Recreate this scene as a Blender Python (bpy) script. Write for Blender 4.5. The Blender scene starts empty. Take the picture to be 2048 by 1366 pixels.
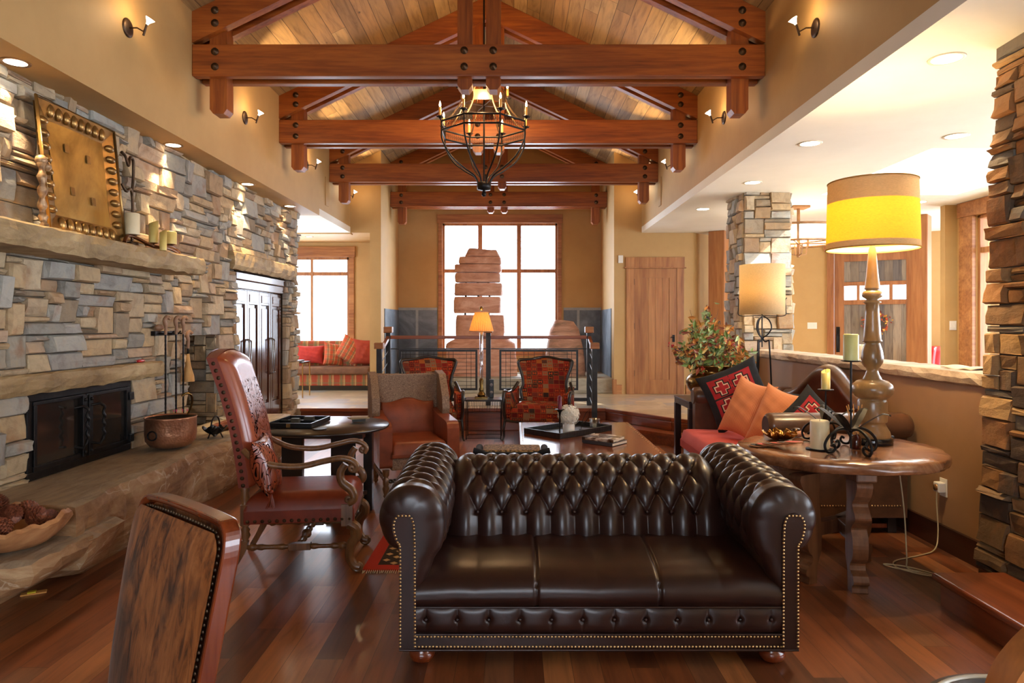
import bpy, math, random
from math import pi, sin, cos, radians, sqrt, exp, floor, atan2
from mathutils import Vector, Matrix, noise as mnoise
random.seed(7)
SC = bpy.context.scene
COL = SC.collection
# ---------------------------------------------------------------- camera, sky, exposure
cam_d = bpy.data.cameras.new('camera'); cam = bpy.data.objects.new('camera', cam_d); COL.objects.link(cam)
cam.location = (0, 0, 1.5); cam.rotation_euler = (pi/2, 0, 0)
cam_d.sensor_width = 36; cam_d.lens = 24.0
cam_d.shift_x = -4/2048; cam_d.shift_y = -35/2048
cam_d.clip_start = 0.05; cam_d.clip_end = 200
SC.camera = cam
SC.view_settings.view_transform = 'Standard'; SC.view_settings.look = 'None'
SC.view_settings.exposure = 0.56; SC.view_settings.gamma = 1.0; SC.view_settings.use_curve_mapping = False
SC.cycles.max_bounces = 8; SC.cycles.diffuse_bounces = 5; SC.cycles.glossy_bounces = 4
SC.cycles.transmission_bounces = 6; SC.cycles.transparent_max_bounces = 12
SC.cycles.caustics_reflective = False; SC.cycles.caustics_refractive = False
SC.cycles.sample_clamp_indirect = 6.0
SC.cycles.use_denoising = True
W = bpy.data.worlds.new('sky'); SC.world = W; W.use_nodes = True
W.node_tree.nodes['Background'].inputs[0].default_value = (0.82, 0.92, 1.06, 1)
W.node_tree.nodes['Background'].inputs[1].default_value = 9.0

def light(kind, loc, energy, color=(1, .75, .45), rot=None, target=None, **kw):
    d = bpy.data.lights.new(kind.lower()+'_lamp', kind); d.energy = energy; d.color = color
    for k, v in kw.items(): setattr(d, k, v)
    o = bpy.data.objects.new(kind.lower()+'_lamp', d); COL.objects.link(o); o.location = loc
    if target is not None:
        o.rotation_euler = (Vector(target)-Vector(loc)).to_track_quat('-Z', 'Y').to_euler()
    elif rot: o.rotation_euler = rot
    return o
def portal(loc, target, sx, sy):
    o = light('AREA', loc, 1, target=target, shape='RECTANGLE', size=sx, size_y=sy)
    o.data.cycles.is_portal = True
    o.name = 'window_portal'
    return o
SUN = light('SUN', (3.2+13, 8.04-9.4, 2.3+12), 9.0, (1.0, .95, .88), target=(3.2, 8.04, 2.3), angle=0.01)
# portals: alcove window, nook windows, side window, skylight, rear windows, window added to light the entry
portal((-.27, 13.5, 2.2), (-.27, 0, 2.2), 2.4, 2.6)
portal((-4.3, 13.15, 2.0), (-4.3, 0, 2.0), 2.4, 1.9)
portal((-5.65, 10.7, 1.9), (0, 10.7, 1.9), 2.4, 2.2)
portal((5.95, 3.6, 1.8), (0, 3.6, 1.8), 10.0, 2.2)
portal((7.95, 9.9, 1.9), (0, 9.9, 1.9), 1.5, 2.0)
portal((4.5, 7.1, 4.05), (4.5, 7.1, 0), 1.6, 2.2)
portal((-.3, -2.6, 1.95), (-.3, 5, 1.95), 2.6, 1.9)

# ---------------------------------------------------------------- mesh building helpers
class B:
    def __init__(s): s.v = []; s.f = []; s.m = []; s.s = []
    def add(s, vs, fs, mi=0, sm=False, M=None):
        o = len(s.v)
        if M is not None: vs = [M @ Vector(p) for p in vs]
        s.v += [tuple(p) for p in vs]
        for f in fs: s.f.append([i+o for i in f]); s.m.append(mi); s.s.append(sm)
        return s
    def box(s, x0, x1, y0, y1, z0, z1, mi=0, M=None):
        vs = [(x0,y0,z0),(x1,y0,z0),(x1,y1,z0),(x0,y1,z0),(x0,y0,z1),(x1,y0,z1),(x1,y1,z1),(x0,y1,z1)]
        return s.add(vs, [(3,2,1,0),(4,5,6,7),(0,1,5,4),(1,2,6,5),(2,3,7,6),(3,0,4,7)], mi, False, M)
    def prism(s, poly, a, b, ax='z', mi=0, M=None, sm=False):
        n = len(poly)
        def pt(p, t):
            return (p[0],p[1],t) if ax=='z' else ((p[0],t,p[1]) if ax=='y' else (t,p[0],p[1]))
        vs = [pt(p,a) for p in poly]+[pt(p,b) for p in poly]
        s.add(vs, [list(range(n))[::-1], list(range(n,2*n))], mi, False, M)
        return s.add(vs, [(i,(i+1)%n,(i+1)%n+n,i+n) for i in range(n)], mi, sm, M)
    def lathe(s, prof, n=24, c=(0,0,0), mi=0, M=None, sm=True, sq=0, caps=True):
        vs = []; fs = []
        for r, z in prof:
            for k in range(n):
                a = 2*pi*k/n; q = 1.0
                if sq: q = 1/max(abs(cos(a)), abs(sin(a)))*sq+(1-sq)
                vs.append((c[0]+r*q*cos(a), c[1]+r*q*sin(a), c[2]+z))
        m = len(prof)
        for i in range(m-1):
            for k in range(n): fs.append((i*n+k, i*n+(k+1)%n, (i+1)*n+(k+1)%n, (i+1)*n+k))
        s.add(vs, fs, mi, sm, M)
        if caps and prof[0][0] > 1e-5: s.add(vs[:n], [list(range(n))[::-1]], mi, False, M)
        if caps and prof[-1][0] > 1e-5: s.add(vs[-n:], [list(range(n))], mi, False, M)
        return s
    def tube(s, pts, r, n=8, mi=0, M=None, closed=False, cap=True, flat=1.0, up=None):
        P = [Vector(p) for p in pts]; m = len(P)
        R = r if isinstance(r, (list, tuple)) else [r]*m
        T = []
        for i in range(m):
            a = P[(i-1)%m] if (closed or i>0) else P[i]; b = P[(i+1)%m] if (closed or i<m-1) else P[i]
            t = (b-a); T.append(t.normalized() if t.length>1e-9 else Vector((0,0,1)))
        u = Vector(up) if up else (Vector((0,0,1)) if abs(T[0].z)<.9 else Vector((1,0,0)))
        u = (u - T[0]*u.dot(T[0])).normalized(); vs = []; fs = []
        for i in range(m):
            u = (u - T[i]*u.dot(T[i])).normalized(); w = T[i].cross(u)
            for k in range(n):
                a = 2*pi*k/n + (pi/4 if n==4 else 0)
                vs.append(P[i]+ u*(R[i]*flat*cos(a)) + w*(R[i]*sin(a)))
        q = m if closed else m-1
        for i in range(q):
            j = (i+1)%m
            for k in range(n): fs.append((i*n+k, i*n+(k+1)%n, j*n+(k+1)%n, j*n+k))
        s.add(vs, fs, mi, n>5, M)
        if cap and not closed:
            s.add(vs[:n], [list(range(n))[::-1]], mi, False, M); s.add(vs[-n:], [list(range(n))], mi, False, M)
        return s
    def ball(s, c, r, n=12, m=8, mi=0, M=None):
        rx, ry, rz = r if isinstance(r, (tuple,list)) else (r,r,r)
        vs = [(c[0],c[1],c[2]-rz)]
        for i in range(1,m):
            t = -pi/2+pi*i/m
            for k in range(n): vs.append((c[0]+rx*cos(t)*cos(2*pi*k/n), c[1]+ry*cos(t)*sin(2*pi*k/n), c[2]+rz*sin(t)))
        vs.append((c[0],c[1],c[2]+rz)); fs = []
        for k in range(n): fs.append((0, 1+(k+1)%n, 1+k))
        for i in range(m-2):
            for k in range(n): fs.append((1+i*n+k, 1+i*n+(k+1)%n, 1+(i+1)*n+(k+1)%n, 1+(i+1)*n+k))
        L = len(vs)-1
        for k in range(n): fs.append((1+(m-2)*n+k, 1+(m-2)*n+(k+1)%n, L))
        return s.add(vs, fs, mi, True, M)
    def grid(s, fn, nu, nv, mi=0, M=None, cu=False, cv=False, sm=True, mf=None):
        vs = [fn(i/(nu if cu else nu-1), j/(nv if cv else nv-1)) for j in range(nv) for i in range(nu)]
        fs = []; ms = []
        for j in range(nv if cv else nv-1):
            for i in range(nu if cu else nu-1):
                fs.append((j*nu+i, j*nu+(i+1)%nu, ((j+1)%nv)*nu+(i+1)%nu, ((j+1)%nv)*nu+i))
                ms.append(mf((i+.5)/(nu-1), (j+.5)/(nv-1)) if mf else mi)
        o = len(s.f); s.add(vs, fs, mi, sm, M); s.m[o:] = ms
        return s
    def make(s, name, mats, parent=None, loc=None, bevel=0, seg=2, smooth=None, solid=0, sub=0, ang=35):
        me = bpy.data.meshes.new(name); me.from_pydata(s.v, [], s.f)
        if not isinstance(mats, (list,tuple)): mats = [mats]
        for m in mats: me.materials.append(m)
        me.polygons.foreach_set('material_index', s.m)
        me.polygons.foreach_set('use_smooth', [bool(x) if smooth is None else smooth for x in s.s])
        me.update()
        o = bpy.data.objects.new(name, me); COL.objects.link(o)
        if parent is not None: o.parent = parent
        if loc: o.location = loc
        if solid:
            md = o.modifiers.new('solid','SOLIDIFY'); md.thickness = solid; md.offset = 0
        if sub:
            md = o.modifiers.new('sub','SUBSURF'); md.levels = sub; md.render_levels = sub
        if bevel:
            md = o.modifiers.new('bevel','BEVEL'); md.width = bevel; md.segments = seg; md.limit_method='ANGLE'; md.angle_limit=radians(ang)
        return o
def RZ(a, x=0, y=0, z=0): return Matrix.Translation((x,y,z)) @ Matrix.Rotation(a,4,'Z')
def thing(name, label, cat, loc=(0,0,0), rz=0, group=None):
    o = bpy.data.objects.new(name, None); COL.objects.link(o); o.location = loc; o.rotation_euler = (0,0,rz)
    o.empty_display_size = .1
    return tag(o, label, cat, group)
def tag(o, label, cat, group=None):
    o['label'] = label; o['category'] = cat
    if group: o['group'] = group
    return o
def struct(o): o['kind'] = 'structure'; return o
def dup(root, loc, rz=None, label=None, group=None, scale=None):
    r = root.copy(); COL.objects.link(r); r.location = loc
    if rz is not None: r.rotation_euler = (0,0,rz)
    if label: r['label'] = label
    if group: r['group'] = group
    if scale: r.scale = scale
    for ch in list(root.children):
        c = ch.copy(); COL.objects.link(c); c.parent = r
        for g in list(ch.children):
            d = g.copy(); COL.objects.link(d); d.parent = c
    return r
def lerp(a,b,t): return a+(b-a)*t
def curve_pts(ctrl, n=8):
    """Catmull-Rom through control points"""
    P = [Vector(p) for p in ctrl]; out = []
    P = [P[0]*2-P[1]] + P + [P[-1]*2-P[-2]]
    for i in range(1, len(P)-2):
        for k in range(n):
            t = k/n; a,b,c,d = P[i-1],P[i],P[i+1],P[i+2]
            out.append(.5*((2*b)+(c-a)*t+(2*a-5*b+4*c-d)*t*t+(3*b-a-3*c+d)*t**3))
    out.append(P[-2]); return out
def curve_2(ctrl, n=8): return [(p.x, p.y) for p in curve_pts([(a,b,0) for a,b in ctrl], n)]

# ---------------------------------------------------------------- materials
class MT:
    def __init__(s, name, rough=.5, metal=0, spec=.5, coat=0, col=(.5,.5,.5), **kw):
        s.mat = bpy.data.materials.new(name); s.mat.use_nodes = True
        s.t = s.mat.node_tree; s.b = s.t.nodes['Principled BSDF']
        s.set(s.b, **{'Roughness':rough, 'Metallic':metal, 'Specular IOR Level':spec, 'Coat Weight':coat, 'Base Color':(*col,1)})
        if coat: s.b.inputs['Coat Roughness'].default_value = .12
        s.set(s.b, **kw)
    def set(s, n, **kw):
        for k, v in kw.items():
            i = n.inputs[k]
            if isinstance(v, bpy.types.NodeSocket): s.t.links.new(v, i)
            else: i.default_value = v
        return n
    def n(s, typ, attrs=None, out=0, **kw):
        nd = s.t.nodes.new('ShaderNode'+typ)
        for k, v in (attrs or {}).items(): setattr(nd, k, v)
        s.set(nd, **kw); return nd.outputs[out]
    def lin(s, a, b): s.t.links.new(a, b)
    def obj(s): return s.n('TexCoord', out=3)
    def map(s, v, scale=(1,1,1), rot=(0,0,0), loc=(0,0,0)):
        return s.n('Mapping', Vector=v, Scale=scale, Rotation=rot, Location=loc)
    def noise(s, v, scale=5, detail=4, rough=.6, dist=0, out=0):
        return s.n('TexNoise', out=out, Vector=v, Scale=scale, Detail=detail, Roughness=rough, Distortion=dist)
    def ramp(s, f, stops, interp='LINEAR'):
        nd = s.t.nodes.new('ShaderNodeValToRGB'); nd.color_ramp.interpolation = interp
        cr = nd.color_ramp
        while len(cr.elements) < len(stops): cr.elements.new(.5)
        for e, (p, c) in zip(cr.elements, stops):
            e.position = p; e.color = (*c, 1) if len(c)==3 else c
        s.lin(f, nd.inputs[0]); return nd.outputs[0]
    def mix(s, f, a, b, mode='MIX'):
        nd = s.t.nodes.new('ShaderNodeMix'); nd.data_type = 'RGBA'; nd.blend_type = mode
        for sock, v in ((nd.inputs[0], f), (nd.inputs[6], a), (nd.inputs[7], b)):
            if isinstance(v, bpy.types.NodeSocket): s.lin(v, sock)
            elif isinstance(v, (tuple,list)): sock.default_value = (*v,1) if len(v)==3 else v
            else: sock.default_value = v
        return nd.outputs[2]
    def math(s, op, a, b=None, c=None):
        nd = s.t.nodes.new('ShaderNodeMath'); nd.operation = op
        for k, v in enumerate((a,b,c)):
            if v is None: continue
            if isinstance(v, bpy.types.NodeSocket): s.lin(v, nd.inputs[k])
            else: nd.inputs[k].default_value = v
        return nd.outputs[0]
    def sep(s, v):
        nd = s.t.nodes.new('ShaderNodeSeparateXYZ'); s.lin(v, nd.inputs[0]); return nd.outputs
    def comb(s, x=0, y=0, z=0):
        nd = s.t.nodes.new('ShaderNodeCombineXYZ')
        for k, v in enumerate((x,y,z)):
            if isinstance(v, bpy.types.NodeSocket): s.lin(v, nd.inputs[k])
            else: nd.inputs[k].default_value = v
        return nd.outputs[0]
    def bump(s, h, strength=.3, dist=.01):
        nd = s.t.nodes.new('ShaderNodeBump'); nd.inputs['Strength'].default_value = strength; nd.inputs['Distance'].default_value = dist
        s.lin(h, nd.inputs['Height']); s.lin(nd.outputs[0], s.b.inputs['Normal']); return s
    def color(s, c): s.set(s.b, **{'Base Color': c}); return s
def C(r, g, b):
    f = lambda x: (x/255/12.92) if x/255 <= .04045 else ((x/255+.055)/1.055)**2.4
    return (f(r), f(g), f(b))
def noisy(name, stops, scale=4, stretch=(1,1,1), rough=.5, metal=0, coat=0, bump=.15, bdist=.005, detail=5, dist=0, spec=.5, bscale=None, **kw):
    m = MT(name, rough, metal, spec, coat, **kw); v = m.map(m.obj(), stretch)
    f = m.noise(v, scale, detail, .62, dist)
    m.color(m.ramp(f, stops))
    if bump: m.bump(f if bscale is None else m.noise(v, bscale, 4), bump, bdist)
    return m.mat
def wood(name, dark, mid, light_, axis='x', scale=9, rough=.42, coat=0, bump=.12, long=.07, knots=True):
    m = MT(name, rough, coat=coat); st = {'x':(long,1,1),'y':(1,long,1),'z':(1,1,long)}[axis]
    o = m.obj(); v = m.map(o, st)
    f = m.noise(v, scale, 6, .65, .6); g = m.noise(v, scale*5, 3, .6, .3)
    big = m.noise(m.map(o, tuple(x*.5+.1 for x in st)), 3, 2)
    c = m.ramp(f, [(.3,dark),(.5,mid),(.7,light_)])
    c = m.mix(.35, c, m.ramp(g, [(.35,dark),(.65,light_)]))
    c = m.mix(m.ramp(big, [(.35,(.6,.6,.6)),(.6,(0,0,0))]), c, m.mix(1, c, (.72,.66,.6), 'MULTIPLY'))
    if knots:
        k = m.n('TexVoronoi', Vector=m.map(o, tuple(max(.35,x) for x in st)), Scale=2.2, Randomness=1.0)
        c = m.mix(m.ramp(k, [(0,(.85,)*3),(.05,(.0,)*3)]), c, tuple(x*.35 for x in dark))
    m.color(c); m.bump(g, bump, .003); return m.mat
def stones(name, cols, bump=.6):
    m = MT(name, .78, spec=.3); isl = m.t.nodes.new('ShaderNodeNewGeometry').outputs['Random Per Island']
    n = len(cols); c = m.ramp(isl, [(i/n, x) for i, x in enumerate(cols)], 'CONSTANT')
    o = m.obj(); off = m.n('VectorMath', {'operation':'ADD'}); nd = off.node
    m.lin(o, nd.inputs[0]); cb = m.comb(m.math('MULTIPLY', isl, 37.), m.math('MULTIPLY', isl, 91.), 0); m.lin(cb, nd.inputs[1])
    f = m.noise(off, 9, 6, .65, .5); f2 = m.noise(m.map(off, (1,1,3.)), 28, 4, .7)
    c = m.mix(.55, c, m.ramp(f, [(.28,(.45,.40,.36)),(.5,(1,1,1)),(.72,(1.25,1.12,.9))]), 'MULTIPLY')
    c = m.mix(m.ramp(m.noise(off, 4, 3), [(.56,(0,0,0)),(.7,(.5,.5,.5))]), c, C(150,100,60))
    m.color(c); m.bump(m.math('ADD', m.math('MULTIPLY', f, .7), m.math('MULTIPLY', f2, .35)), bump, .02); return m.mat
def planks(name, cols, wid, length, vec=None, rough=.3, coat=0, mortar=.0025, grain=9, spec=.5, bump=.2):
    m = MT(name, rough, coat=coat, spec=spec); x, y, z = m.sep(m.obj())[0:3]
    row = m.math('FLOOR', m.math('DIVIDE', x, wid))
    rnd = m.n('TexWhiteNoise', {'noise_dimensions':'1D'}, W=row)
    yy = m.math('ADD', y, m.math('MULTIPLY', rnd, length*3))
    cell = m.math('FLOOR', m.math('DIVIDE', yy, length))
    r2 = m.n('TexWhiteNoise', {'noise_dimensions':'2D'}, Vector=m.comb(row, cell, 0))
    n = len(cols); c = m.ramp(r2, [(i/n, q) for i, q in enumerate(cols)], 'CONSTANT')
    v = m.comb(m.math('ADD', x, m.math('MULTIPLY', r2, 50)), m.math('MULTIPLY', y, .09), 0)
    g = m.noise(v, grain*2.2, 6, .62, .9)
    c = m.mix(.75, c, m.ramp(g, [(.3,(.5,.42,.4)),(.5,(1,1,1)),(.7,(1.35,1.25,1.1))]), 'MULTIPLY')
    kn = m.n('TexVoronoi', Vector=m.comb(x, m.math('MULTIPLY', y, .5), 0), Scale=2.1, Randomness=1.0)
    c = m.mix(m.ramp(kn, [(.008,(.9,)*3),(.035,(0,0,0))]), c, (.02,.012,.01))
    fx = m.math('FRACT', m.math('DIVIDE', x, wid)); fy = m.math('FRACT', m.math('DIVIDE', yy, length))
    ex = m.math('LESS_THAN', m.math('MINIMUM', fx, m.math('SUBTRACT', 1, fx)), mortar/wid)
    ey = m.math('LESS_THAN', m.math('MINIMUM', fy, m.math('SUBTRACT', 1, fy)), mortar/length)
    e = m.math('MAXIMUM', ex, ey)
    m.color(m.mix(m.math('MULTIPLY', e, .75), c, (.03,.015,.01)))
    m.bump(m.math('SUBTRACT', m.math('MULTIPLY', g, .3), e), bump, .003); return m.mat
def emis(name, col, st):
    m = MT(name, .5, col=col); m.set(m.b, **{'Emission Color':(*col,1), 'Emission Strength':st}); return m.mat
def glassy(name='window_glass', tint=(1,1,1), f=.06):
    mt = bpy.data.materials.new(name); mt.use_nodes = True; t = mt.node_tree; t.nodes.clear()
    o = t.nodes.new('ShaderNodeOutputMaterial'); x = t.nodes.new('ShaderNodeMixShader'); a = t.nodes.new('ShaderNodeBsdfTransparent'); g = t.nodes.new('ShaderNodeBsdfGlossy')
    a.inputs[0].default_value = (*tint,1); g.inputs['Roughness'].default_value = .02; x.inputs[0].default_value = f
    t.links.new(a.outputs[0], x.inputs[1]); t.links.new(g.outputs[0], x.inputs[2]); t.links.new(x.outputs[0], o.inputs[0]); return mt
def shade_mat(name, col, trans=.6):
    mt = bpy.data.materials.new(name); mt.use_nodes = True; t = mt.node_tree; t.nodes.clear()
    o = t.nodes.new('ShaderNodeOutputMaterial'); x = t.nodes.new('ShaderNodeMixShader'); a = t.nodes.new('ShaderNodeBsdfDiffuse'); g = t.nodes.new('ShaderNodeBsdfTranslucent')
    tc = t.nodes.new('ShaderNodeTexCoord'); mp = t.nodes.new('ShaderNodeMapping'); mp.inputs['Scale'].default_value = (1,1,6)
    nz = t.nodes.new('ShaderNodeTexNoise'); nz.inputs['Scale'].default_value = 60; nz.inputs['Detail'].default_value = 4
    cr = t.nodes.new('ShaderNodeValToRGB'); cr.color_ramp.elements[0].position = .3; cr.color_ramp.elements[1].position = .7
    cr.color_ramp.elements[0].color = (*[c*.8 for c in col],1); cr.color_ramp.elements[1].color = (*col,1)
    L = t.links.new; L(tc.outputs[3], mp.inputs[0]); L(mp.outputs[0], nz.inputs[0]); L(nz.outputs[0], cr.inputs[0])
    L(cr.outputs[0], a.inputs[0]); L(cr.outputs[0], g.inputs[0]); x.inputs[0].default_value = trans
    L(a.outputs[0], x.inputs[1]); L(g.outputs[0], x.inputs[2]); L(x.outputs[0], o.inputs[0]); return mt

TAN = C(198,160,98)
M_ = {}
M_['wall'] = noisy('tan_plaster', [(.3,C(180,143,88)),(.7,C(191,154,98))], 2, rough=.62, bump=.05, bscale=60)
M_['ceil'] = noisy('cream_plaster', [(.3,C(232,226,210)),(.7,C(240,234,219))], 1.5, rough=.7, bump=.03, bscale=40)
M_['pony'] = noisy('brown_plaster', [(.3,C(152,114,78)),(.7,C(168,128,90))], 1.6, rough=.6, bump=.08, bscale=18)
BD, BM, BL = C(100,44,14), C(152,78,26), C(186,108,42)
M_['beam_x'] = wood('fir_beam_along', BD, BM, BL, 'x', 7)
M_['beam_z'] = wood('fir_post', BD, BM, BL, 'z', 7)
TD, TM, TL = C(120,66,30), C(168,108,58), C(196,140,84)
M_['trim_x'] = wood('alder_trim_across', TD, TM, TL, 'x', 6)
M_['trim_y'] = wood('alder_trim_deep', TD, TM, TL, 'y', 6)
M_['trim_z'] = wood('alder_trim_upright', TD, TM, TL, 'z', 6)
M_['post'] = wood('orange_timber_post', C(138,80,38), C(172,108,56), C(194,136,82), 'z', 6)
M_['roof'] = planks('ceiling_planks', [C(146,118,80),C(162,132,90),C(134,106,70),C(154,122,82),C(168,140,98)], .15, 3.1, rough=.6, mortar=.003, spec=.3)
M_['floor'] = planks('walnut_floor_boards', [C(122,68,38),C(146,88,52),C(104,58,34),C(166,106,62),C(92,54,36),C(134,76,44),C(128,82,54)], .127, 1.5, rough=.36, coat=.4, mortar=.0012, bump=.1)
M_['step_x'] = wood('step_wood', C(90,40,20), C(132,66,34), C(156,86,48), 'x', 7, .3, coat=.3)
M_['step_y'] = wood('step_wood_deep', C(90,40,20), C(132,66,34), C(156,86,48), 'y', 7, .3, coat=.3)
SC_ = [C(180,160,130),C(192,172,138),C(162,154,138),C(168,166,156),C(184,160,126),C(200,180,148),C(150,134,112),C(176,172,160),C(168,142,110),C(160,156,148),C(192,166,128),C(146,142,132),C(184,160,134),C(164,138,110)]
M_['stone'] = stones('ledge_stone', SC_)
M_['mortar'] = noisy('mortar', [(.3,C(70,60,48)),(.7,C(96,84,68))], 12, rough=.9)
def slab_stone(name, a, b, c, vein=True, weather=False):
    m = MT(name, .6, spec=.35); o = m.obj(); f = m.noise(m.map(o,(.5,.5,1.6)), 5, 7, .65, .8)
    cc = m.ramp(f, [(.3,a),(.5,b),(.68,c)])
    if vein:
        w = m.noise(m.map(o,(.6,.35,1.)), 2.2, 4, .55, 1.2); ln = m.math('ABSOLUTE', m.math('SUBTRACT', w, .5))
        cc = m.mix(m.ramp(ln, [(.0,(.6,)*3),(.008,(0,0,0))]), cc, C(222,206,178))
    if weather:
        nz=m.sep(m.t.nodes.new('ShaderNodeNewGeometry').outputs['True Normal'])[2]
        cc = m.mix(m.ramp(nz,[(.6,(0,0,0)),(.9,(.8,)*3)]), cc, m.ramp(m.noise(m.map(o,(3,.5,1)),6,6,.7,.5),[(.3,C(120,108,92)),(.5,C(158,146,126)),(.7,C(180,160,128))]))
    m.color(cc); m.bump(m.noise(m.map(o,(1,1,2.)), 14, 6, .7), .5, .015); return m.mat
M_['slab'] = slab_stone('sandstone_slab', C(126,92,62), C(170,132,92), C(196,168,128), True, True)
M_['lintel'] = slab_stone('lintel_stone', C(128,106,74), C(168,142,100), C(192,170,128), False)
M_['cap'] = slab_stone('wall_cap_stone', C(150,126,104), C(186,164,140), C(214,198,178), False)
M_['red_rock'] = slab_stone('red_sandstone', C(166,112,88), C(200,146,118), C(218,172,146), False)
M_['concrete'] = slab_stone('ledge_concrete', C(140,134,116), C(166,158,138), C(184,176,156), False)
M_['slate'] = noisy('slate_panel', [(.3,C(66,74,82)),(.5,C(92,102,112)),(.7,C(124,134,144))], 2.2, rough=.45, bump=.15, bdist=.004, dist=.8)
M_['slate_edge'] = noisy('slate_border', [(.3,C(140,146,148)),(.7,C(160,166,168))], 6, rough=.5)
def tilef():
    m = MT('slate_floor_tiles', .30, coat=.4); o = m.obj()
    v = m.n('TexVoronoi', {'distance':'CHEBYCHEV'}, out=1, Vector=o, Scale=2.2, Randomness=.75)
    c = m.ramp(m.sep(v)[0], [(0,C(196,178,148)),(.25,C(212,196,168)),(.5,C(178,176,172)),(.75,C(218,200,164))], 'CONSTANT')
    c = m.mix(.6, c, m.ramp(m.noise(o, 6, 5, .6, .6), [(.3,(.6,.6,.62)),(.7,(1.15,1.1,1))]), 'MULTIPLY')
    d = m.n('TexVoronoi', {'feature':'DISTANCE_TO_EDGE'}, Vector=o, Scale=2.2, Randomness=.75)
    m.color(c); return m.mat
M_['tiles'] = tilef()
M_['iron'] = noisy('black_iron', [(.3,C(24,22,22)),(.7,C(44,41,40))], 20, rough=.42, metal=.7, bump=.2)
M_['blacksteel'] = noisy('rail_steel', [(.3,C(40,42,44)),(.7,C(60,62,64))], 6, rough=.45, metal=.4, bump=.02)
M_['bronze'] = noisy('dark_bronze', [(.3,C(66,50,38)),(.7,C(100,78,58))], 14, rough=.45, metal=.8)
M_['glass'] = glassy()
M_['white'] = MT('white_plastic', .4, col=C(228,222,208)).mat
M_['blackp'] = MT('black_plastic', .35, col=C(18,18,20)).mat
# ---------------------------------------------------------------- stonework generator
def ashlar(b, u0, u1, v0, v1, place, holes=(), seed=1, uu=.058, vv=.041, dmin=.01, dmax=.075, wch=(2,3,3,4,4,5,6,7), hch=(1,1,2,2,2,3,3,4,5), mi=0, edge=None):
    rnd = random.Random(seed); nu = int(round((u1-u0)/uu)); nv = int(round((v1-v0)/vv)); du=(u1-u0)/nu; dv=(v1-v0)/nv
    occ = [[False]*nu for _ in range(nv)]
    for (a0,a1,b0,b1) in holes:
        for j in range(nv):
            for i in range(nu):
                cu=u0+(i+.5)*du; cv=v0+(j+.5)*dv
                if a0<cu<a1 and b0<cv<b1: occ[j][i]=True
    for j in range(nv):
        for i in range(nu):
            if occ[j][i]: continue
            w = rnd.choice(wch); h = rnd.choice(hch)
            if h>=4: w = max(w,3)
            if h==1: w = max(w,4)
            k=0
            while k<w and i+k<nu and not occ[j][i+k]: k+=1
            w=k
            if i+w<nu and (i+w+1>=nu or occ[j][i+w+1]) and not occ[j][i+w]: w+=1
            hh=1
            while hh<h and j+hh<nv and not any(occ[j+hh][i:i+w]): hh+=1
            for q in range(hh):
                for p in range(w): occ[j+q][i+p]=True
            g=.003; U0=u0+i*du+g; U1=u0+(i+w)*du-g; V0=v0+j*dv+g; V1=v0+(j+hh)*dv-g
            D = rnd.uniform(dmin,dmax); tx=rnd.uniform(-.012,.012); ty=rnd.uniform(-.012,.012)
            J = lambda s: rnd.uniform(-s,s)
            fv=[]
            for b_ in range(3):
                for a_ in range(3):
                    fu=a_/2; fw=b_/2; e=.009 if a_!=1 else 0; e2=.008 if b_!=1 else 0
                    x=lerp(U0,U1,fu)+(e if a_==0 else -e if a_==2 else J(.012))+J(.004)
                    y=lerp(V0,V1,fw)+(e2 if b_==0 else -e2 if b_==2 else J(.006))+J(.003)
                    d=D+tx*(fu-.5)*2+ty*(fw-.5)*2+J(.006)+(.004 if a_==1 and b_==1 else 0)
                    fv.append(place(x,y,max(d,.002)))
            m1=[place(U0+J(.002),V0+J(.002),D*.55),place(U1,V0+J(.003),D*.55),place(U1,V1,D*.55),place(U0,V1+J(.003),D*.55)]
            bk=[place(U0,V0,-.03),place(U1,V0,-.03),place(U1,V1,-.03),place(U0,V1,-.03)]
            vs=fv+m1+bk
            fs=[(0,1,4,3),(1,2,5,4),(3,4,7,6),(4,5,8,7),(9,10,2,1,0),(10,11,8,5,2),(11,12,6,7,8),(12,9,0,3,6),(13,14,10,9),(14,15,11,10),(15,16,12,11),(16,13,9,12)]
            b.add(vs,fs,mi,False)
    return b
# flip helper: place for +x facing wall: u=y v=z
XW=-3.09
def pl_left(u,v,d): return (XW+d, -u, v)     # u = -y keeps outward winding
# ---------------------------------------------------------------- room shell
FL=-2.5
b=B().box(-3.9,2.9,FL,9.62,-.06,0); struct(b.make('floor', M_['floor']))
# raised slate platform with a diagonal corner, and hall floor behind the low wall
poly=[(-6,9.62),(1.31,9.62),(2.0,8.62),(2.66,7.95),(3.07,7.9),(3.07,3.6),(3.14,3.6),(3.14,FL),(7.9,FL),(7.9,10.95),(4.9,12.8),(4.9,14.1),(2.0,14.1),(2.0,13.5),(-6,13.5)]
b=B().prism(poly,.0,.31); struct(b.make('floor_platform', M_['tiles']))
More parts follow.
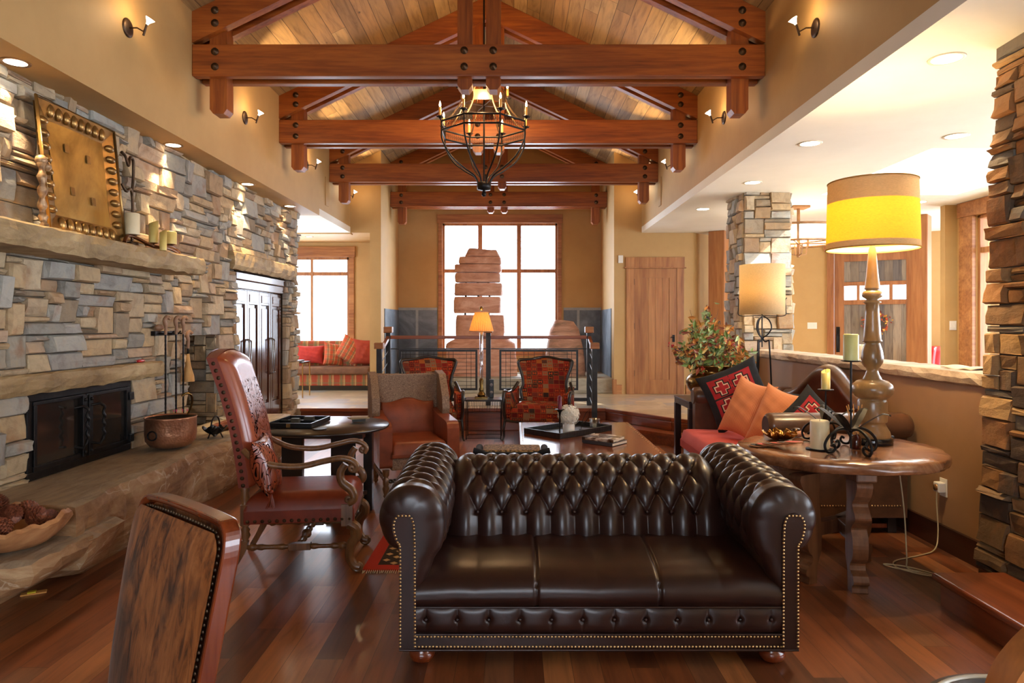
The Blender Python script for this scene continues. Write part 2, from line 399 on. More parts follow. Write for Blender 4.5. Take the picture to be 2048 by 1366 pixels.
# wood nosing and risers
def strip(p,q,w,z0,z1,mat,name,over=.02):
    d=Vector((q[0]-p[0],q[1]-p[1],0)); L=d.length; a=atan2(d.y,d.x)
    b=B().box(-.0,L,-w,0,z0,z1); o=b.make(name,mat,bevel=.008); o.location=(p[0],p[1],0); o.rotation_euler=(0,0,a); return struct(o)
strip((-3.0,9.60),(1.31,9.60),.035,.27,.318,M_['step_x'],'trim_1'); strip((-3.0,9.615),(1.31,9.615),.02,0,.268,M_['step_x'],'trim_2')
strip((1.29,9.61),(2.0,8.62),.035,.27,.318,M_['step_x'],'trim_3'); strip((1.30,9.60),(2.0,8.60),.02,0.152,.268,M_['step_x'],'trim_4')
strip((2.0,8.62),(2.66,7.95),.035,.27,.318,M_['step_x'],'trim_5'); strip((2.0,8.60),(2.66,7.93),.02,0.152,.268,M_['step_x'],'trim_6')
st=thing('corner_step','low wooden corner step below the slate platform, behind the leather daybed','step',(0,0,0))
B().prism([(1.25,9.55),(1.15,9.35),(1.60,8.70),(1.95,8.30),(2.62,7.60),(2.62,7.95),(1.97,8.60),(1.3,9.56)],.115,.152).make('tread',M_['step_x'],st,bevel=.008)
B().prism([(1.25,9.55),(1.18,9.38),(1.62,8.73),(1.97,8.34),(2.62,7.66),(2.62,7.95),(1.97,8.60),(1.3,9.56)],.0,.113).make('riser',M_['step_x'],st)
st=thing('entry_step','wide dark wooden step in front of the near stone column','step',(2.24,2.2,0))
B().box(0,.40,-2.4,1.47,.128,.168).make('tread',M_['step_y'],st,bevel=.014,seg=3)
B().box(.035,.40,-2.4,1.44,0,.127).make('riser',M_['step_y'],st)
# stone fireplace wall
b=B()
HOLES=[(-5.85,-2.9,1.05,1.19),(-5.45,-4.28,.0,1.07),(-7.1,-6.33,.0,1.39),(-9.2,-7.55,.22,2.10),(-9.46,-7.35,2.10,2.30),(-5.9,-2.6,1.955,2.04)]
ashlar(b,-9.66,-2.5,0,3.06,pl_left,HOLES,seed=11)
# jamb faces of firebox, niche, and end return
ashlar(b,-3.75,-XW*-1-.0,.0,1.4,lambda u,v,d:(u,7.12-d,v),seed=5,dmax=.03)
ashlar(b,-3.7,XW+.03,.0,3.06,lambda u,v,d:(u,9.62+d,v),seed=6,dmax=.05)
b.box(-3.9,XW-.0,-.0-2.5*-1*-1,4.26,0,3.06,1)
b.box(-3.9,XW,5.47,6.31,0,3.06,1); b.box(-3.9,XW,4.26,5.47,1.06,3.06,1); b.box(-3.9,-3.72,4.26,5.47,0,1.06,1)
b.box(-3.9,XW,6.31,7.12,1.40,3.06,1); b.box(-3.9,-3.72,6.31,7.12,0,1.40,1)
b.box(-3.9,XW,7.12,7.53,0,3.06,1); b.box(-3.9,-3.72,7.53,9.22,0,3.06,1); b.box(-3.9,XW,7.53,9.22,2.1,3.06,1); b.box(-3.9,XW,7.53,9.22,0,.21,1)
b.box(-3.9,XW,9.22,9.62,0,3.06,1)
struct(b.make('wall_left',[M_['stone'],M_['mortar']]))
def rough_beam(x0,x1,y0,y1,z0,z1,name,mat,step=.07,j=.008,parent=None,seed=3):
    """rough hewn stone block running along y, chipped front edges"""
    rnd=random.Random(seed); n=max(2,int((y1-y0)/step)); b=B(); prof=[]
    rings=[]
    for i in range(n+1):
        y=lerp(y0,y1,i/n); q=lambda s=j: rnd.uniform(-s,s)
        ring=[(x0,y,z0),(lerp(x0,x1,.5),y,z0+q(.004)),(x1-.02+q(),y,z0+q()),(x1+q(),y,lerp(z0,z1,.25)+q()),(x1+.006+q(),y,lerp(z0,z1,.6)+q()),(x1-.004+q(),y,z1-.012+q(.006)),(x1-.025+q(),y,z1+q(.003)),(lerp(x0,x1,.5),y,z1+q(.003)),(x0,y,z1)]
        rings.append(ring)
    m=len(rings[0]); vs=[p for r in rings for p in r]; fs=[]
    for i in range(n):
        for k in range(m): fs.append((i*m+k,(i+1)*m+k,(i+1)*m+(k+1)%m,i*m+(k+1)%m))
    fs.append(list(range(m))); fs.append([n*m+k for k in range(m)][::-1]); b.add(vs,fs)
    return b.make(name,mat,parent)
o=rough_beam(-3.12,-2.72,2.6,6.02,1.93,2.075,'mantel_shelf',M_['lintel']); tag(o,'long rough-cut stone mantel shelf projecting from the fireplace wall','mantel')
o=rough_beam(-3.12,-3.0,2.6,5.86,1.055,1.185,'fireplace_lintel',M_['lintel'],seed=8); tag(o,'pale stone lintel bar directly above the iron fireplace doors','lintel')
o=rough_beam(-3.12,-3.01,7.35,9.46,2.10,2.295,'cabinet_lintel',M_['lintel'],seed=9); tag(o,'thick stone lintel block above the dark carved cabinet','lintel')
# hearth
def hearth():
    rnd=random.Random(21); b=B()
    def sweep(ys,ringf):
        rings=[ringf(y,i) for i,y in enumerate(ys)]; m=len(rings[0]); vs=[p for r in rings for p in r]; fs=[]
        for i in range(len(rings)-1):
            for k in range(m): fs.append((i*m+k,(i+1)*m+k,(i+1)*m+(k+1)%m,i*m+(k+1)%m))
        fs.append(list(range(m))); fs.append([(len(rings)-1)*m+k for k in range(m)][::-1]); b.add(vs,fs)
    q=lambda s=.014: rnd.uniform(-s,s)
    N=60
    def r1(y,i):
        w=.03*sin(y*2.1)+.02*sin(y*5.3+1); bz=0.0 if y>4.1 else .10*(4.1-y)/.35
        return [(-3.1,y,.5),(-2.8,y,.5+q(.003)),(-2.53+w,y,.503+q(.004)),(-2.47+w+q(),y,.488+q(.006)),(-2.455+w+q(.006),y,.42+q()),(-2.47+w+q(),y,.30+q()),(-2.50+w+q(),y,.17+q()),(-2.55+w*.6+q(),y,.07+bz*.7+q(.005)),(-2.60+w*.4,y,bz),(-3.1,y,bz)]
    sweep([3.76+.07*i for i in range(56)],r1)
    def r2(y,i):
        t=min(1,(y-3.28)/.10); w=(.11*(1-t)**2)
        return [(-3.1,y,.33),(-2.8,y,.332+q(.003)),(-2.45-w,y,.334+q(.004)),(-2.375-w+q(),y,.318+q(.006)),(-2.36-w+q(.006),y,.27+q()),(-2.39-w+q(),y,.21+q(.005)),(-2.46-w,y,.165),(-3.1,y,.165)]
    ys=[3.28,3.31,3.36,3.42]+[3.49+.07*i for i in range(6)]
    sweep(ys,r2)
    # broken transition wedge
    def r3(y,i):
        t=(y-3.80)/.5
        return [(-3.0,y,.32),(-2.42,y,.33),(-2.36-.02*t+q(),y,.30+q()),(-2.37-.08*t+q(),y,.2),(-2.42-.1*t,y,.13-.1*t),(-3.0,y,.1-.09*t)]
    sweep([3.80+.07*i for i in range(6)],r3)
    b.box(-3.1,-2.75,3.3,7.6,0,.17)
    return b.make('hearth_slab',M_['slab'])
tag(hearth(),'massive raised hearth slab of tan sandstone running under the fireplace','hearth')
# upper side walls, soffits, ceilings
XL,XR,ZS,YE=-2.78,2.17,3.05,11.6
CX=(XL+XR)/2
def roof_z(x): return 4.2+.48*((x-XL) if x<CX else (XR-x))
b=B().box(XL-.14,XL,FL,YE+.14,ZS+.1,4.35); struct(b.make('wall_left_upper',M_['wall']))
b=B().box(XR,XR+.14,FL,YE+.14,ZS+.1,4.35); struct(b.make('wall_right_upper',M_['wall']))
b=B().box(-3.95,XL,FL,9.75,ZS,ZS+.1); struct(b.make('ceiling_soffit',M_['wall']))
b=B().box(-6,XL,9.751,YE,ZS,ZS+.1); struct(b.make('ceiling_nook',M_['ceil'])); struct(B().box(-6,-2.42,YE+.16,13.2,ZS,ZS+.1).make('ceiling_nook_shaded',M_['wall']))  # far piece in tan plaster to paint this ceiling's shade
b=B()   # right flat ceiling with skylight opening X3.69-5.3 Y6.03-8.2
x0,x1=XR,7.9
b.box(x0,3.69,FL,8.2,ZS,ZS+.1); b.box(5.3,x1,FL,8.2,ZS,ZS+.1); b.box(3.69,5.3,FL,6.03,ZS,ZS+.1); b.prism([(x0,8.2),(x1,8.2),(x1,10.95),(4.9,12.8),(4.9,14.1),(XR+.9,14.1),(XR+.9,YE+.4),(x0,YE)],ZS,ZS+.1)
b.box(3.59,3.69,5.93,8.3,ZS+.1,4.0); b.box(5.3,5.4,5.93,8.3,ZS+.1,4.0); b.box(3.69,5.3,5.93,6.03,ZS+.1,4.0); b.box(3.69,5.3,8.2,8.3,ZS+.1,4.0)
struct(b.make('ceiling_right',M_['ceil']))
struct(B().box(3.6,5.4,5.94,8.29,4.0,4.01).make('window_skylight_glass',M_['glass']))
# plank roof
b=B(); zr=roof_z(CX); 
for (xa,xb) in ((XL-.14,CX),(XR+.14,CX)):
    za=4.2-.48*.14; vs=[(xa,FL,za),(xb,FL,zr),(xb,13.5,zr),(xa,13.5,za)]
    vs+= [(x,y,z+.08) for x,y,z in vs]
    f=[(0,1,2,3),(7,6,5,4),(0,4,5,1),(1,5,6,2),(2,6,7,3),(3,7,4,0)]
    b.add(vs,f)
struct(b.make('ceiling_planked_roof',M_['roof']))
# end wall Y=11.6 with alcove opening X -2.26..1.70 and nook opening
def gable(b,y0,y1,x0,x1,z0):
    xs=[x0]+([CX] if x0<CX<x1 else [])+[x1]
    poly=[(x0,z0),(x1,z0)]+[(x,roof_z(x)+.02) for x in reversed(xs)]
    b.prism(poly,y0,y1,'y')
b=B(); gable(b,YE,YE+.16,XL,-2.26,ZS); b.box(-2.45,-2.26,YE,YE+.16,.31,ZS+.0)
gable(b,YE,YE+.16,1.70,XR,ZS); b.box(1.70,3.05,YE,YE+.16,.31,ZS)
b.box(-6,XL,YE,YE+.16,ZS-.02,ZS+.06)
# angled wall to post
b.prism([(3.05,YE),(3.4,11.9),(3.4,12.06),(3.05,YE+.16)],.31,ZS)
struct(b.make('wall_end',M_['wall']))
b=B(); gable(b,YE+.161,13.35,-2.42,-2.26,.31); gable(b,YE+.161,13.35,1.70,1.86,.31); struct(b.make('wall_alcove_sides',M_['wall']))
# alcove back wall with window hole X-1.40..0.85, z .97..3.47
b=B(); Yb=13.35
wx0,wx1,wz0,wz1=-1.40,.85,.97,3.47
gable(b,Yb,Yb+.18,-2.42,wx0,.31); gable(b,Yb,Yb+.18,wx1,1.86,.31); gable(b,Yb,Yb+.18,wx0,wx1,wz1); b.box(wx0,wx1,Yb,Yb+.18,.31,wz0)
struct(b.make('wall_alcove_back',M_['wall']))
def window(n,cx0,cx1,z0,z1,muls,trans,M,mats,tr=.08,head=.17,dep=.03,label=None,sill=True,mw=.05):
    """local frame: x along wall, y outward from room is +, room face at y=0"""
    e=bpy.data.objects.new('window_%d'%n,None); COL.objects.link(e); e.matrix_world=M; e['kind']='structure'
    b=B(); b.box(cx0-tr,cx0,-dep,0,z0,z1); b.box(cx1,cx1+tr,-dep,0,z0,z1); b.box(cx0-tr-.02,cx1+tr+.02,-dep-.012,0,z1,z1+head)
    b.box(cx0-tr,cx1+tr,-dep-.02,0,z0-.09,z0); b.make('window_casing',mats[0],e,bevel=.004)
    b=B(); b.box(cx0,cx0+.045,0.02,.12,z0,z1); b.box(cx1-.045,cx1,.02,.12,z0,z1); b.box(cx0,cx1,.02,.12,z1-.045,z1); b.box(cx0,cx1,.02,.12,z0,z0+.045)
    for m in muls: b.box(m-mw/2,m+mw/2,.03,.12,z0,z1)
    for t in trans: b.box(cx0,cx1,.035,.115,t-.035,t+.035)
    b.make('window_sash',mats[1],e,bevel=.003)
    B().box(cx0+.04,cx1-.04,.068,.074,z0+.04,z1-.04).make('window_glass',M_['glass'],e)
    return e
window(1,wx0,wx1,wz0,wz1,[-.665,.098],[2.54],Matrix.Translation((0,Yb,0)),(M_['trim_x'],M_['trim_z']),mw=.085)
# slate wainscot
b=B()
for x0,x1 in ((-2.26,-1.92),(-1.87,-1.50)): b.box(x0,x1,Yb-.012,Yb-.001,.57,1.77)
for x0,x1 in ((.97,1.23),(1.28,1.70)): b.box(x0,x1,Yb-.012,Yb-.001,.57,1.77)
b.box(-2.259,-2.247,YE+.3,Yb-.02,.57,1.77); b.box(1.688,1.699,YE+.3,Yb-.02,.57,1.77)
b.box(-2.26,-1.50,Yb-.016,Yb-.001,1.77,1.82,1); b.box(.97,1.70,Yb-.016,Yb-.001,1.77,1.82,1); b.box(-1.92,-1.87,Yb-.014,Yb-.001,.57,1.77,1); b.box(1.23,1.28,Yb-.014,Yb-.001,.57,1.77,1)
struct(b.make('wall_alcove_slate',[M_['slate'],M_['slate_edge']]))
struct(B().box(-2.26,1.70,YE+.12,Yb,.31,.565).make('trim_concrete_ledge',M_['concrete'],bevel=.01))
# nook: back wall with window, left wall with window
b=B(); nx0,nx1,nz0,nz1=-5.0,-3.14,.9,2.77; Yn=13.0
b.box(-6,nx0,Yn,Yn+.18,.31,ZS); b.box(nx1,-2.42,Yn,Yn+.18,.31,ZS); b.box(nx0,nx1,Yn,Yn+.18,nz1,ZS); b.box(nx0,nx1,Yn,Yn+.18,.31,nz0)
struct(b.make('wall_nook_back',M_['wall']))
window(2,nx0,nx1,nz0,nz1,[-3.86,-4.4],[2.46],Matrix.Translation((0,Yn,0)),(M_['trim_x'],M_['trim_z']),tr=.10,head=.2)
b=B(); b.box(-5.7,-5.5,9.5,9.7,.31,ZS); b.box(-5.7,-5.5,11.7,13.0,.31,ZS); b.box(-5.7,-5.5,9.7,11.7,.31,.8); b.box(-5.7,-5.5,9.7,11.7,2.85,ZS)
b.box(-5.7,-3.9,9.4,9.5,.0,ZS); struct(b.make('wall_nook_side',M_['wall']))
window(3,9.7,11.7,.8,2.85,[10.7],[],Matrix.Translation((-5.5,0,0))@Matrix.Rotation(pi/2,4,'Z'),(M_['trim_y'],M_['trim_z']))
# baseboards
struct(B().box(2.845,2.869,4.05,7.95,0,.16).make('baseboard_right',wood('dark_baseboard',C(40,20,12),C(66,32,18),C(84,44,26),'y',6,.35)))
struct(B().box(1.74,1.83,YE-.02,YE-.001,.31,.47).make('baseboard_end',M_['trim_x']))
struct(B().box(2.92,3.05,YE-.02,YE-.001,.31,.47).make('baseboard_far',M_['trim_x']))
struct(B().box(1.68,1.74,YE-.03,YE+.12,.31,.56).make('trim_7',M_['trim_z']))
# low wall with rough stone cap
struct(B().box(2.87,3.07,3.88,8.06,0,1.11).make('wall_low',M_['pony']))
def cap():
    rnd=random.Random(4); b=B(); n=50; rings=[]
    for i in range(n+1):
        y=lerp(3.90,8.02,i/n); q=lambda s=.008: rnd.uniform(-s,s)
        rings.append([(2.86+q(),y,1.11),(2.835+q(),y,1.125+q(.004)),(2.828+q(.01),y,1.16+q()),(2.845+q(),y,1.195),(2.9,y,1.203),(3.1,y,1.203+q(.003)),(3.13+q(),y,1.19),(3.14,y,1.15),(3.11,y,1.11)])
    m=9; vs=[p for r in rings for p in r]; fs=[(i*m+k,i*m+(k+1)%m,(i+1)*m+(k+1)%m,(i+1)*m+k) for i in range(n) for k in range(m)]
    fs+=[list(range(m))[::-1],[n*m+k for k in range(m)]]; b.add(vs,fs); return b.make('trim_wall_cap',M_['cap'])
struct(cap())
# stone columns
def column(n,x0,x1,y0,y1,z0,z1,seed,taper=0,uu=.055,vv=.042,kw={},tb=0):
    b=B(); H=z1-z0
    def tp(z): return taper*(1-(z-z0)/H)
    ashlar(b,x0-.0,x1,z0,z1,lambda u,v,d:(u+(tp(v) if False else 0)-(tp(v) if u<(x0+x1)/2 else -tp(v)),y0-d-tp(v),v),seed=seed,uu=uu,vv=vv,dmax=.06,**kw)
    ashlar(b,-y1,-y0,z0,z1,lambda u,v,d:(x0-d-tp(v),-u+tb*(1-(v-z0)/H)*(-u-y0)/(y1-y0),v),seed=seed+1,uu=uu,vv=vv,dmax=.05,**kw)
    # flip winding for left face
    ashlar(b,y0,y1,z0,z1,lambda u,v,d:(x1+d+tp(v),u,v),seed=seed+2,uu=uu,vv=vv,dmax=.05,**kw)
    b.box(x0,x1,y0,y1,z0,z1,1)
    return b
kw=dict(wch=(2,3,3,4,5),hch=(1,2,2,3,3,4))
o=column(1,2.745,3.4,3.1,3.86,0,3.06,31,.02,.055,.04,kw,.14).make('stone_column',[stones('brown_ledge_stone',[C(120,92,62),C(150,116,76),C(98,80,62),C(132,108,82),C(170,136,92),C(88,72,58),C(142,102,62),C(118,110,98)]),M_['mortar']]); tag(o,'tall brown stacked-stone column at the near end of the low wall','column')
o=column(2,2.72,3.26,8.08,8.6,0,3.06,41,.04,.06,.045,kw).make('stone_column',[M_['stone'],M_['mortar']]); tag(o,'pale stacked-stone column at the far end of the low wall','column')
# rear wall with windows behind camera
b=B(); Y0=FL
b.box(-3.9,-1.6,Y0-.2,Y0,0,5.4); b.box(1.0,9,Y0-.2,Y0,0,5.4); b.box(-1.6,1.0,Y0-.2,Y0,0,1.0); b.box(-1.6,1.0,Y0-.2,Y0,2.9,5.4)
struct(b.make('wall_back',M_['wall']))
window(4,-1.6,1.0,1.0,2.9,[-.3],[],Matrix.Translation((0,Y0,0))@Matrix.Rotation(pi,4,'Z')@Matrix.Scale(-1,4,(1,0,0)),(M_['trim_x'],M_['trim_z']))
# right outer wall X=5.78 with window, lengthened out of view to let in more light
b=B(); b.box(5.78,5.96,8.54,8.9,.31,ZS); b.box(5.78,5.96,FL,-1.5,.31,ZS); b.box(5.78,5.96,-1.5,8.54,.31,.75); b.box(5.78,5.96,-1.5,8.54,2.86,ZS)
b.box(5.62,5.96,8.9,9.0,.31,ZS)
struct(b.make('wall_right',M_['wall']))
window(5,-8.54,1.5,.75,2.86,[-6.55,-4.5,-2.5,-.5],[2.42],Matrix.Translation((5.78,0,0))@Matrix.Rotation(-pi/2,4,'Z'),(M_['trim_y'],M_['trim_z']),tr=.26,head=.185,dep=.05)
# entry door wall (slanted)
A=Vector((4.6,12.841,0)); Bv=Vector((7.9,10.835,0)); dv=(Bv-A); Lw=dv.length; ang=atan2(dv.y,dv.x)
ME=Matrix.Translation(A)@Matrix.Rotation(ang,4,'Z')
s0=(Vector((5.706,12.17,0))-A).length; s1=s0+1.23
b=B(); b.box(0,s0,0,.16,.31,ZS,0,ME); b.box(s1,Lw,0,.16,.31,ZS,0,ME); b.box(s0,s1,0,.16,2.78,ZS,0,ME)
b.box(3.35,4.05,12.0,12.15,.31,ZS)
struct(b.make('wall_entry',M_['wall']))
# far hall wall beyond the first post with a window
b=B(); b.box(3.2,4.15,14.0,14.15,.31,ZS); b.box(4.6,4.9,14.0,14.15,.31,ZS); b.box(4.15,4.6,14.0,14.15,.31,.9); b.box(4.15,4.6,14.0,14.15,2.9,ZS)
b.box(7.9,8.0,8.2,9.1,.31,ZS); b.box(7.9,8.0,9.1,10.7,.31,.7); b.box(7.9,8.0,9.1,10.7,2.9,ZS); b.box(7.9,8.0,10.7,10.95,.31,ZS); struct(b.make('wall_far',M_['wall']))
window(6,4.15,4.6,.9,2.9,[],[2.1],Matrix.Translation((0,14.0,0)),(M_['trim_x'],M_['trim_z']),tr=.06,head=.1)
window(7,-10.7,-9.1,.7,2.9,[],[],Matrix.Translation((7.9,0,0))@Matrix.Rotation(-pi/2,4,'Z'),(M_['trim_y'],M_['trim_z']))  # unseen window added to brighten the entry side
portal((4.37,14.2,1.9),(4.37,0,1.9),.45,2.0)

# unseen slabs added outside to keep sun off the rear and side windows
struct(B().box(-4.5,9.5,-5.2,FL-.2,3.16,3.26).make('sun_blocker_rear',M_['roof'])); struct(B().box(5.97,8.9,FL,8.1,3.16,3.26).make('sun_blocker_side',M_['roof']))
# ---------------------------------------------------------------- roof trusses
def bolt_bm(): 
    b=B(); Mx=Matrix.Rotation(pi/2,4,'X')
    b.lathe([(.0335,0),(.0335,.006),(.016,.008),(.014,.022),(.0,.024)],10,M=Mx); return b
bolt_mesh=None
def truss(name,label,yf,x0,x1):
    t=thing(name,label,'roof truss',(CX,yf,0),0,'timber roof trusses'); a=x0-CX; c=x1-CX
    zt0,zt1=3.64,3.916; pw=.085; gap=.10; ys=((0,pw),(pw+gap,2*pw+gap))
    for k,(p,q) in enumerate(ys):
        B().box(a,c,p,q,zt0,zt1).make('tie_beam',M_['beam_x'],t,bevel=.008)
        for s in (-1,1):
            e=a if s<0 else c
            ze=roof_z(CX+e)-.003; zk=roof_z(CX)-.003
            poly=[(e,ze-.27),(e,ze),(s*.001,zk),(s*.001,zk-.27)]
            b=B().prism(poly,p,q,'y'); b.make('rafter',M_['beam_x'],t,bevel=.008)
    ym0,ym1=pw+.001,pw+gap-.001
    def post(x0,x1,zb,zt):
        w=x1-x0; ch=.03
        return B().prism([(x0+ch,zb),(x1-ch,zb),(x1,zb+ch*1.3),(x1,zt),(x0,zt),(x0,zb+ch*1.3)],ym0-.02,ym1+.02,'y').make('king_post' if zb>3.4 else 'end_post',M_['beam_z'],t,bevel=.004)
    for s in (-1,1): post(s*.125-.064,s*.125+.064,3.545,roof_z(CX)-.10)
    for s in (-1,1):
        e=(a if s<0 else c); m=e-s*.20; post(m-.075,m+.075,3.335,roof_z(CX+m)-.03)
    global bolt_mesh
    pts=[]
    for s in (-1,1):
        m=(a if s<0 else c)-s*.20
        pts+=[(m,3.72),(m,3.85),(m,roof_z(CX+m)-.09),(m,roof_z(CX+m)-.20),(s*.125,3.72),(s*.125,3.86)]
    for (x,z) in pts:
        if bolt_mesh is None:
            o=bolt_bm().make('bolt',M_['bronze'],t,(x,-.001,z)); bolt_mesh=o.data
        else:
            o=bpy.data.objects.new('bolt',bolt_mesh); COL.objects.link(o); o.parent=t; o.location=(x,-.001,z)
    return t
truss('roof_truss','heavy red-brown timber roof truss nearest, just in front of the chandelier',5.89,XL,XR)
truss('roof_truss','timber roof truss directly behind the chandelier',8.07,XL,XR)
truss('roof_truss','timber roof truss second beyond the chandelier, before the window alcove',10.27,XL,XR)
truss('roof_truss','short timber roof truss inside the window alcove',12.46,-2.26,1.70)
# ---------------------------------------------------------------- wall-mounted accent lamps
M_['bulb']=emis('halogen_bulb',(1,.86,.66),14)
M_['flame']=emis('candle_bulb',(1,.70,.35),16)
def sconce(label,y,side):
    x=XL if side<0 else XR; s=-side      # direction into room
    t=thing('accent_lamp',label,'wall lamp',(x,y,3.63),0,'swivel accent lamps on the upper walls')
    Mx=Matrix.Rotation(s*pi/2,4,'Y')
    B().lathe([(.068,0),(.068,.006),(.05,.014),(0,.016)],20,M=Mx).make('wall_plate',M_['bronze'],t)
    B().tube([(s*.01,0,0),(s*.07,0,.0),(s*.12,-.01,-.03),(s*.14,-.012,.0)],.0055,8).tube([(s*.12,-.01,-.06),(s*.145,-.012,.02)],.008,8).make('arm',M_['bronze'],t)
    B().lathe([(.008,0),(.012,.015),(.033,.045)],14,M=Matrix.Translation((s*.148,-.013,.02))@Matrix.Rotation(s*.55,4,'Y')).make('bulb',M_['bulb'],t)
    light('SPOT',(x+s*.17,y-.01,3.70),42,(1,.70,.38),target=(x+s*.62,y+.0,4.55),spot_size=radians(62),spot_blend=.6,shadow_soft_size=.02)
    light('POINT',(x+s*.19,y-.02,3.72),2.5,(1,.66,.32),shadow_soft_size=.02)
for i,(y,lb) in enumerate(((4.91,'nearest'),(7.05,'second nearest'),(9.15,'third nearest'),(11.25,'farthest'))):
    sconce('small swivel accent lamp, %s of the four on the wall above the stone fireplace'%lb,y,-1)
    sconce('small swivel accent lamp, %s of the four on the wall opposite the fireplace'%lb,y,1)
# wall speaker panels
def spk(label,x0,y,w,z0,h):
    s=1 if x0<0 else -1
    o=B().box(min(x0,x0+s*.012),max(x0,x0+s*.012),y,y+w,z0,z0+h).make('wall_speaker',noisy('speaker_grille',[(.3,C(178,142,92)),(.7,C(184,148,98))],200,rough=.6,bump=.3),bevel=.003); tag(o,label,'speaker','flush tan speakers on the upper walls')
spk('large flush tan speaker grille high on the wall above the tray and mantel',XL,3.85+.05,.21,3.47,.55)
spk('large flush tan speaker grille high on the wall above the near column',XR,3.93,.20,3.47,.55)
spk('narrow flush tan speaker grille above the cabinet end of the stone wall',XL,10.05,.16,3.25,.42)
spk('narrow flush tan speaker grille over the far stone column',XR,10.05,.16,3.25,.42)
# recessed ceiling lights
M_['can_light']=emis('downlight_lens',(1,.86,.62),9)
M_['can_trim']=noisy('downlight_trim',[(.3,C(150,110,70)),(.7,C(170,126,82))],8,rough=.3,metal=.6)
M_['can_white']=MT('downlight_trim_white',.5,col=C(226,214,190)).mat
def can(label,x,y,trim,power,grp,r=.075,z=ZS):
    t=thing('recessed_light',label,'ceiling light',(x,y,z),0,grp)
    B().lathe([(r,-.004),(r+.018,-.006),(r+.02,0),(r-.004,.0)],24,caps=False).make('trim_ring',M_[trim],t)
    B().lathe([(0,-.0035),(r,-.0035),(r,-.001),(0,-.001)],24).make('lens',M_['can_light'],t)
    if power: light('SPOT',(x,y,z-.03),power,(1,.74,.44),target=(x-(.10 if grp[0]=='r' else 0),y,0),spot_size=radians(72),spot_blend=.7,shadow_soft_size=.03)
LC='recessed lights in the soffit over the stone wall'; RC='round downlights in the flat ceiling on the entry side'
for y,l in ((4.04,'nearest soffit downlight, above the big brass tray'),(5.91,'second soffit downlight, above the end of the mantel'),(7.56,'third soffit downlight, above the dark cabinet'),(8.97,'farthest soffit downlight, at the far end of the stone wall')):
    can('bronze-trimmed '+l,-2.95,y,'can_trim',85,LC,.06)
for px,py,l in ((1893,117,'nearest, left of the near stone column top'),(1620,287,'above and left of the big yellow lamp shade'),(1912,272,'beside the skylight corner, near the stone column'),(1505,365,'just in front of the far stone column top'),(1406,418,'over the daybed and flowers'),(1480,474,'small and far, between post and far column'),(1838,404,'right of the big yellow shade, over the entry')):
    y=1.55*1365/(648-py); can('white-trimmed ceiling downlight, '+l,(px-1028)*y/1365,y,'can_white',40 if y<9 else 22,RC,.08)
can('small downlight in the nook ceiling above the plaid bench',-3.0*1.0-.63,12.1,'can_trim',25,'nook lights',.05)
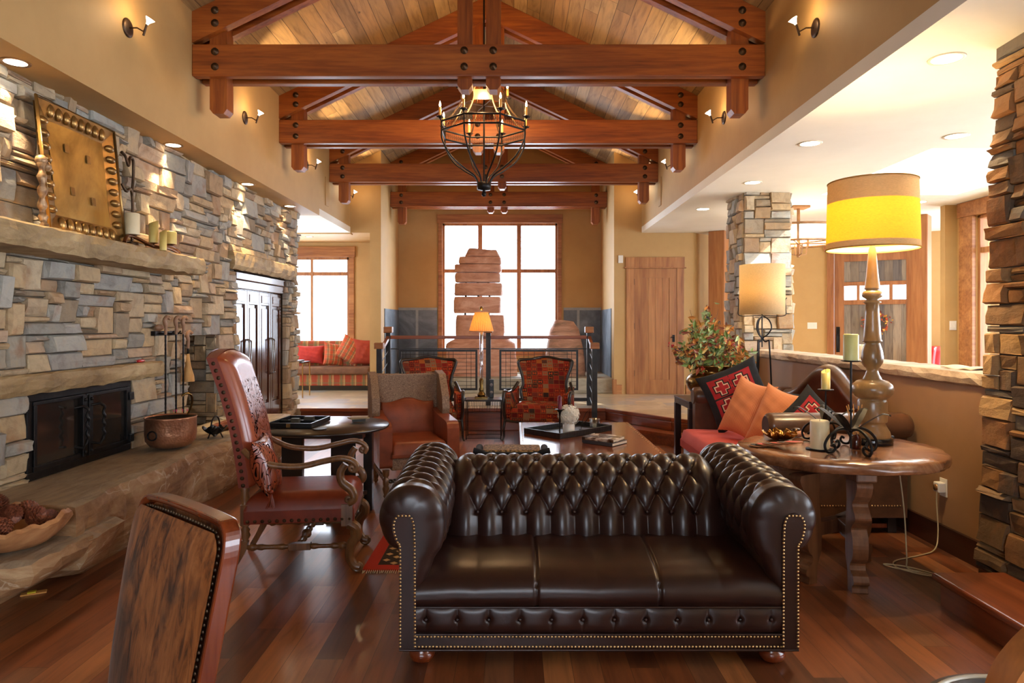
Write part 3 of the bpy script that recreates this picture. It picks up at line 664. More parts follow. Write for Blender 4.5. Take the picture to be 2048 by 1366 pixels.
# ---------------------------------------------------------------- chandelier
def chandelier():
    t=thing('chandelier','octagonal black iron chandelier with candle bulbs hanging from the roof','chandelier',(-.31,7.05,0))
    k=7.05/1365; Z=lambda py: 1.5+(648-py)*k
    def ring(b,r,z,rad=.006,tilt=0): 
        b.tube([(r*cos(pi/4*i+pi/8),r*sin(pi/4*i+pi/8),z) for i in range(8)],rad,6,closed=True)
    R=.455; b=B()
    zt,zb=3.545,3.455
    ring(b,R,zt,.010); ring(b,R,zb,.010); b.make('frame_ring',M_['iron'],t)
    # pierced mesh band
    b=B()
    for i in range(8):
        a0=pi/4*i+pi/8; a1=a0+pi/4; p=Vector((R*cos(a0),R*sin(a0),0)); q=Vector((R*cos(a1),R*sin(a1),0))
        for j in range(14):
            u=p.lerp(q,j/13); b.tube([(u.x,u.y,zb),(u.x,u.y,zt)],.0018,4)
            if j<13:
                w=p.lerp(q,(j+1)/13); b.tube([(u.x,u.y,zb+.03),(w.x,w.y,zb+.06)],.0015,4); b.tube([(u.x,u.y,zb+.06),(w.x,w.y,zb+.03)],.0015,4)
    b.make('pierced_band',M_['iron'],t)
    b=B(); zh=Z(372)
    for i in range(8):
        a=pi/4*i+pi/8; c,s=cos(a),sin(a)
        prof=[(R,zt),(R+.0,zb),(R-.01,zb-.10),(R-.10,zb-.25),(R-.24,zb-.36),(R-.35,zb-.43),(.055,zb-.52),(.05,zh)]
        b.tube([(p.x*c,p.x*s,p.y) for p in [Vector((q[0],q[1],0)) for q in curve_2(prof,5)]],.0085,6)
    b.make('lower_cage',M_['iron'],t)
    b=B().lathe([(.0,zh-.07),(.02,zh-.06),(.012,zh-.045),(.07,zh-.04),(.075,zh),(.07,zh+.035),(.0,zh+.04)],12)
    b.ball((0,0,zh-.085),.026); b.make('finial',M_['iron'],t)
    B().tube([(0,0,zh),(0,0,roof_z(CX)-.02)],.009,8).make('center_rod',M_['iron'],t)
    M_['gilt']=noisy('worn_bronze_band',[(.3,C(120,90,60)),(.7,C(164,130,90))],10,rough=.5,metal=.5)
    b=B(); z0,z1=Z(213),Z(193); r2=.24
    for i in range(8):
        a0=pi/4*i+pi/8; a1=a0+pi/4
        p=[(r2*cos(a),r2*sin(a)) for a in (a0,a1)]
        vs=[(*p[0],z0),(*p[1],z0),(*p[1],z1),(*p[0],z1)]+[(x*.97,y*.97,z) for x,y,z in [(*p[0],z0),(*p[1],z0),(*p[1],z1),(*p[0],z1)]]
        b.add(vs,[(0,1,2,3),(7,6,5,4),(0,4,5,1),(3,2,6,7)])
    b.make('upper_band',M_['gilt'],t)
    b=B()
    for i in range(8):
        a=pi/4*i+pi/8; c,s=cos(a),sin(a)
        prof=[(R,zt),(R-.09,zt+.05),(r2+.01,z0+.01),(r2,z1),(r2-.08,z1+.10),(r2-.13,z1+.22)]
        b.tube([(p[0]*c,p[0]*s,p[1]) for p in curve_2(prof,5)],.008,6)
    for i in range(4): b.tube([(0,0,z0+.01),(r2*cos(pi/2*i+pi/8),r2*sin(pi/2*i+pi/8),z0+.01)],.006,4)
    b.make('upper_cage',M_['gilt'],t)
    M_['candle']=noisy('candle_sleeve',[(.3,C(222,170,90)),(.7,C(240,196,120))],6,rough=.5)
    def cndl(x,y,z):
        cup=B().lathe([(.0,-.012),(.012,-.012),(.02,0),(.034,.008),(.032,.012),(0,.004)],8)
        for j in range(4):
            a=pi/2*j+.4; cup.add([(.02*cos(a-.4),.02*sin(a-.4),.002),(.05*cos(a),.05*sin(a),.02),(.02*cos(a+.4),.02*sin(a+.4),.002),(.03*cos(a),.03*sin(a),-.004)],[(0,1,2),(0,3,1),(1,3,2)])
        c=cup.make('candle_cup',M_['iron'],t,(x,y,z))
        B().lathe([(.0135,0),(.0135,.10),(.006,.105)],12).make('candle_sleeve',M_['candle'],c)
        B().lathe([(.004,.10),(.010,.118),(.0105,.130),(.006,.150),(.0,.168)],10).make('flame_bulb',M_['flame'],c)
    for i in range(8):
        a=pi/4*i+pi/8; cndl((R+.015)*cos(a),(R+.015)*sin(a),zt+.035)
    for i in range(4):
        a=pi/2*i+pi/8+.2; cndl((r2+.05)*cos(a),(r2+.05)*sin(a),z1+.03)
    for i in range(8):
        a=pi/4*i+pi/8; B().tube([(R*cos(a),R*sin(a),zt),((R+.015)*cos(a),(R+.015)*sin(a),zt+.028)],.006,6).make('candle_arm',M_['iron'],t)
    for i in range(4):
        a=pi/2*i+pi/8+.2; B().tube([(r2*cos(a),r2*sin(a),z0+.05),((r2+.05)*cos(a),(r2+.05)*sin(a),z1+.02)],.006,6).make('candle_arm',M_['iron'],t)
    for i in range(4): light('POINT',(-.31+.3*cos(pi/2*i),7.05+.3*sin(pi/2*i),3.78),12,(1,.62,.28),shadow_soft_size=.03)
chandelier()
# ---------------------------------------------------------------- doors and posts
def plankdoor():
    t=bpy.data.objects.new('door_1',None); COL.objects.link(t); t.location=(0,YE,0); t['kind']='structure'
    k=YE/1365; x0,x1=(1268-1028)*k,(1353-1028)*k; zt=1.5+(648-537)*k; z0=.315
    b=B(); b.box(x0-.135,x0-.002,-.03,-.001,.31,zt); b.box(x1+.002,x1+.12,-.03,-.001,.31,zt); b.box(x0-.145,x1+.13,-.034,-.001,zt+.02,zt+.19); b.box(x0-.17,x1+.155,-.05,-.001,zt,zt+.022)
    b.make('door_casing',M_['trim_z'],t,bevel=.003)
    b=B(); sw=.125
    b.box(x0,x0+sw,-.02,-.002,z0,zt-.003); b.box(x1-sw,x1,-.02,-.002,z0,zt-.003); b.box(x0+sw,x1-sw,-.02,-.002,zt-.16,zt-.003); b.box(x0+sw,x1-sw,-.02,-.002,z0,z0+.24)
    n=4
    for i in range(n): b.box(lerp(x0+sw,x1-sw,i/n)+.002,lerp(x0+sw,x1-sw,(i+1)/n)-.002,-.009,-.002,z0+.24,zt-.16)
    d=b.make('door_leaf',wood('knotty_alder',C(116,64,28),C(164,104,54),C(190,134,78),'z',5,.4),t)
    b=B(); b.box(x1-.075,x1-.035,-.03,-.021,z0+.88,z0+1.0); b.tube([(x1-.05,-.03,z0+.96),(x1-.05,-.05,z0+.96),(x1-.11,-.05,z0+.96)],.008); b.make('door_handle',M_['iron'],d)
    b=B(); 
    for z in (z0+.3,z0+1.1,z0+1.85): b.box(x0-.006,x0+.004,-.026,-.02,z,z+.10)
    b.make('hinge',M_['iron'],d)
plankdoor()
def entrydoor():
    t=bpy.data.objects.new('door_2',None); COL.objects.link(t); t.matrix_world=ME; t['kind']='structure'
    OR=wood('orange_door_frame',C(118,68,36),C(158,100,56),C(180,122,74),'z',6,.4)
    GR=planks('weathered_grey_boards',[C(112,102,92),C(132,120,104),C(96,88,82),C(146,130,110),C(118,104,88)],.13,4,rough=.75,grain=12)
    # remap boards upright: boards run along z -> rotate coordinates
    tx=[n for n in GR.node_tree.nodes if n.type=='SEPXYZ'][0]
    L=GR.node_tree.links; srcs=[(l.to_socket) for l in L if l.from_socket==tx.outputs[1]]
    for s in srcs: L.new(tx.outputs[2],s)
    b=B(); b.box(s0-.11,s0,-.04,-.001,.31,2.80); b.box(s1,s1+.10,-.04,-.001,.31,2.80); b.box(s0-.16,s1+.15,-.05,-.001,2.80,2.98); b.make('door_casing',OR,t,bevel=.004)
    f=lambda px:s0+(px-1668)/160*1.23
    b=B(); a0,a1=s0+.005,s1-.005; y0,y1=.0,.05
    P0,P1=f(1689),f(1815)
    b.box(a0,P0,y0,y1,.315,2.78); b.box(P1,a1,y0,y1,.315,2.78)
    b.box(P0,P1,y0,y1,2.60,2.78); b.box(P0,P1,y0,y1,2.17,2.24); b.box(P0,P1,y0,y1,1.84,1.925)
    b.box(P0,P1,y0,y1,.315,.50)
    xs=[(1689,1715),(1721,1747),(1753,1780),(1787,1815)]
    for i in range(3): b.box(f(xs[i][1]),f(xs[i+1][0]),y0,y1,1.925,2.17)
    d=b.make('door_leaf',OR,t,bevel=.003)
    B().box(P0,P1,.02,.045,2.24,2.60).box(P0,P1,.02,.045,.50,1.84).make('door_board_panel',GR,d)
    g=B()
    for p,q in xs: g.box(f(p),f(q),.024,.03,1.925,2.17)
    g.make('door_pane',M_['glass'],d)
    B().box(s0+.035,s0+.095,-.014,-.001,1.0,1.45).tube([(s0+.065,-.01,1.08),(s0+.065,-.05,1.1),(s0+.065,-.05,1.3),(s0+.065,-.01,1.32)],.009).make('door_handle',M_['iron'],d)
    portal(tuple(ME@Vector((s0+.6,.3,2.05))),tuple(ME@Vector((s0+.6,-3,2.05))),1.0,.3)
    # wreath
    w=thing('wreath','small autumn leaf wreath hanging on the grey boards of the entry door','wreath')
    w.matrix_world=ME@Matrix.Translation(((P0+P1)/2+.02,-.01,1.52))
    rnd=random.Random(3); R=.17
    B().tube([(R*cos(a*pi/12),0,R*sin(a*pi/12)) for a in range(24)],.016,6,closed=True).make('twig_ring',M_['step_x'],w)
    b=B()
    for i in range(90):
        a=rnd.uniform(0,2*pi); r=R+rnd.gauss(0,.03); c=Vector((r*cos(a),-.02-rnd.random()*.02,r*sin(a))); s=rnd.uniform(.015,.032); q=rnd.uniform(0,6)
        u=Vector((cos(q),rnd.uniform(-.4,.4),sin(q)))*s; v=Vector((-sin(q),rnd.uniform(-.4,.4),cos(q)))*s*.6
        b.add([c-u,c+v,c+u,c-v],[(0,1,2,3)],rnd.randrange(3))
    b.make('autumn_leaves',[MT('leaf_rust',.6,col=C(170,70,24)).mat,MT('leaf_gold',.6,col=C(206,150,50)).mat,MT('leaf_maroon',.6,col=C(110,36,22)).mat],w)
entrydoor()
def tpost(label,x,y,a,w=.27,mat='post'):
    o=B().box(-w/2,w/2,-w/2,w/2,.31,ZS).make('timber_post',M_[mat],bevel=.012); o.location=(x,y,0); o.rotation_euler=(0,0,a); tag(o,label,'post','square timber posts in the hall'); return o
tpost('square orange timber post between the plank door and far stone column',3.43,11.45,radians(-32))
tpost('square orange timber post right of the grey-boarded entry door',5.80,9.78,radians(48))
tpost('slim timber post partly hidden behind the far stone column',4.55,11.7,0,.16)
# entry fixture
def drum():
    t=thing('pendant_light','hanging iron and mica drum light in the entry, behind the big lamp shade','pendant light',(3.75,9.0,0)); R=.5
    m=MT('mica_panel',.5,col=C(236,220,190)); m.set(m.b,**{'Emission Color':(1,.84,.6,1),'Emission Strength':1.3})
    B().grid(lambda u,v:(R*cos(2*pi*u),R*sin(2*pi*u),2.57+.18*v),48,2,cu=True).make('mica_shade',m.mat,t,solid=.004)
    MB=noisy('pendant_bronze',[(.3,C(120,84,52)),(.7,C(150,108,68))],10,rough=.5,metal=.4)
    b=B()
    for z in (2.56,2.77): b.tube([(R*cos(i*pi/18),R*sin(i*pi/18),z) for i in range(36)],.014,6,closed=True)
    for i in range(6):
        for s in (-.12,.12): a=i*pi/3+s; b.box(R-.012,R+.012,-.012,.012,2.55,2.78,0,Matrix.Rotation(a,4,'Z'))
    for i in range(3): a=i*pi/3; b.tube([(R*cos(a),R*sin(a),2.56),(-R*cos(a),-R*sin(a),2.56)],.01,4)
    for i in range(4): a=i*pi/2; b.tube([(.12*cos(a),.12*sin(a),2.56),(.10*cos(a),.10*sin(a),2.42),(0,0,2.40)],.01,4)
    b.make('iron_frame',MB,t)
    B().box(-.11,.11,-.11,.11,3.02,3.049).tube([(0,0,3.02),(0,0,2.38)],.022,8).make('ceiling_mount',MB,t)
    for i in range(6): B().ball((R*1.03*cos(i*pi/3),R*1.03*sin(i*pi/3),2.64),.032).make('bulb',M_['bulb'],t)
    light('POINT',(3.75,9.0,2.65),16,(1,.75,.45),shadow_soft_size=.1)
drum()
def plate(label,M,w=.075,h=.115,n=1,name='light_switch',cat='switch'):
    t=thing(name,label,cat); t.matrix_world=M
    B().box(-w/2,w/2,-.006,0,-h/2,h/2).make('cover_plate',M_['white'],t,bevel=.002)
    for i in range(n): x=lerp(-w/2,w/2,(i+.5)/n); B().box(x-.009,x+.009,-.01,-.006,-.025,.025).make('rocker',M_['white'],t)
    return t
plate('white light switch plate on the narrow tan wall beside the right window',Matrix.Translation((5.72,8.899,1.48)),.09,.12,2)
plate('wide white switch plate on tan wall left of the entry door',ME@Matrix.Translation((s0-.36,-.001,1.47)),.16,.115,3)
t=thing('thermostat','small white wall control beside the top of the plank door casing','control',(1.81,YE-.001,2.60))
B().box(-.04,.04,-.02,0,-.065,.065).make('case',M_['white'],t,bevel=.004); B().box(-.02,.02,-.022,-.02,0,.04).make('screen',M_['white'],t)
# ---------------------------------------------------------------- furniture materials
def leather(name,c,rough=.32,coat=.25,mott=.25,bump=.12):
    m=MT(name,rough,coat=coat,spec=.4); o=m.obj(); f=m.noise(o,6,5,.6,.3)
    lo=tuple(x*(1-mott) for x in c); hi=tuple(min(1,x*(1+mott)) for x in c)
    m.color(m.ramp(f,[(.3,lo),(.7,hi)])); v=m.n('TexVoronoi',Vector=o,Scale=260.0)
    m.bump(v,bump,.001); m.set(m.b,**{'Coat Roughness':.2}); return m.mat
M_['choc']=leather('dark_brown_leather',C(46,25,20),.36,.2,.3)
M_['cognac']=leather('cognac_leather',C(134,54,28),.33,.3,.25)
M_['rust']=leather('rust_leather',C(140,68,40),.42,.15,.3)
M_['oldleather']=leather('daybed_leather',C(84,56,40),.32,.35,.35)
M_['brass']=noisy('antique_brass_nails',[(.3,C(176,140,92)),(.7,C(210,176,124))],30,rough=.3,metal=1.0,bump=0)
M_['darkwood']=noisy('ebonised_wood',[(.3,C(22,17,15)),(.7,C(40,32,28))],3,(.2,4,4),rough=.28,coat=.3,bump=.04)
M_['walnut']=wood('carved_walnut',C(78,50,28),C(122,84,50),C(148,106,66),'z',8,.35,coat=.3,knots=False)
M_['mahog']=wood('polished_red_wood',C(72,24,10),C(120,50,22),C(150,72,34),'z',6,.22,coat=.5,knots=False)
def nails(b,pts,r=.0065,h=.5,nrm=(0,-1,0),sp=None):
    """domed nail heads at points"""
    q=Vector(nrm).to_track_quat('Z','Y').to_matrix().to_4x4()
    for p in pts:
        b.lathe([(r,0),(r*.75,r*h*.7),(0,r*h)],6,M=Matrix.Translation(p)@q)
NAILM={}
def nail_parts(parent,pts,r,nrm=(0,-1,0),mat=None,name='nail',h=.6):
    k=(round(r,4),name)
    q=Vector(nrm).to_track_quat('Z','Y')
    for p in pts:
        if k not in NAILM:
            b=B()
            if name=='button': b.ball((0,0,0),r,8,6)
            else: b.lathe([(r,0),(r*.75,r*h*.7),(0,r*h)],8)
            o=b.make(name,mat,parent); NAILM[k]=o.data
        else: o=bpy.data.objects.new(name,NAILM[k]); COL.objects.link(o); o.parent=parent
        o.location=p; o.rotation_mode='QUATERNION'; o.rotation_quaternion=q
def along(path,step):
    P=[Vector(p) for p in path]; A=[0]
    for a,b in zip(P,P[1:]): A.append(A[-1]+(b-a).length)
    n=max(1,int(round(A[-1]/step))); out=[]; k=0
    for i in range(n+1):
        l=A[-1]*i/n
        while k<len(P)-2 and A[k+1]<l: k+=1
        L=A[k+1]-A[k]; out.append(P[k].lerp(P[k+1],(l-A[k])/L if L>1e-9 else 0))
    return out
# ---------------------------------------------------------------- chesterfield sofa
def puff(u,v,h,a,b):
    """diamond tufting: u across, v along (v<0: straight pleats)"""
    vv=max(0,v); s=u/a+vv/(2*b)+.5; t=u/a-vv/(2*b)+.5
    k=abs(sin(pi*s))*abs(sin(pi*t))
    hgt=h*(k**.55)
    bs=round(s); bt=round(t); bu=((bs-.5)+(bt-.5))/2*a; bv=(bs-bt)*b
    if v>=-.01:
        d2=(u-bu)**2+(vv-bv)**2; hgt-=.012*exp(-d2/.0004)
    return hgt
def chesterfield():
    t=thing('chesterfield_sofa','dark brown tufted leather sofa with rolled arms in the middle of the room','sofa',(.37,2.98,0))
    L=M_['choc']
    # seat
    prof=curve_2([(.012,.262),(-.006,.30),(.004,.345),(.05,.382),(.14,.408),(.30,.425),(.46,.432),(.56,.43)],5)
    def seat(u,v):
        i=v*(len(prof)-1); k=min(int(i),len(prof)-2); f=i-k; y=lerp(prof[k][0],prof[k+1][0],f); z=lerp(prof[k][1],prof[k+1][1],f)
        w=lerp(.80,.725,min(1,max(0,y)/.4)); x=lerp(-w,w,u); g=0
        for xs in (-.27,.27): g+=.011*exp(-((x-xs)/.007)**2)
        crown=.012*(abs(cos(pi*(x+.27)/.54))**.5)*min(1,v*3)
        return (x,y+(g if z<.36 else 0),z-g*(z>.34)+crown*.6-.01*max(0,(abs(x)-.62))/.15)
    B().grid(seat,260,46).make('seat_cushion',L,t)
    # back
    bp=curve_2([(.475,.41),(.482,.47),(.50,.53),(.535,.60),(.575,.66),(.63,.72),(.70,.757),(.775,.765),(.85,.74),(.90,.69),(.915,.62),(.90,.50)],10)
    arc=[0]
    for i in range(1,len(bp)): arc.append(arc[-1]+sqrt((bp[i][0]-bp[i-1][0])**2+(bp[i][1]-bp[i-1][1])**2))
    A=arc[-1]; a_,b_=.1235,.108
    import bisect
    def bpos(l):
        k=min(max(bisect.bisect(arc,l)-1,0),len(bp)-2); f=(l-arc[k])/(arc[k+1]-arc[k]); y=lerp(bp[k][0],bp[k+1][0],f); z=lerp(bp[k][1],bp[k+1][1],f)
        ty=bp[min(k+2,len(bp)-1)][0]-bp[max(k-1,0)][0]; tz=bp[min(k+2,len(bp)-1)][1]-bp[max(k-1,0)][1]; n=sqrt(ty*ty+tz*tz); return y,z,-tz/n,ty/n
    def back(u,v):
        l=v*A; y,z,ny,nz=bpos(l); x=lerp(-.725,.725,u); e=max(0,(abs(x)-.60))/.125
        lim=.60 if 1 else 0
        pf=puff(x,l-.135,.029,a_,b_)
        sm=.030*(1-e**2)
        w=min(1,max(0,(.635-abs(x))/.05)); d=lerp(sm,pf,w)
        if l>.66: d=lerp(d,.01,min(1,(l-.66)/.08))
        yy=y+ny*d; zz=z+nz*d
        if e>0: zz-= .075*e**2.2*max(0,min(1,(l-.2)/.25)); yy+=.02*e*e
        return (x,yy,zz)
    B().grid(back,420,130).make('tufted_backrest',L,t)
    bt=[]
    for r in range(5):
        l=.135+r*b_
        y,z,ny,nz=bpos(l)
        n=10 if r%2==0 else 11
        for i in range(n):
            x=(i-(n-1)/2)*a_
            bt.append((x,y+ny*.004,z+nz*.004))
    nail_parts(t,bt,.010,(0,0,1),L,'button')
    B().box(-.74,.74,.64,.90,.09,.62).make('back_frame',L,t,bevel=.05,seg=4)
    # arms
    ap=curve_2([(-.872,.085),(-.873,.25),(-.872,.42),(-.874,.515),(-.905,.535),(-.938,.585),(-.950,.645),(-.935,.705),(-.890,.752),(-.825,.768),(-.755,.748),(-.706,.69),(-.694,.61),(-.708,.52),(-.735,.43),(-.765,.36),(-.79,.31),(-.80,.25),(-.80,.085)],6)
    aarc=[0]
    for i in range(1,len(ap)): aarc.append(aarc[-1]+sqrt((ap[i][0]-ap[i-1][0])**2+(ap[i][1]-ap[i-1][1])**2))
    AA=aarc[-1]; roll0=.48; 
    def arm(sg):
        def fn(u,v):
            l=u*AA; k=min(max(bisect.bisect(aarc,l)-1,0),len(ap)-2); f=(l-aarc[k])/(aarc[k+1]-aarc[k]); x=lerp(ap[k][0],ap[k+1][0],f); z=lerp(ap[k][1],ap[k+1][1],f)
            i0=max(k-1,0); i1=min(k+2,len(ap)-1); tx=ap[i1][0]-ap[i0][0]; tz=ap[i1][1]-ap[i0][1]; n=sqrt(tx*tx+tz*tz); nx,nz=-tz/n,tx/n
            tt=v
            if tt<.14:                 # rounded front
                th=tt/.14*pi/2; s=.22+.78*sin(th); y=.055*(1-cos(th))*1.0
            elif tt>.95: th=(1-(tt-.95)/.05)*pi/2; s=.5+.5*sin(th); y=1.02-.04*(1-0)*(1-sin(0)) + .03*cos(th)-.02
            else: s=1; y=lerp(.055,1.0,(tt-.14)/.81)
            cx=-.853 if z>.5 else -.838; cz=min(z,.64)
            # tufting on the roll: transverse pleats outside, diamonds inside
            d=0
            if z>.50 or x>-.8:
                wroll=min(1,max(0,(z-.46)/.05)); inner=l-.62
                pf=puff(y-.14,1.02-l if False else inner,.026,.105,.10) if inner>-.2 else .026*abs(sin(pi*((y-.14)/.105+.5)))**.4
                d=lerp(.018,pf,min(1,max(0,(y-.10)/.05)))*wroll
                if tt<.14: 
                    an=atan2(z-.64,x+.853); d=lerp(.006+.018*abs(sin(an*3.5))**.5,d,max(0,tt/.14*2-1))*wroll*min(1,tt/.05)
            if y>.9: d*=max(0,1-(y-.9)/.08)
            rise=.05*max(0,y-.1)*max(0,min(1,(z-.5)/.2))
            x2=cx+(x+nx*d-cx)*s; z2=cz+(z+nz*d-cz)*s+rise
            return (sg*x2,y,z2)
        g=B().grid(fn,150,230)
        if sg<0:
            g.f=[f[::-1] for f in g.f]
        g.box(min(sg*-.87,sg*-.81),max(sg*-.87,sg*-.81),.05,.97,.085,.5)
        arm_o=g.make('rolled_arm',L,t)
        # front panel
        out=[(-.871,.085),(-.871,.50),(-.880,.54),(-.897,.585),(-.902,.625),(-.890,.655),(-.868,.672),(-.845,.674),(-.822,.664),(-.806,.64),(-.800,.60),(-.799,.50),(-.797,.085)]
        pts=curve_2(out,4)[::1]
        B().prism([(sg*x,z) for x,z in pts],-.008,.03,'y').make('front_facing',L,arm_o,bevel=.006)
        nb=B(); ins=[(lerp(x,-.846 if z>.55 else -.835,.13),min(z,.664)) for x,z in pts]
        nails(nb,[(sg*p.x,-.009,p.y) for p in along([(x,z,0) for x,z in [(q[0],max(q[1],.095)) for q in ins]],.0155)],.0058)
        nb.make('brass_nail_trim',M_['brass'],arm_o)
    arm(1); arm(-1)
    # front rail
    def rail(u,v):
        x=lerp(-.80,.80,u); z=lerp(.147,.262,v); n=.1375; f=abs(sin(pi*(x/n+.5)))**.35; e=(1-abs(2*v-1)**3)
        d=.016*f*e; bx=round(x/n+.5)*n-.5*n; d-=.012*exp(-((x-bx)**2+(z-.205)**2)/.00012)
        return (x,.012-d,z)
    B().grid(rail,360,24).make('tufted_front_rail',L,t)
    nail_parts(t,[((i-.5)*.1375,.010,.205) for i in range(-5,7) if abs((i-.5)*.1375)<.79],.0085,(0,0,1),L,'button')
    b=B().box(-.80,.80,.0,.6,.08,.146); b.tube([(-.80,-.001,.263),(.80,-.001,.263)],.005,6).tube([(-.80,-.002,.145),(.80,-.002,.145)],.005,6).tube([(-.87,-.004,.078),(.87,-.004,.078)],.006,6); b.box(-.86,.86,.02,.95,.06,.10)
    b.make('base_band',L,t)
    nb=B(); nails(nb,[(-.795+.0155*i,-.002,.135) for i in range(103)],.0058); nb.make('brass_nail_trim',M_['brass'],t); nb=B(); nails(nb,[(-.863+.0155*i,-.004,.092) for i in range(112)],.0058); nb.make('brass_nail_trim',M_['brass'],t)
    for sx in (-1,1):
        for y in (.07,.9):
            B().lathe([(.028,0),(.05,.008),(.06,.03),(.058,.048),(.04,.062),(.05,.08)],20,c=(sx*.78,y,0)).make('bun_foot',M_['mahog'],t)
chesterfield()
# ---------------------------------------------------------------- carved throne chair
def spiral(c,r0,turns,ax,n=28,dirn=1,a0=0):
    out=[]
    for i in range(n):
        k=i/(n-1); r=r0*(1-k*.85); a=a0+dirn*k*turns*2*pi
        out.append((c[0]+r*cos(a),c[1],c[2]+r*sin(a)))
    return out
def turned(b,p,q,base=.014,beads=((.08,1.6),(.2,1.3),(.5,1.9),(.8,1.3),(.92,1.6)),n=40,m=10):
    p=Vector(p); q=Vector(q); pts=[];R=[]
    for i in range(n+1):
        t=i/n; r=base
        for c,k in beads: r=max(r,base*(1+(k-1)*exp(-((t-c)/.022)**2)))
        pts.append(p.lerp(q,t)); R.append(r)
    return b.tube(pts,R,m)
def throne():
    t=thing('throne_armchair','high-backed cognac leather armchair with carved scroll arms, left of the sofa','armchair',(-1.625,4.30,0),radians(7))
    Wd=M_['walnut']; Lt=leather('seat_cognac_leather',C(126,48,24),.42,.12,.25); hw=.27
    # carved line pattern leather for the back
    m=MT('tooled_cognac_leather',.26,coat=.35); o=m.obj(); v=m.map(o,(1,1,.6)); w=m.noise(v,9,1.0,.5,1.8)
    ln=m.ramp(m.math('ABSOLUTE',m.math('SUBTRACT',m.math('FRACT',m.math('MULTIPLY',w,8)),.5)),[(.0,(0,0,0)),(.09,(0,0,0)),(.14,(1,1,1))])
    x,y,z=m.sep(o)[0:3]; inn=m.math('MULTIPLY',m.math('LESS_THAN',m.math('ABSOLUTE',y),.19),m.math('LESS_THAN',z,1.16))
    mask=m.math('MULTIPLY',inn,m.math('SUBTRACT',1,ln)); m.color(m.mix(mask,C(146,66,38),C(24,9,6))); m.set(m.b,**{'Coat Weight':m.math('MULTIPLY',m.math('SUBTRACT',1,mask),.3),'Specular IOR Level':m.math('MULTIPLY',m.math('SUBTRACT',1,mask),.5)}); m.bump(m.math('SUBTRACT',1,mask),.6,.004); tool=m.mat
    for s in (-1,1):   # rear legs
        y=s*(hw-.02)
        b=B().tube(curve_pts([(-.10,y,0.0),(-.085,y,.03),(-.045,y,.10),(-.01,y,.17),(.0,y,.215)],4),[.020]*5+[.024]*5+[.027]*7,4)
        b.lathe([(.024,0),(.016,.01),(.030,.035),(.022,.055),(.028,.07),(.017,.085),(.024,.10)],12,c=(0,y,.21))
        b.box(-.024,.024,y-.024,y+.024,.305,.43); b.lathe([(.022,0),(.016,.012),(.028,.04),(.020,.065),(.026,.085),(.02,.10),(.02,.12)],12,c=(-.002,y,.43))
        b.make('rear_leg',Wd,t)
    for s in (-1,1):   # front legs : scroll
        y=s*(hw-.01)
        pts=curve_pts([(.60,y,.30),(.645,y,.27),(.648,y,.22),(.615,y,.17),(.607,y,.10),(.63,y,.05),(.665,y,.035)],5)
        b=B().tube(pts,[lerp(.034,.024,i/(len(pts)-1)) for i in range(len(pts))],8)
        b.tube(spiral((.655,y,.038),.030,1.3,0,20,1,pi),[.014]*20,8); b.box(.56,.625,y-.028,y+.028,.29,.42)
        b.tube(spiral((.638,y,.245),.032,1.2,0,20,-1,pi/2),.014,8); b.make('front_leg',Wd,t,bevel=.003)
    for s in (-1,1):
        y=s*(hw-.015); b=B(); turned(b,(.01,y,.175),(.60,y,.165),.014,((.06,1.9),(.14,1.5),(.34,1.5),(.66,1.5),(.86,1.5),(.94,1.9))); b.box(.25,.38,y-.022,y+.022,.15,.192); b.make('side_stretcher',Wd,t,bevel=.004)
    b=B(); turned(b,(.31,-hw+.02,.17),(.31,hw-.02,.17),.015,((.1,1.7),(.3,1.5),(.5,2.1),(.7,1.5),(.9,1.7))); b.make('cross_stretcher',Wd,t)
    # seat
    def seat(u,v):
        x=lerp(-.005,.635,u); y=lerp(-hw-.012,hw+.012,v); ex=min(u,1-u)*.64; ey=min(v,1-v)*.56; e=min(1,ex/.09)*min(1,1)
        f=lambda d:(1-(1-min(1,d/.09))**2)**.5
        return (x,y,.395+.095*min(f(ex),f(ey)))
    b=B().grid(seat,50,50); b.box(-.005,.635,-hw-.012,hw+.012,.315,.397); so=b.make('seat',Lt,t,bevel=.006)
    nail_parts(so,[(.02+.042*i,-hw-.013,.333) for i in range(15)],.0115,(0,-1,0),M_['bronze']); nail_parts(so,[(.636,-hw+.03+.042*i,.333) for i in range(13)],.0115,(1,0,0),M_['bronze'])
    # back: lean
    def bx(z): return -.005-.19*((z-.52)/.80)-.03*sin(pi*(z-.52)/.8)*-1
    zt=1.30
    def front(u,v):
        y=lerp(-hw,hw,u); arch=.045*(1-(2*u-1)**2)+.0; z=lerp(.53,zt+arch,v); f=lambda d:(1-(1-min(1,d/.11))**2)**.5
        d=.055*min(f(min(u,1-u)*.54),f(min(v,1-v)*.8)); x=bx(z)+.031+d*1.15; return (x,y,z)
    b=B().grid(front,40,60); 
    b.f=[f[::-1] for f in b.f]
    bo=b.make('padded_backrest',tool,t)
    b=B()
    for i in range(20):
        pass
    def side(s):
        return lambda u,v:(bx(lerp(.53,zt,v))+lerp(-.028,.032,u),s*hw,lerp(.53,zt,v))
    for s in (-1,1): b.grid(side(s),2,24,sm=False)
    b.grid(lambda u,v:(bx(lerp(.53,zt+.045*(1-(2*u-1)**2),v))-.028,lerp(-hw,hw,u),lerp(.53,zt+.045*(1-(2*u-1)**2),v)),24,24)
    b.grid(lambda u,v:(bx(zt)+lerp(-.028,.032,v),lerp(-hw,hw,u),zt+.045*(1-(2*u-1)**2)),24,2)
    b.grid(lambda u,v:(bx(.53)+lerp(-.028,.032,v),lerp(-hw,hw,u),.53),2,2)
    b.make('back_border',Lt,t)
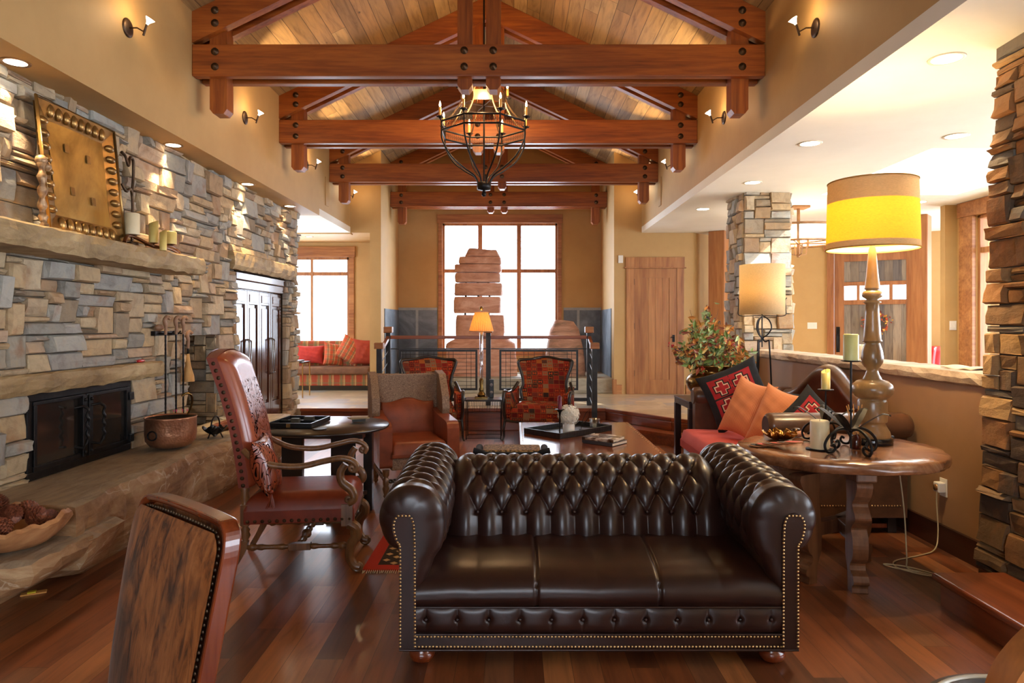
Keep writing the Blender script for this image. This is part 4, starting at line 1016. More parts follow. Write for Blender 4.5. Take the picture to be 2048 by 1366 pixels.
    nail_parts(bo,[(bx(z)+.0,-hw,z) for z in [.545+.0425*i for i in range(18)]],.0125,(0,-1,0),M_['bronze'])
    for s in (-1,1):   # arms
        y=s*(hw+.025)
        pts=curve_pts([(bx(.74)+.03,y-s*.02,.755),(.05,y,.715),(.16,y,.668),(.32,y,.655),(.46,y,.682),(.56,y+s*.01,.70),(.625,y+s*.01,.685),(.655,y+s*.01,.65),(.640,y+s*.01,.617)],6)
        b=B().tube(pts,[.021]*len(pts),10,flat=.8); b.tube(spiral((.628,y+s*.01,.642),.027,1.3,0,20,-1,-pi/2+pi),.012,8)
        for o_ in (-.010,.010): b.tube([(p[0],p[1]+o_,p[2]+.014) for p in pts[3:-12]],.004,6)
        b.make('scroll_arm',Wd,t)
        y2=s*(hw+.005); pts=curve_pts([(.585,y2,.66),(.555,y2,.61),(.565,y2,.55),(.62,y2,.50),(.635,y2,.455),(.615,y2,.43),(.60,y2,.42)],6)
        b=B().tube(pts,[.020+.006*sin(pi*i/(len(pts)-1)) for i in range(len(pts))],10); b.tube(spiral((.60,y2,.442),.026,1.2,0,18,1,-pi/2),.011,8); b.make('arm_support',Wd,t)
    # cushion on the seat
    c=thing('leather_cushion','small cognac leather cushion with tassel on the carved armchair seat','cushion',(-1.49,4.12,.492),radians(7))
    def pil(sg):
        def fn(u,v):
            a=2*u-1; bb=2*v-1; e=(1-abs(a)**2.4)*(1-abs(bb)**2.4); th=.068*max(0,e)**.55
            cr=.012*sin(a*6+bb*3)*e
            return (sg*(th+cr*.4)+.03+.015*bb*bb, a*.16*(1+.08*bb*bb), .155+bb*.155*(1+.10*a*a))
        return fn
    Mx=Matrix.Rotation(radians(-16),4,'Y')
    b=B(); b.grid(pil(1),26,26,M=Mx); g=B().grid(pil(-1),26,26,M=Mx); g.f=[f[::-1] for f in g.f]; b.add(g.v,g.f,0,True); b.make('cushion_body',tool,c)
    b=B(); b.ball((.06,-.155,.03),.013)
    for i in range(9): a=i*.7; b.tube([(.06,-.155,.02),(.06+.012*cos(a),-.16+.012*sin(a),-.02),(.055+.025*cos(a),-.17+.02*sin(a),-.06)],.003,5)
    b.make('tassel',Lt,c)
throne()
# ---------------------------------------------------------------- brindle hide dining chair in front
def hidechair(name,label,loc,rz,mat,wmat):
    t=thing(name,label,'chair',loc,rz)
    # back shape in x,z : y lean
    def ly(z): return .02+.10*((z-.42)/.60)**1.3 if z>.42 else .02
    o_=[(-.225,.40),(-.262,.86),(-.262,.955),(-.245,.995),(-.21,1.012),(.0,1.016),(.21,1.012),(.245,.995),(.262,.955),(.262,.86),(.225,.40)]
    def hide(sg,off):
        def fn(u,v):
            z=lerp(.43,.985,v); hw=lerp(.222,.250,min(1,(z-.4)/.45)); cr=max(0,(z-.94)/.045); hw-=.03*cr*cr
            x=lerp(-hw,hw,u); e=(1-(2*u-1)**6)*(1-(2*v-1)**8); return (x,ly(z)+sg*(off+.012*e),z)
        return fn
    b=B(); b.grid(hide(-1,.012),40,50); g=B().grid(hide(1,.034),40,50); g.f=[f[::-1] for f in g.f]; b.add(g.v,g.f,0,True)
    bk=b.make('hide_back_panel',mat,t)
    # frame
    path=curve_pts([(-.228,.40,0),(-.25,.62,0),(-.262,.86,0),(-.260,.955,0),(-.235,1.0,0),(-.18,1.012,0),(0,1.016,0),(.18,1.012,0),(.235,1.0,0),(.260,.955,0),(.262,.86,0),(.25,.62,0),(.228,.40,0)],5)
    fs=[];m=len(path)
    # simple robust: offset toward centre (0,.7)
    vs=[]
    for p in path:
        x,z=p.x,p.y; y=ly(z); ix=x*.945; iz=z-.018*max(0,(z-.9)/.116)
        vs+=[(x*1.01,y-.004,z+.002),(x*1.0,y+.046,z),(ix,y+.050,iz),(ix,y+.0,iz)]
    for i in range(m-1):
        for k in range(4): fs.append((i*4+k,i*4+(k+1)%4,(i+1)*4+(k+1)%4,(i+1)*4+k))
    fs+=[(0,1,2,3),(m*4-1,m*4-2,m*4-3,m*4-4)]
    B().add(vs,fs,0,False).make('wooden_back_frame',wmat,t,bevel=.006)
    nb=B(); pp=[]
    for p in path: pp.append((p.x*.925,ly(p.y)-.004,p.y-.028*max(0,(p.y-.9)/.116)))
    nails(nb,along(pp,.0165),.0058,.7); nb.make('nail_trim',M_['bronze'],bk)
    def seat(u,v):
        f=lambda d:(1-(1-min(1,d/.06))**2)**.5
        return (lerp(-.25,.25,u),lerp(-.45,.04,v),.43+.06*min(f(min(u,1-u)*.5),f(min(v,1-v)*.49)))
    b=B().grid(seat,24,24); b.box(-.25,.25,-.45,.04,.38,.431); b.make('seat',mat,t)
    for sx in (-1,1):
        B().tube([(sx*.22,.04,.40),(sx*.22,.06,.2),(sx*.23,.13,0)],[.024,.022,.018],4).make('leg',wmat,t)
        B().tube([(sx*.22,-.42,.40),(sx*.225,-.43,0)],[.026,.018],4).make('leg',wmat,t)
def brindle():
    m=MT('brindle_cowhide',.5,spec=.3); o=m.obj(); v=m.map(o,(1,1,.16)); f=m.noise(v,30,6,.7,.8); g=m.noise(m.map(o,(1,1,.5)),5.0,4,.6,.6)
    c=m.ramp(f,[(.34,C(70,38,20)),(.5,C(146,86,42)),(.68,C(176,112,62))])
    c=m.mix(m.ramp(g,[(.50,(0,0,0)),(.62,(.85,)*3)]),c,m.ramp(f,[(.4,C(30,22,20)),(.7,C(72,52,44))]))
    m.color(c); m.set(m.b,**{'Sheen Weight':.25,'Sheen Roughness':.4}); m.bump(f,.35,.004); return m.mat
M_['brindle']=brindle()
hidechair('dining_chair','brindle cowhide dining chair with nailhead trim in the near left corner',(-.985,1.775,-.01),radians(-40),M_['brindle'],M_['mahog'])
M_['orangewood']=wood('rustic_orange_wood',C(120,70,30),C(200,118,44),C(226,150,70),'z',5,.35,coat=.3)
# near right corner: second chair, live-edge wooden bowl on unseen table
# ---------------------------------------------------------------- cowhide wing chair
def paisley():
    m=MT('tooled_hair_hide',.55); o=m.obj(); w=m.noise(o,22,2,.5,2.2); ln=m.math('FRACT',m.math('MULTIPLY',w,6))
    m.color(m.ramp(ln,[(.2,C(112,84,62)),(.5,C(164,134,106)),(.8,C(128,98,74))])); m.bump(ln,.4,.003); return m.mat
def wing():
    t=thing('wing_chair','rust leather club wing chair with hair-hide back and twisted wooden legs','armchair',(-.95,6.32,0),radians(19))
    P=paisley(); R_=M_['rust']; hw=.35
    M_['paisley']=P
    def arm(s):
        b=B(); x0,x1=s*(hw-.11),s*hw
        poly=[(-.42,.26),(-.42,.58),(-.40,.625),(-.34,.64),(.0,.66),(.26,.70),(.30,.70),(.30,.26)]
        b.prism([(y,z) for y,z in poly],min(x0,x1),max(x0,x1),'x'); b.make('arm',R_,t,bevel=.03,seg=4)
    arm(1); arm(-1)
    for s in (-1,1):
        b=B(); poly=[(.30,.62),(.02,.62),(-.02,.70),(.0,.82),(.08,.93),(.15,1.02),(.33,1.05)]
        x0,x1=s*(hw-.06),s*(hw+.01); b.prism(poly,min(x0,x1),max(x0,x1),'x'); b.make('wing',P,t,bevel=.022,seg=3)
    def back(u,v):
        x=lerp(-hw+.05,hw-.05,u); z=lerp(.42,1.02+.012*(2*u-1)**2,v); return (x,.20+.10*v-.045*(1-(2*u-1)**4)*(1-(2*v-1)**6)**1,z)
    b=B().grid(back,24,24); b.box(-hw+.04,hw-.04,.24,.34,.26,1.015); bo=b.make('backrest',P,t)
    def lum(u,v):
        x=lerp(-.25,.25,u); z=lerp(.44,.76+.02*sin(pi*u)-.015*sin(3*pi*u),v); return (x,.14+.08*v-.03*(1-(2*u-1)**4)*(1-(2*v-1)**4),z)
    B().grid(lum,24,16).make('lumbar_panel',R_,bo,solid=.02)
    def cush(u,v):
        f=lambda d:(1-(1-min(1,d/.05))**2)**.5
        return (lerp(-hw+.10,hw-.10,u),lerp(-.44,.22,v),.38+.10*min(f(min(u,1-u)*.55),f(min(v,1-v)*.66)))
    b=B().grid(cush,28,28); b.box(-hw+.10,hw-.10,-.44,.22,.345,.385); b.make('seat_cushion',R_,t,bevel=.01)
    B().box(-hw+.1,hw-.1,-.41,.3,.24,.344).make('seat_rail',P,t,bevel=.01)
    b=B(); 
    for s in (-1,1): b.ball((s*(hw-.055),-.425,.275),(.05,.012,.03))
    def twist(b,p,q,r=.017):
        p=Vector(p);q=Vector(q);n=60;L=(q-p).length; d=(q-p).normalized(); u=d.orthogonal().normalized(); w=d.cross(u)
        for ph in (0,pi):
            b.tube([p.lerp(q,i/n)+(u*cos(2*pi*i/n*L/.07+ph)+w*sin(2*pi*i/n*L/.07+ph))*r*.5 for i in range(n+1)],r*.72,6)
    for sx in (-1,1):
        for y in (-.38,.26):
            c=(sx*(hw-.06),y,0)
            bb=B().lathe([(.012,0),(.024,.02),(.018,.035),(.026,.06),(.032,.085),(.022,.11),(.027,.12),(.027,.17),(.018,.18),(.028,.20),(.03,.245)],14,c=c); bb.make('leg',M_['walnut'],t)
    b1=B(); twist(b1,(-hw+.06,-.38,.145),(hw-.06,-.38,.145)); b1.make('front_stretcher',M_['darkwood'],t)
    for s in (-1,1): b2=B(); twist(b2,(s*(hw-.06),-.38,.145),(s*(hw-.06),.26,.145)); b2.make('side_stretcher',M_['walnut'],t)
wing()
# ---------------------------------------------------------------- kilim chairs
def kilim(name='kilim_patchwork',cw=.075,ch=.065):
    m=MT(name,.8,spec=.2); x,y,z=m.sep(m.obj())[0:3]; u=m.math('ADD',x,m.math('MULTIPLY',y,.35)); v=m.math('ADD',z,m.math('MULTIPLY',y,.6))
    du=m.math('DIVIDE',u,cw); dv_=m.math('DIVIDE',v,ch); row=m.math('FLOOR',dv_); du=m.math('ADD',du,m.math('MULTIPLY',row,.0)); col=m.math('FLOOR',du)
    r=m.n('TexWhiteNoise',{'noise_dimensions':'2D'},Vector=m.comb(col,row,0))
    c=m.ramp(r,[(0,C(118,28,24)),(.22,C(140,42,30)),(.40,C(84,50,40)),(.52,C(130,104,78)),(.62,C(96,22,22)),(.76,C(52,36,32)),(.84,C(160,90,40)),(.90,C(112,50,40))],'CONSTANT')
    fu=m.math('ABSOLUTE',m.math('SUBTRACT',m.math('FRACT',du),.5)); fv=m.math('ABSOLUTE',m.math('SUBTRACT',m.math('FRACT',dv_),.5))
    hh=m.math('MULTIPLY',m.math('LESS_THAN',fu,.30),m.math('LESS_THAN',fv,.26)); bar=m.math('MULTIPLY',m.math('LESS_THAN',fu,.14),m.math('GREATER_THAN',fv,.07)); H=m.math('MULTIPLY',hh,m.math('SUBTRACT',1,bar))
    r2=m.n('TexWhiteNoise',{'noise_dimensions':'2D'},Vector=m.comb(row,col,3.)); mk=m.math('MULTIPLY',H,m.math('GREATER_THAN',r2,.35))
    c=m.mix(mk,c,m.mix(r2,C(36,22,20),C(190,80,34))); ed=m.math('GREATER_THAN',m.math('MAXIMUM',fu,fv),.465); c=m.mix(m.math('MULTIPLY',ed,.7),c,C(150,96,50)); m.color(c); m.bump(m.noise(m.obj(),120,2),.3,.002); return m.mat
M_['kilim']=kilim()
def kchair(label,loc,rz,flip):
    t=thing('kilim_armchair',label,'armchair',loc,rz,'kilim armchairs with black carved frames'); K=M_['kilim']; D=M_['darkwood']
    def yb(z): return .26+.16*(z-.4)/.65
    outl=[(-.30,.46),(-.325,.58),(-.30,.66),(-.315,.78),(-.365,.92),(-.375,.985),(-.33,1.005),(-.2,1.01),(-.1,1.03),(0,1.045),(.1,1.03),(.2,1.01),(.33,1.005),(.375,.985),(.365,.92),(.315,.78),(.30,.66),(.325,.58),(.30,.46)]
    pts=curve_pts([(x,yb(z)-.03*abs(x)/.37*0-.07*(abs(x)/.37)**2,z) for x,z in outl],4)
    def back(u,v):
        z=lerp(.42,1.0,v); 
        hwz=[(.42,.31),(.58,.32),(.66,.30),(.78,.315),(.92,.36),(1.0,.36)]
        for (z0,w0),(z1,w1) in zip(hwz,hwz[1:]):
            if z<=z1+1e-6: hw=lerp(w0,w1,(z-z0)/(z1-z0)); break
        x=lerp(-hw,hw,u); zz=z+.03*(1-(2*u-1)**2)*v; puffy=.05*(1-(2*u-1)**2)*(1-(2*v-1)**4)
        return (x,yb(z)-.07*(abs(x)/.37)**2-puffy+.0,zz)
    b=B().grid(back,24,24); g=B().grid(lambda u,v:(back(u,v)[0],yb(lerp(.42,1.0,v))+.05,back(u,v)[2]),24,24); g.f=[f[::-1] for f in g.f]; b.add(g.v,g.f,0,True); b.make('backrest',K,t)
    B().tube(pts,.021,8).make('back_frame',D,t)
    for s in (-1,1):
        ap=curve_pts([(s*.36,.24,.70),(s*.41,.10,.60),(s*.43,-.10,.59),(s*.435,-.28,.625),(s*.43,-.36,.60),(s*.425,-.385,.50),(s*.42,-.37,.34),(s*.41,-.36,.27),(s*.42,-.39,.16),(s*.425,-.365,.05),(s*.44,-.40,.0)],5)
        B().tube(ap,[.022]*30+[.022-.010*min(1,(i)/20) for i in range(len(ap)-30)],8).make('arm_frame',D,t)
        poly=[(.22,.26),(.22,.66),(.10,.59),(-.10,.575),(-.27,.61),(-.34,.59),(-.36,.50),(-.35,.28)]
        x0,x1=s*.34,s*.415; B().prism(poly,min(x0,x1),max(x0,x1),'x').make('arm_panel',K,t,bevel=.02,seg=3)
        B().tube([(s*.34,.30,.30),(s*.35,.34,.12),(s*.36,.40,0)],[.022,.018,.014],6).make('rear_leg',D,t)
    def seat(u,v):
        f=lambda d:(1-(1-min(1,d/.10))**2)**.5
        return (lerp(-.34,.34,u),lerp(-.39,.24,v),.36+.10*min(f(min(u,1-u)*.68),f(min(v,1-v)*.63)))
    b=B().grid(seat,28,28); b.box(-.34,.34,-.385,.24,.26,.361); b.make('seat',K,t,bevel=.01)
    B().tube(curve_pts([(-.40,-.39,.26),(-.2,-.395,.24),(0,-.395,.225),(.2,-.395,.24),(.40,-.39,.26)],5),.014,6).make('front_rail',D,t)
kchair('kilim armchair left of the glass lamp, partly behind the rust wing chair',(-1.13,9.08,0),radians(8),0)
kchair('kilim armchair right of the glass lamp, beyond the coffee table',(.36,9.08,0),radians(-12),1)
# ---------------------------------------------------------------- round gate-leg table
def roundtable():
    t=thing('gateleg_table','dark round gate-leg table beside the carved armchair','table',(-1.46,5.28,0)); D=M_['darkwood']
    B().lathe([(.465,.695),(.485,.702),(.49,.713),(.482,.722),(0,.724)],64).make('round_top',D,t)
    B().box(-.33,-.17,-.03,.03,.05,.69).box(-.36,-.14,-.06,.06,.0,.05).make('slab_leg',D,t,bevel=.004); B().box(.05,.23,-.03,.03,.05,.69).box(.02,.26,-.06,.06,.0,.05).make('slab_leg',D,t,bevel=.004)
    B().box(.25,.32,.20,.27,0,.69).make('gate_leg',D,t,bevel=.004); B().box(-.35,.27,-.018,.018,.12,.19).make('lower_stretcher',D,t)
    B().tube([(.14,-.02,.15),(.28,.23,.15)],.022,4).make('gate_stretcher',D,t); B().box(-.30,.30,-.05,.05,.62,.694).make('apron',D,t)
roundtable()
# ---------------------------------------------------------------- coffee table
def coffee():
    t=thing('coffee_table','large low reddish wooden coffee table with nail-studded top behind the sofa','table',(.635,6.375,0)); x,y=.585,.925
    CW=wood('aged_red_table_wood',C(84,38,20),C(122,62,34),C(146,82,48),'y',6,.2,coat=.5)
    top=B().box(-x,x,-y,y,.405,.45).make('plank_top',CW,t,bevel=.006)
    nb=B(); q=.03; pts=along([(-x+q,-y+q,.45),(x-q,-y+q,.45),(x-q,y-q,.45),(-x+q,y-q,.45),(-x+q,-y+q,.45)],.085)
    nails(nb,pts,.007,.5,(0,0,1)); nb.make('nail_studs',M_['brass'],top)
    B().box(-x+.06,x-.06,-y+.06,y-.06,.32,.404).make('apron',CW,t)
    for sx in (-1,1):
        for sy in (-1,1): B().box(sx*(x-.10)-.045,sx*(x-.10)+.045,sy*(y-.10)-.045,sy*(y-.10)+.045,0,.403).make('leg',CW,t,bevel=.008)
    return t
coffee()
def rug():
    m=MT('red_kilim_rug',.9,spec=.15); x,y,z=m.sep(m.obj())[0:3]
    # distance to border in local coords (half size .95 x .75)
    ax=m.math('SUBTRACT',.95,m.math('ABSOLUTE',x)); ay=m.math('SUBTRACT',.61,m.math('ABSOLUTE',y)); d=m.math('MINIMUM',ax,ay)
    red=C(176,52,34); dark=C(60,46,34); sal=C(200,116,70)
    c=m.ramp(d,[(0,red),(.075,dark),(.205,sal),(.30,dark),(.315,red)],'CONSTANT')
    tt=m.math('FRACT',m.math('MULTIPLY',m.math('ADD',x,y),9)); zz=m.math('ABSOLUTE',m.math('SUBTRACT',m.math('FRACT',m.math('MULTIPLY',m.math('SUBTRACT',x,y),9)),.5))
    mot=m.math('MULTIPLY',m.math('LESS_THAN',m.math('ABSOLUTE',m.math('SUBTRACT',tt,.5)),.22),m.math('LESS_THAN',zz,.24)); inb=m.math('MULTIPLY',m.math('GREATER_THAN',d,.085),m.math('LESS_THAN',d,.195))
    c=m.mix(m.math('MULTIPLY',mot,inb),c,C(198,160,110))
    t2=m.math('FRACT',m.math('MULTIPLY',x,12)); t3=m.math('FRACT',m.math('MULTIPLY',y,12)); m2=m.math('MULTIPLY',m.math('MULTIPLY',m.math('LESS_THAN',t2,.4),m.math('LESS_THAN',t3,.4)),m.math('MULTIPLY',m.math('GREATER_THAN',d,.22),m.math('LESS_THAN',d,.29)))
    c=m.mix(m2,c,C(232,206,150)); m.color(c); m.bump(m.noise(m.map(m.obj(),(1,6,1)),60,2),.4,.002)
    t=thing('rug','red patterned rug with fringed end under the sofa and round table','rug',(.03,4.75,0))
    B().box(-.95,.95,-.61,.61,.001,.012).make('woven_field',m.mat,t)
    b=B(); rnd=random.Random(2)
    for s in (-1,1):
        for i in range(150):
            x=lerp(-.945,.945,i/149); b.tube([(x,s*.61,.007),(x+rnd.uniform(-.006,.006),s*(.645+rnd.uniform(-.006,.008)),.003)],.0028,4)
    b.make('fringe',MT('rug_fringe',.9,col=C(206,190,160)).mat,t)
rug()
# ---------------------------------------------------------------- leather daybed along the low wall
M_['redcloth']=noisy('coral_red_cloth',[(.3,C(184,74,70)),(.7,C(208,98,92))],3,(1,.4,1),rough=.75,bump=.25,bdist=.004,spec=.25)
def daybed():
    t=thing('leather_daybed','brown leather camel-back sofa with coral seat cushion against the low wall','sofa',(0,0,0)); L=M_['oldleather']
    x0,x1,y0,y1=1.70,2.80,4.86,6.92
    B().box(x0+.06,x1,y0+.02,y1-.02,.12,.32).make('base',L,t,bevel=.02)
    B().box(x0,x0+.05,y0+.08,y1-.08,.20,.27).make('front_rail',M_['darkwood'],t,bevel=.005)
    def seat(u,v):
        f=lambda d:(1-(1-min(1,d/.05))**2)**.5
        return (lerp(x0-.04,x1-.12,u),lerp(y0+.10,y1-.10,v),.30+.155*min(1,.35+.65*min(f(min(u,1-u)*1.0),f(min(v,1-v)*1.9)))+.006*sin(u*9+v*4)*sin(v*17))
    b=B().grid(seat,40,70); b.box(x0-.04,x1-.12,y0+.10,y1-.10,.285,.355); b.make('seat_cushion',M_['redcloth'],t)
    for y,s in ((y0,-1),(y1,1)):
        b=B().box(x0+.11,x1,min(y,y-s*.10),max(y,y-s*.10),.12,.76); b.tube([(x0+.10,y-s*.03,.77),(x0+.115,y-s*.03,.77),(x0+.14,y-s*.03,.77),(x1-.02,y-s*.03,.77),(x1+.02,y-s*.03,.77),(x1+.04,y-s*.03,.77)],[.07,.088,.095,.097,.08,.05],24)
        a=b.make('rolled_arm',L,t)
        nb=B(); nails(nb,[(x0+.13+.02*i,y+s*.001,.205) for i in range(48)],.006,.6,(0,s,0)); nb.make('nail_trim',M_['brass'],a)
    def hz(y): return .84+.31*exp(-((y-5.93)/.50)**2)
    b=B(); n=40; rings=[]
    for i in range(n+1):
        y=lerp(y0+.05,y1-.05,i/n); z=hz(y); ring=[]
        for k in range(18):
            a=-pi*.5+k/17*pi*1.35; ring.append((x1-.06-.07*cos(a)-.02*(z-.84),y,z-.07+.07*sin(a)))
        ring=[(x1-.16,y,.30),(x1-.14,y,.50)]+[(x1-.06-.075*cos(a),y,z-.075+.075*sin(a)) for a in [-.9+3.6*k/15 for k in range(16)]]+[(x1,y,.5),(x1,y,.30)]
        rings.append(ring)
    m=len(rings[0]); vs=[p for r in rings for p in r]; fs=[(i*m+k,(i+1)*m+k,(i+1)*m+(k+1)%m,i*m+(k+1)%m) for i in range(n) for k in range(m)]
    fs+=[list(range(m)),[n*m+k for k in range(m)][::-1]]; b.add(vs,fs,0,True); b.make('camel_back',L,t)
    for x in (x0+.14,x1-.08):
        for y in (y0+.08,y1-.08): B().box(x-.03,x+.03,y-.03,y+.03,0,.12).make('leg',M_['darkwood'],t)
    for y in (y0+.08,): B().box(x0+.14,x1-.08,y-.015,y+.015,.03,.06).make('stretcher',M_['mahog'],t)
daybed()
def pillow(name,label,M,w,h,th,mats,pat=None,n=44,grp=None,cat='cushion',pin=.10,pw=2.2):
    t=thing(name,label,cat,group=grp); t.matrix_world=M
    def fn(sg):
        def f(u,v):
            a=2*u-1;b=2*v-1; e=max(0,(1-abs(a)**pw)*(1-abs(b)**pw)); cr=.006*sin(a*7+b*5)*sin(b*9-a*3)
            return (a*w/2*(1-pin*(1-b*b)),sg*(th/2*e**.5+cr*e),b*h/2*(1-pin*(1-a*a)))
        return f
    mf=pat or (lambda u,v:0)
    b=B().grid(fn(-1),n,n,mf=mf); g=B().grid(fn(1),n,n,mf=mf); o=len(b.v); b.v+=g.v; b.f+=[[i+o for i in f[::-1]] for f in g.f]; b.m+=g.m; b.s+=g.s
    b.make('pillow_cover',mats,t); return t
NV=[noisy('black_border_cloth',[(.3,C(16,18,24)),(.7,C(30,32,40))],20,rough=.85),noisy('red_wool',[(.3,C(150,24,34)),(.7,C(178,36,46))],20,rough=.85),MT('cream_wool',.85,col=C(226,196,170)).mat,MT('black_wool',.85,col=C(26,20,24)).mat]
def navajo(u,v):
    if min(u,1-u,v,1-v)<.13: return 0
    a=(u-.13)/.74; b=(v-.13)/.74
    for cx,cy in ((.27,.30),(.27,.76),(.73,.30),(.73,.76)):
        dx,dy=abs(a-cx),abs(b-cy)
        c=lambda g:(dx<.05+g and dy<.15+g) or (dx<.15+g and dy<.05+g)
        if c(0): return 1
        if c(.022): return 2
        if c(.05): return 3
    if abs(b-.53)<.018 or abs(a-.5)<.012 and int(b*20)%2: return 3
    return 1
def Rm(yaw,pitch,roll,loc): return Matrix.Translation(loc)@Matrix.Rotation(radians(yaw),4,'Z')@Matrix.Rotation(radians(pitch),4,'X')@Matrix.Rotation(radians(roll),4,'Y')
pillow('throw_pillow','red cross-patterned pillow with black border leaning on the far daybed arm',Rm(-22,-14,-24,(2.15,6.60,.81)),.60,.60,.15,NV,navajo,n=96,grp='red and black pillows')
pillow('throw_pillow','black-bordered red pillow, corner up, just behind the near daybed arm',Rm(-6,-10,45,(2.22,5.12,.755)),.42,.42,.12,NV,navajo,n=80,grp='red and black pillows')
def check(name,a,b_,s=90):
    m=MT(name,.85,spec=.2); o=m.obj(); x,y,z=m.sep(o)[0:3]; f=lambda q:m.math('GREATER_THAN',m.math('FRACT',m.math('MULTIPLY',q,s)),.5)
    k=m.math('MULTIPLY',m.math('ADD',f(x),f(z)),.5); m.color(m.mix(k,a,b_)); m.bump(k,.2,.001); return m.mat
CK=check('orange_check_cloth',C(236,170,126),C(200,108,62))
pillow('throw_pillow','plump orange checked pillow standing beside the red cross pillow',Rm(-62,-22,10,(2.10,6.15,.735)),.46,.56,.22,[CK],grp='orange checked pillows',pin=.15)
pillow('throw_pillow','second orange checked pillow, nearer the middle of the daybed',Rm(-60,-22,10,(2.17,5.62,.715)),.48,.54,.20,[CK],grp='orange checked pillows',pin=.15)
pillow('throw_pillow','small patterned pillow peeking between the two orange ones',Rm(-20,-12,10,(2.42,6.25,.70)),.40,.40,.12,NV,navajo,n=60,grp='red and black pillows')
# console behind the daybed's far arm
def console():
    t=thing('console_table','dark open-frame console table holding the brass pot, beyond the daybed','table',(0,0,0)); D=wood('dark_red_wood',C(36,20,16),C(58,32,26),C(78,46,36),'z',6,.35)
    x0,x1,y0,y1,z=1.80,2.80,7.02,7.68,.70
    B().box(x0,x1,y0,y1,z-.02,z).make('table_top',D,t,bevel=.003); B().box(x0+.004,x1-.004,y0+.004,y1-.004,z-.075,z-.021).make('apron',D,t)
    for x in (x0,x1-.065):
        for y in (y0,y1-.065): B().box(x,x+.065,y,y+.065,0,z-.076).make('leg',D,t,bevel=.003)
console()
M_['agedbrass']=noisy('aged_brass',[(.3,C(98,74,38)),(.6,C(136,106,58)),(.75,C(160,128,76))],5,rough=.24,metal=1,bump=.05)
t=thing('brass_pot','wide round aged brass pot on the console holding autumn flowers','pot',(2.12,7.34,.702))
B().lathe([(.13,0),(.15,.01),(.20,.05),(.248,.11),(.265,.165),(.262,.21),(.235,.25),(.205,.27),(.195,.285),(.20,.31),(.215,.345),(.222,.36),(.212,.362),(.19,.32),(.18,.28),(.0,.20)],48).make('pot_body',M_['agedbrass'],t)
B().tube([(.155+.035*cos(a*pi/8),-.185,.285+.035*sin(a*pi/8)) for a in range(16)],.006,6,closed=True).make('ring_handle',M_['agedbrass'],t)
def flowers():
    t=thing('flower_arrangement','autumn arrangement of leaves and red berries in the brass pot','flower arrangement',(2.12,7.34,1.0)); rnd=random.Random(12)
    tips=[]; bs=B()
    for i in range(84):
        a=rnd.uniform(0,2*pi); el=rnd.betavariate(1.3,1.6)*pi/2*.98; R=.30+.12*rnd.random()+(.08 if el>1.2 else 0)
        ex=1.15; d=Vector((cos(a)*cos(el)*ex,sin(a)*cos(el)*.7,sin(el)*1.45-.02)); base=Vector((rnd.uniform(-.1,.1),rnd.uniform(-.08,.08),-.05)); tip=base*.5+d*R+Vector((0,0,.03))
        if i<6: tip=Vector((-.08+.03*i,0,.62-.05*abs(i-1)))
        mid=base.lerp(tip,.5)+Vector((rnd.uniform(-.03,.03),0,.04)); bs.tube(curve_pts([base,mid,tip],4),.0022,4); tips.append((base,mid,tip))
    bs.make('stems',MT('twig_brown',.7,col=C(86,60,38)).mat,t)
    cols=[('green_leaves',C(130,160,80),260),('pale_green_leaves',C(186,208,146),260),('orange_leaves',C(232,160,80),380),('yellow_leaves',C(240,204,118),280),('russet_leaves',C(170,92,62),150)]
    for nm,c,k in cols:
        b=B()
        for i in range(k):
            ba,mi,ti=tips[rnd.randrange(len(tips))]; f=rnd.uniform(.3,1.02); p=ba.lerp(mi,f*2) if f<.5 else mi.lerp(ti,f*2-1)
            if nm in('orange_leaves','yellow_leaves') and rnd.random()<.7: 
                if abs(p.x)<.12: continue
            p=p+Vector((rnd.gauss(0,.022),rnd.gauss(0,.03),rnd.gauss(0,.018))); s=rnd.uniform(.024,.050); q=Vector((rnd.gauss(0,1),rnd.gauss(0,.6),rnd.gauss(0,1))).normalized(); w=q.cross(Vector((rnd.random(),1,rnd.random()))).normalized()
            n=q.cross(w)*.25
            b.add([p-q*s,p-q*s*.2+w*s*.42+n*s,p+q*s*1.1,p-q*s*.2-w*s*.42+n*s,p+q*s*.4+w*s*.3+n*s*.6,p+q*s*.4-w*s*.3+n*s*.6],[(0,1,4,2),(0,2,5,3)])
        m=MT(nm,.6,col=c,spec=.3); m.set(m.b,**{'Subsurface Weight':.0}); o=b.make(nm,noisy(nm,[(.3,tuple(x*.75 for x in c)),(.7,c)],30,rough=.6,bump=0),t); o['kind']='stuff'
    for nm,c,k,r in (('red_berries',C(176,28,32),16,.0085),('dark_berries',C(44,30,40),22,.007),('white_buds',C(226,220,200),8,.006)):
        b=B()
        for i in range(k):
            ba,mi,ti=tips[rnd.randrange(len(tips))]; p=mi.lerp(ti,rnd.uniform(.5,1))
            for j in range(9): b.ball(p+Vector((rnd.gauss(0,.016),rnd.gauss(0,.02)-.01,rnd.gauss(0,.016))),r,7,5)
        o=b.make(nm,MT(nm,.3,col=c).mat,t); o['kind']='stuff'
    b=B().ball((-.17,-.10,.20),(.022,.022,.034)); b.ball((-.20,-.10,.185),(.032,.022,.022)); b.make('seed_pods',MT('pod_brown',.8,col=C(140,66,40)).mat,t)
flowers()
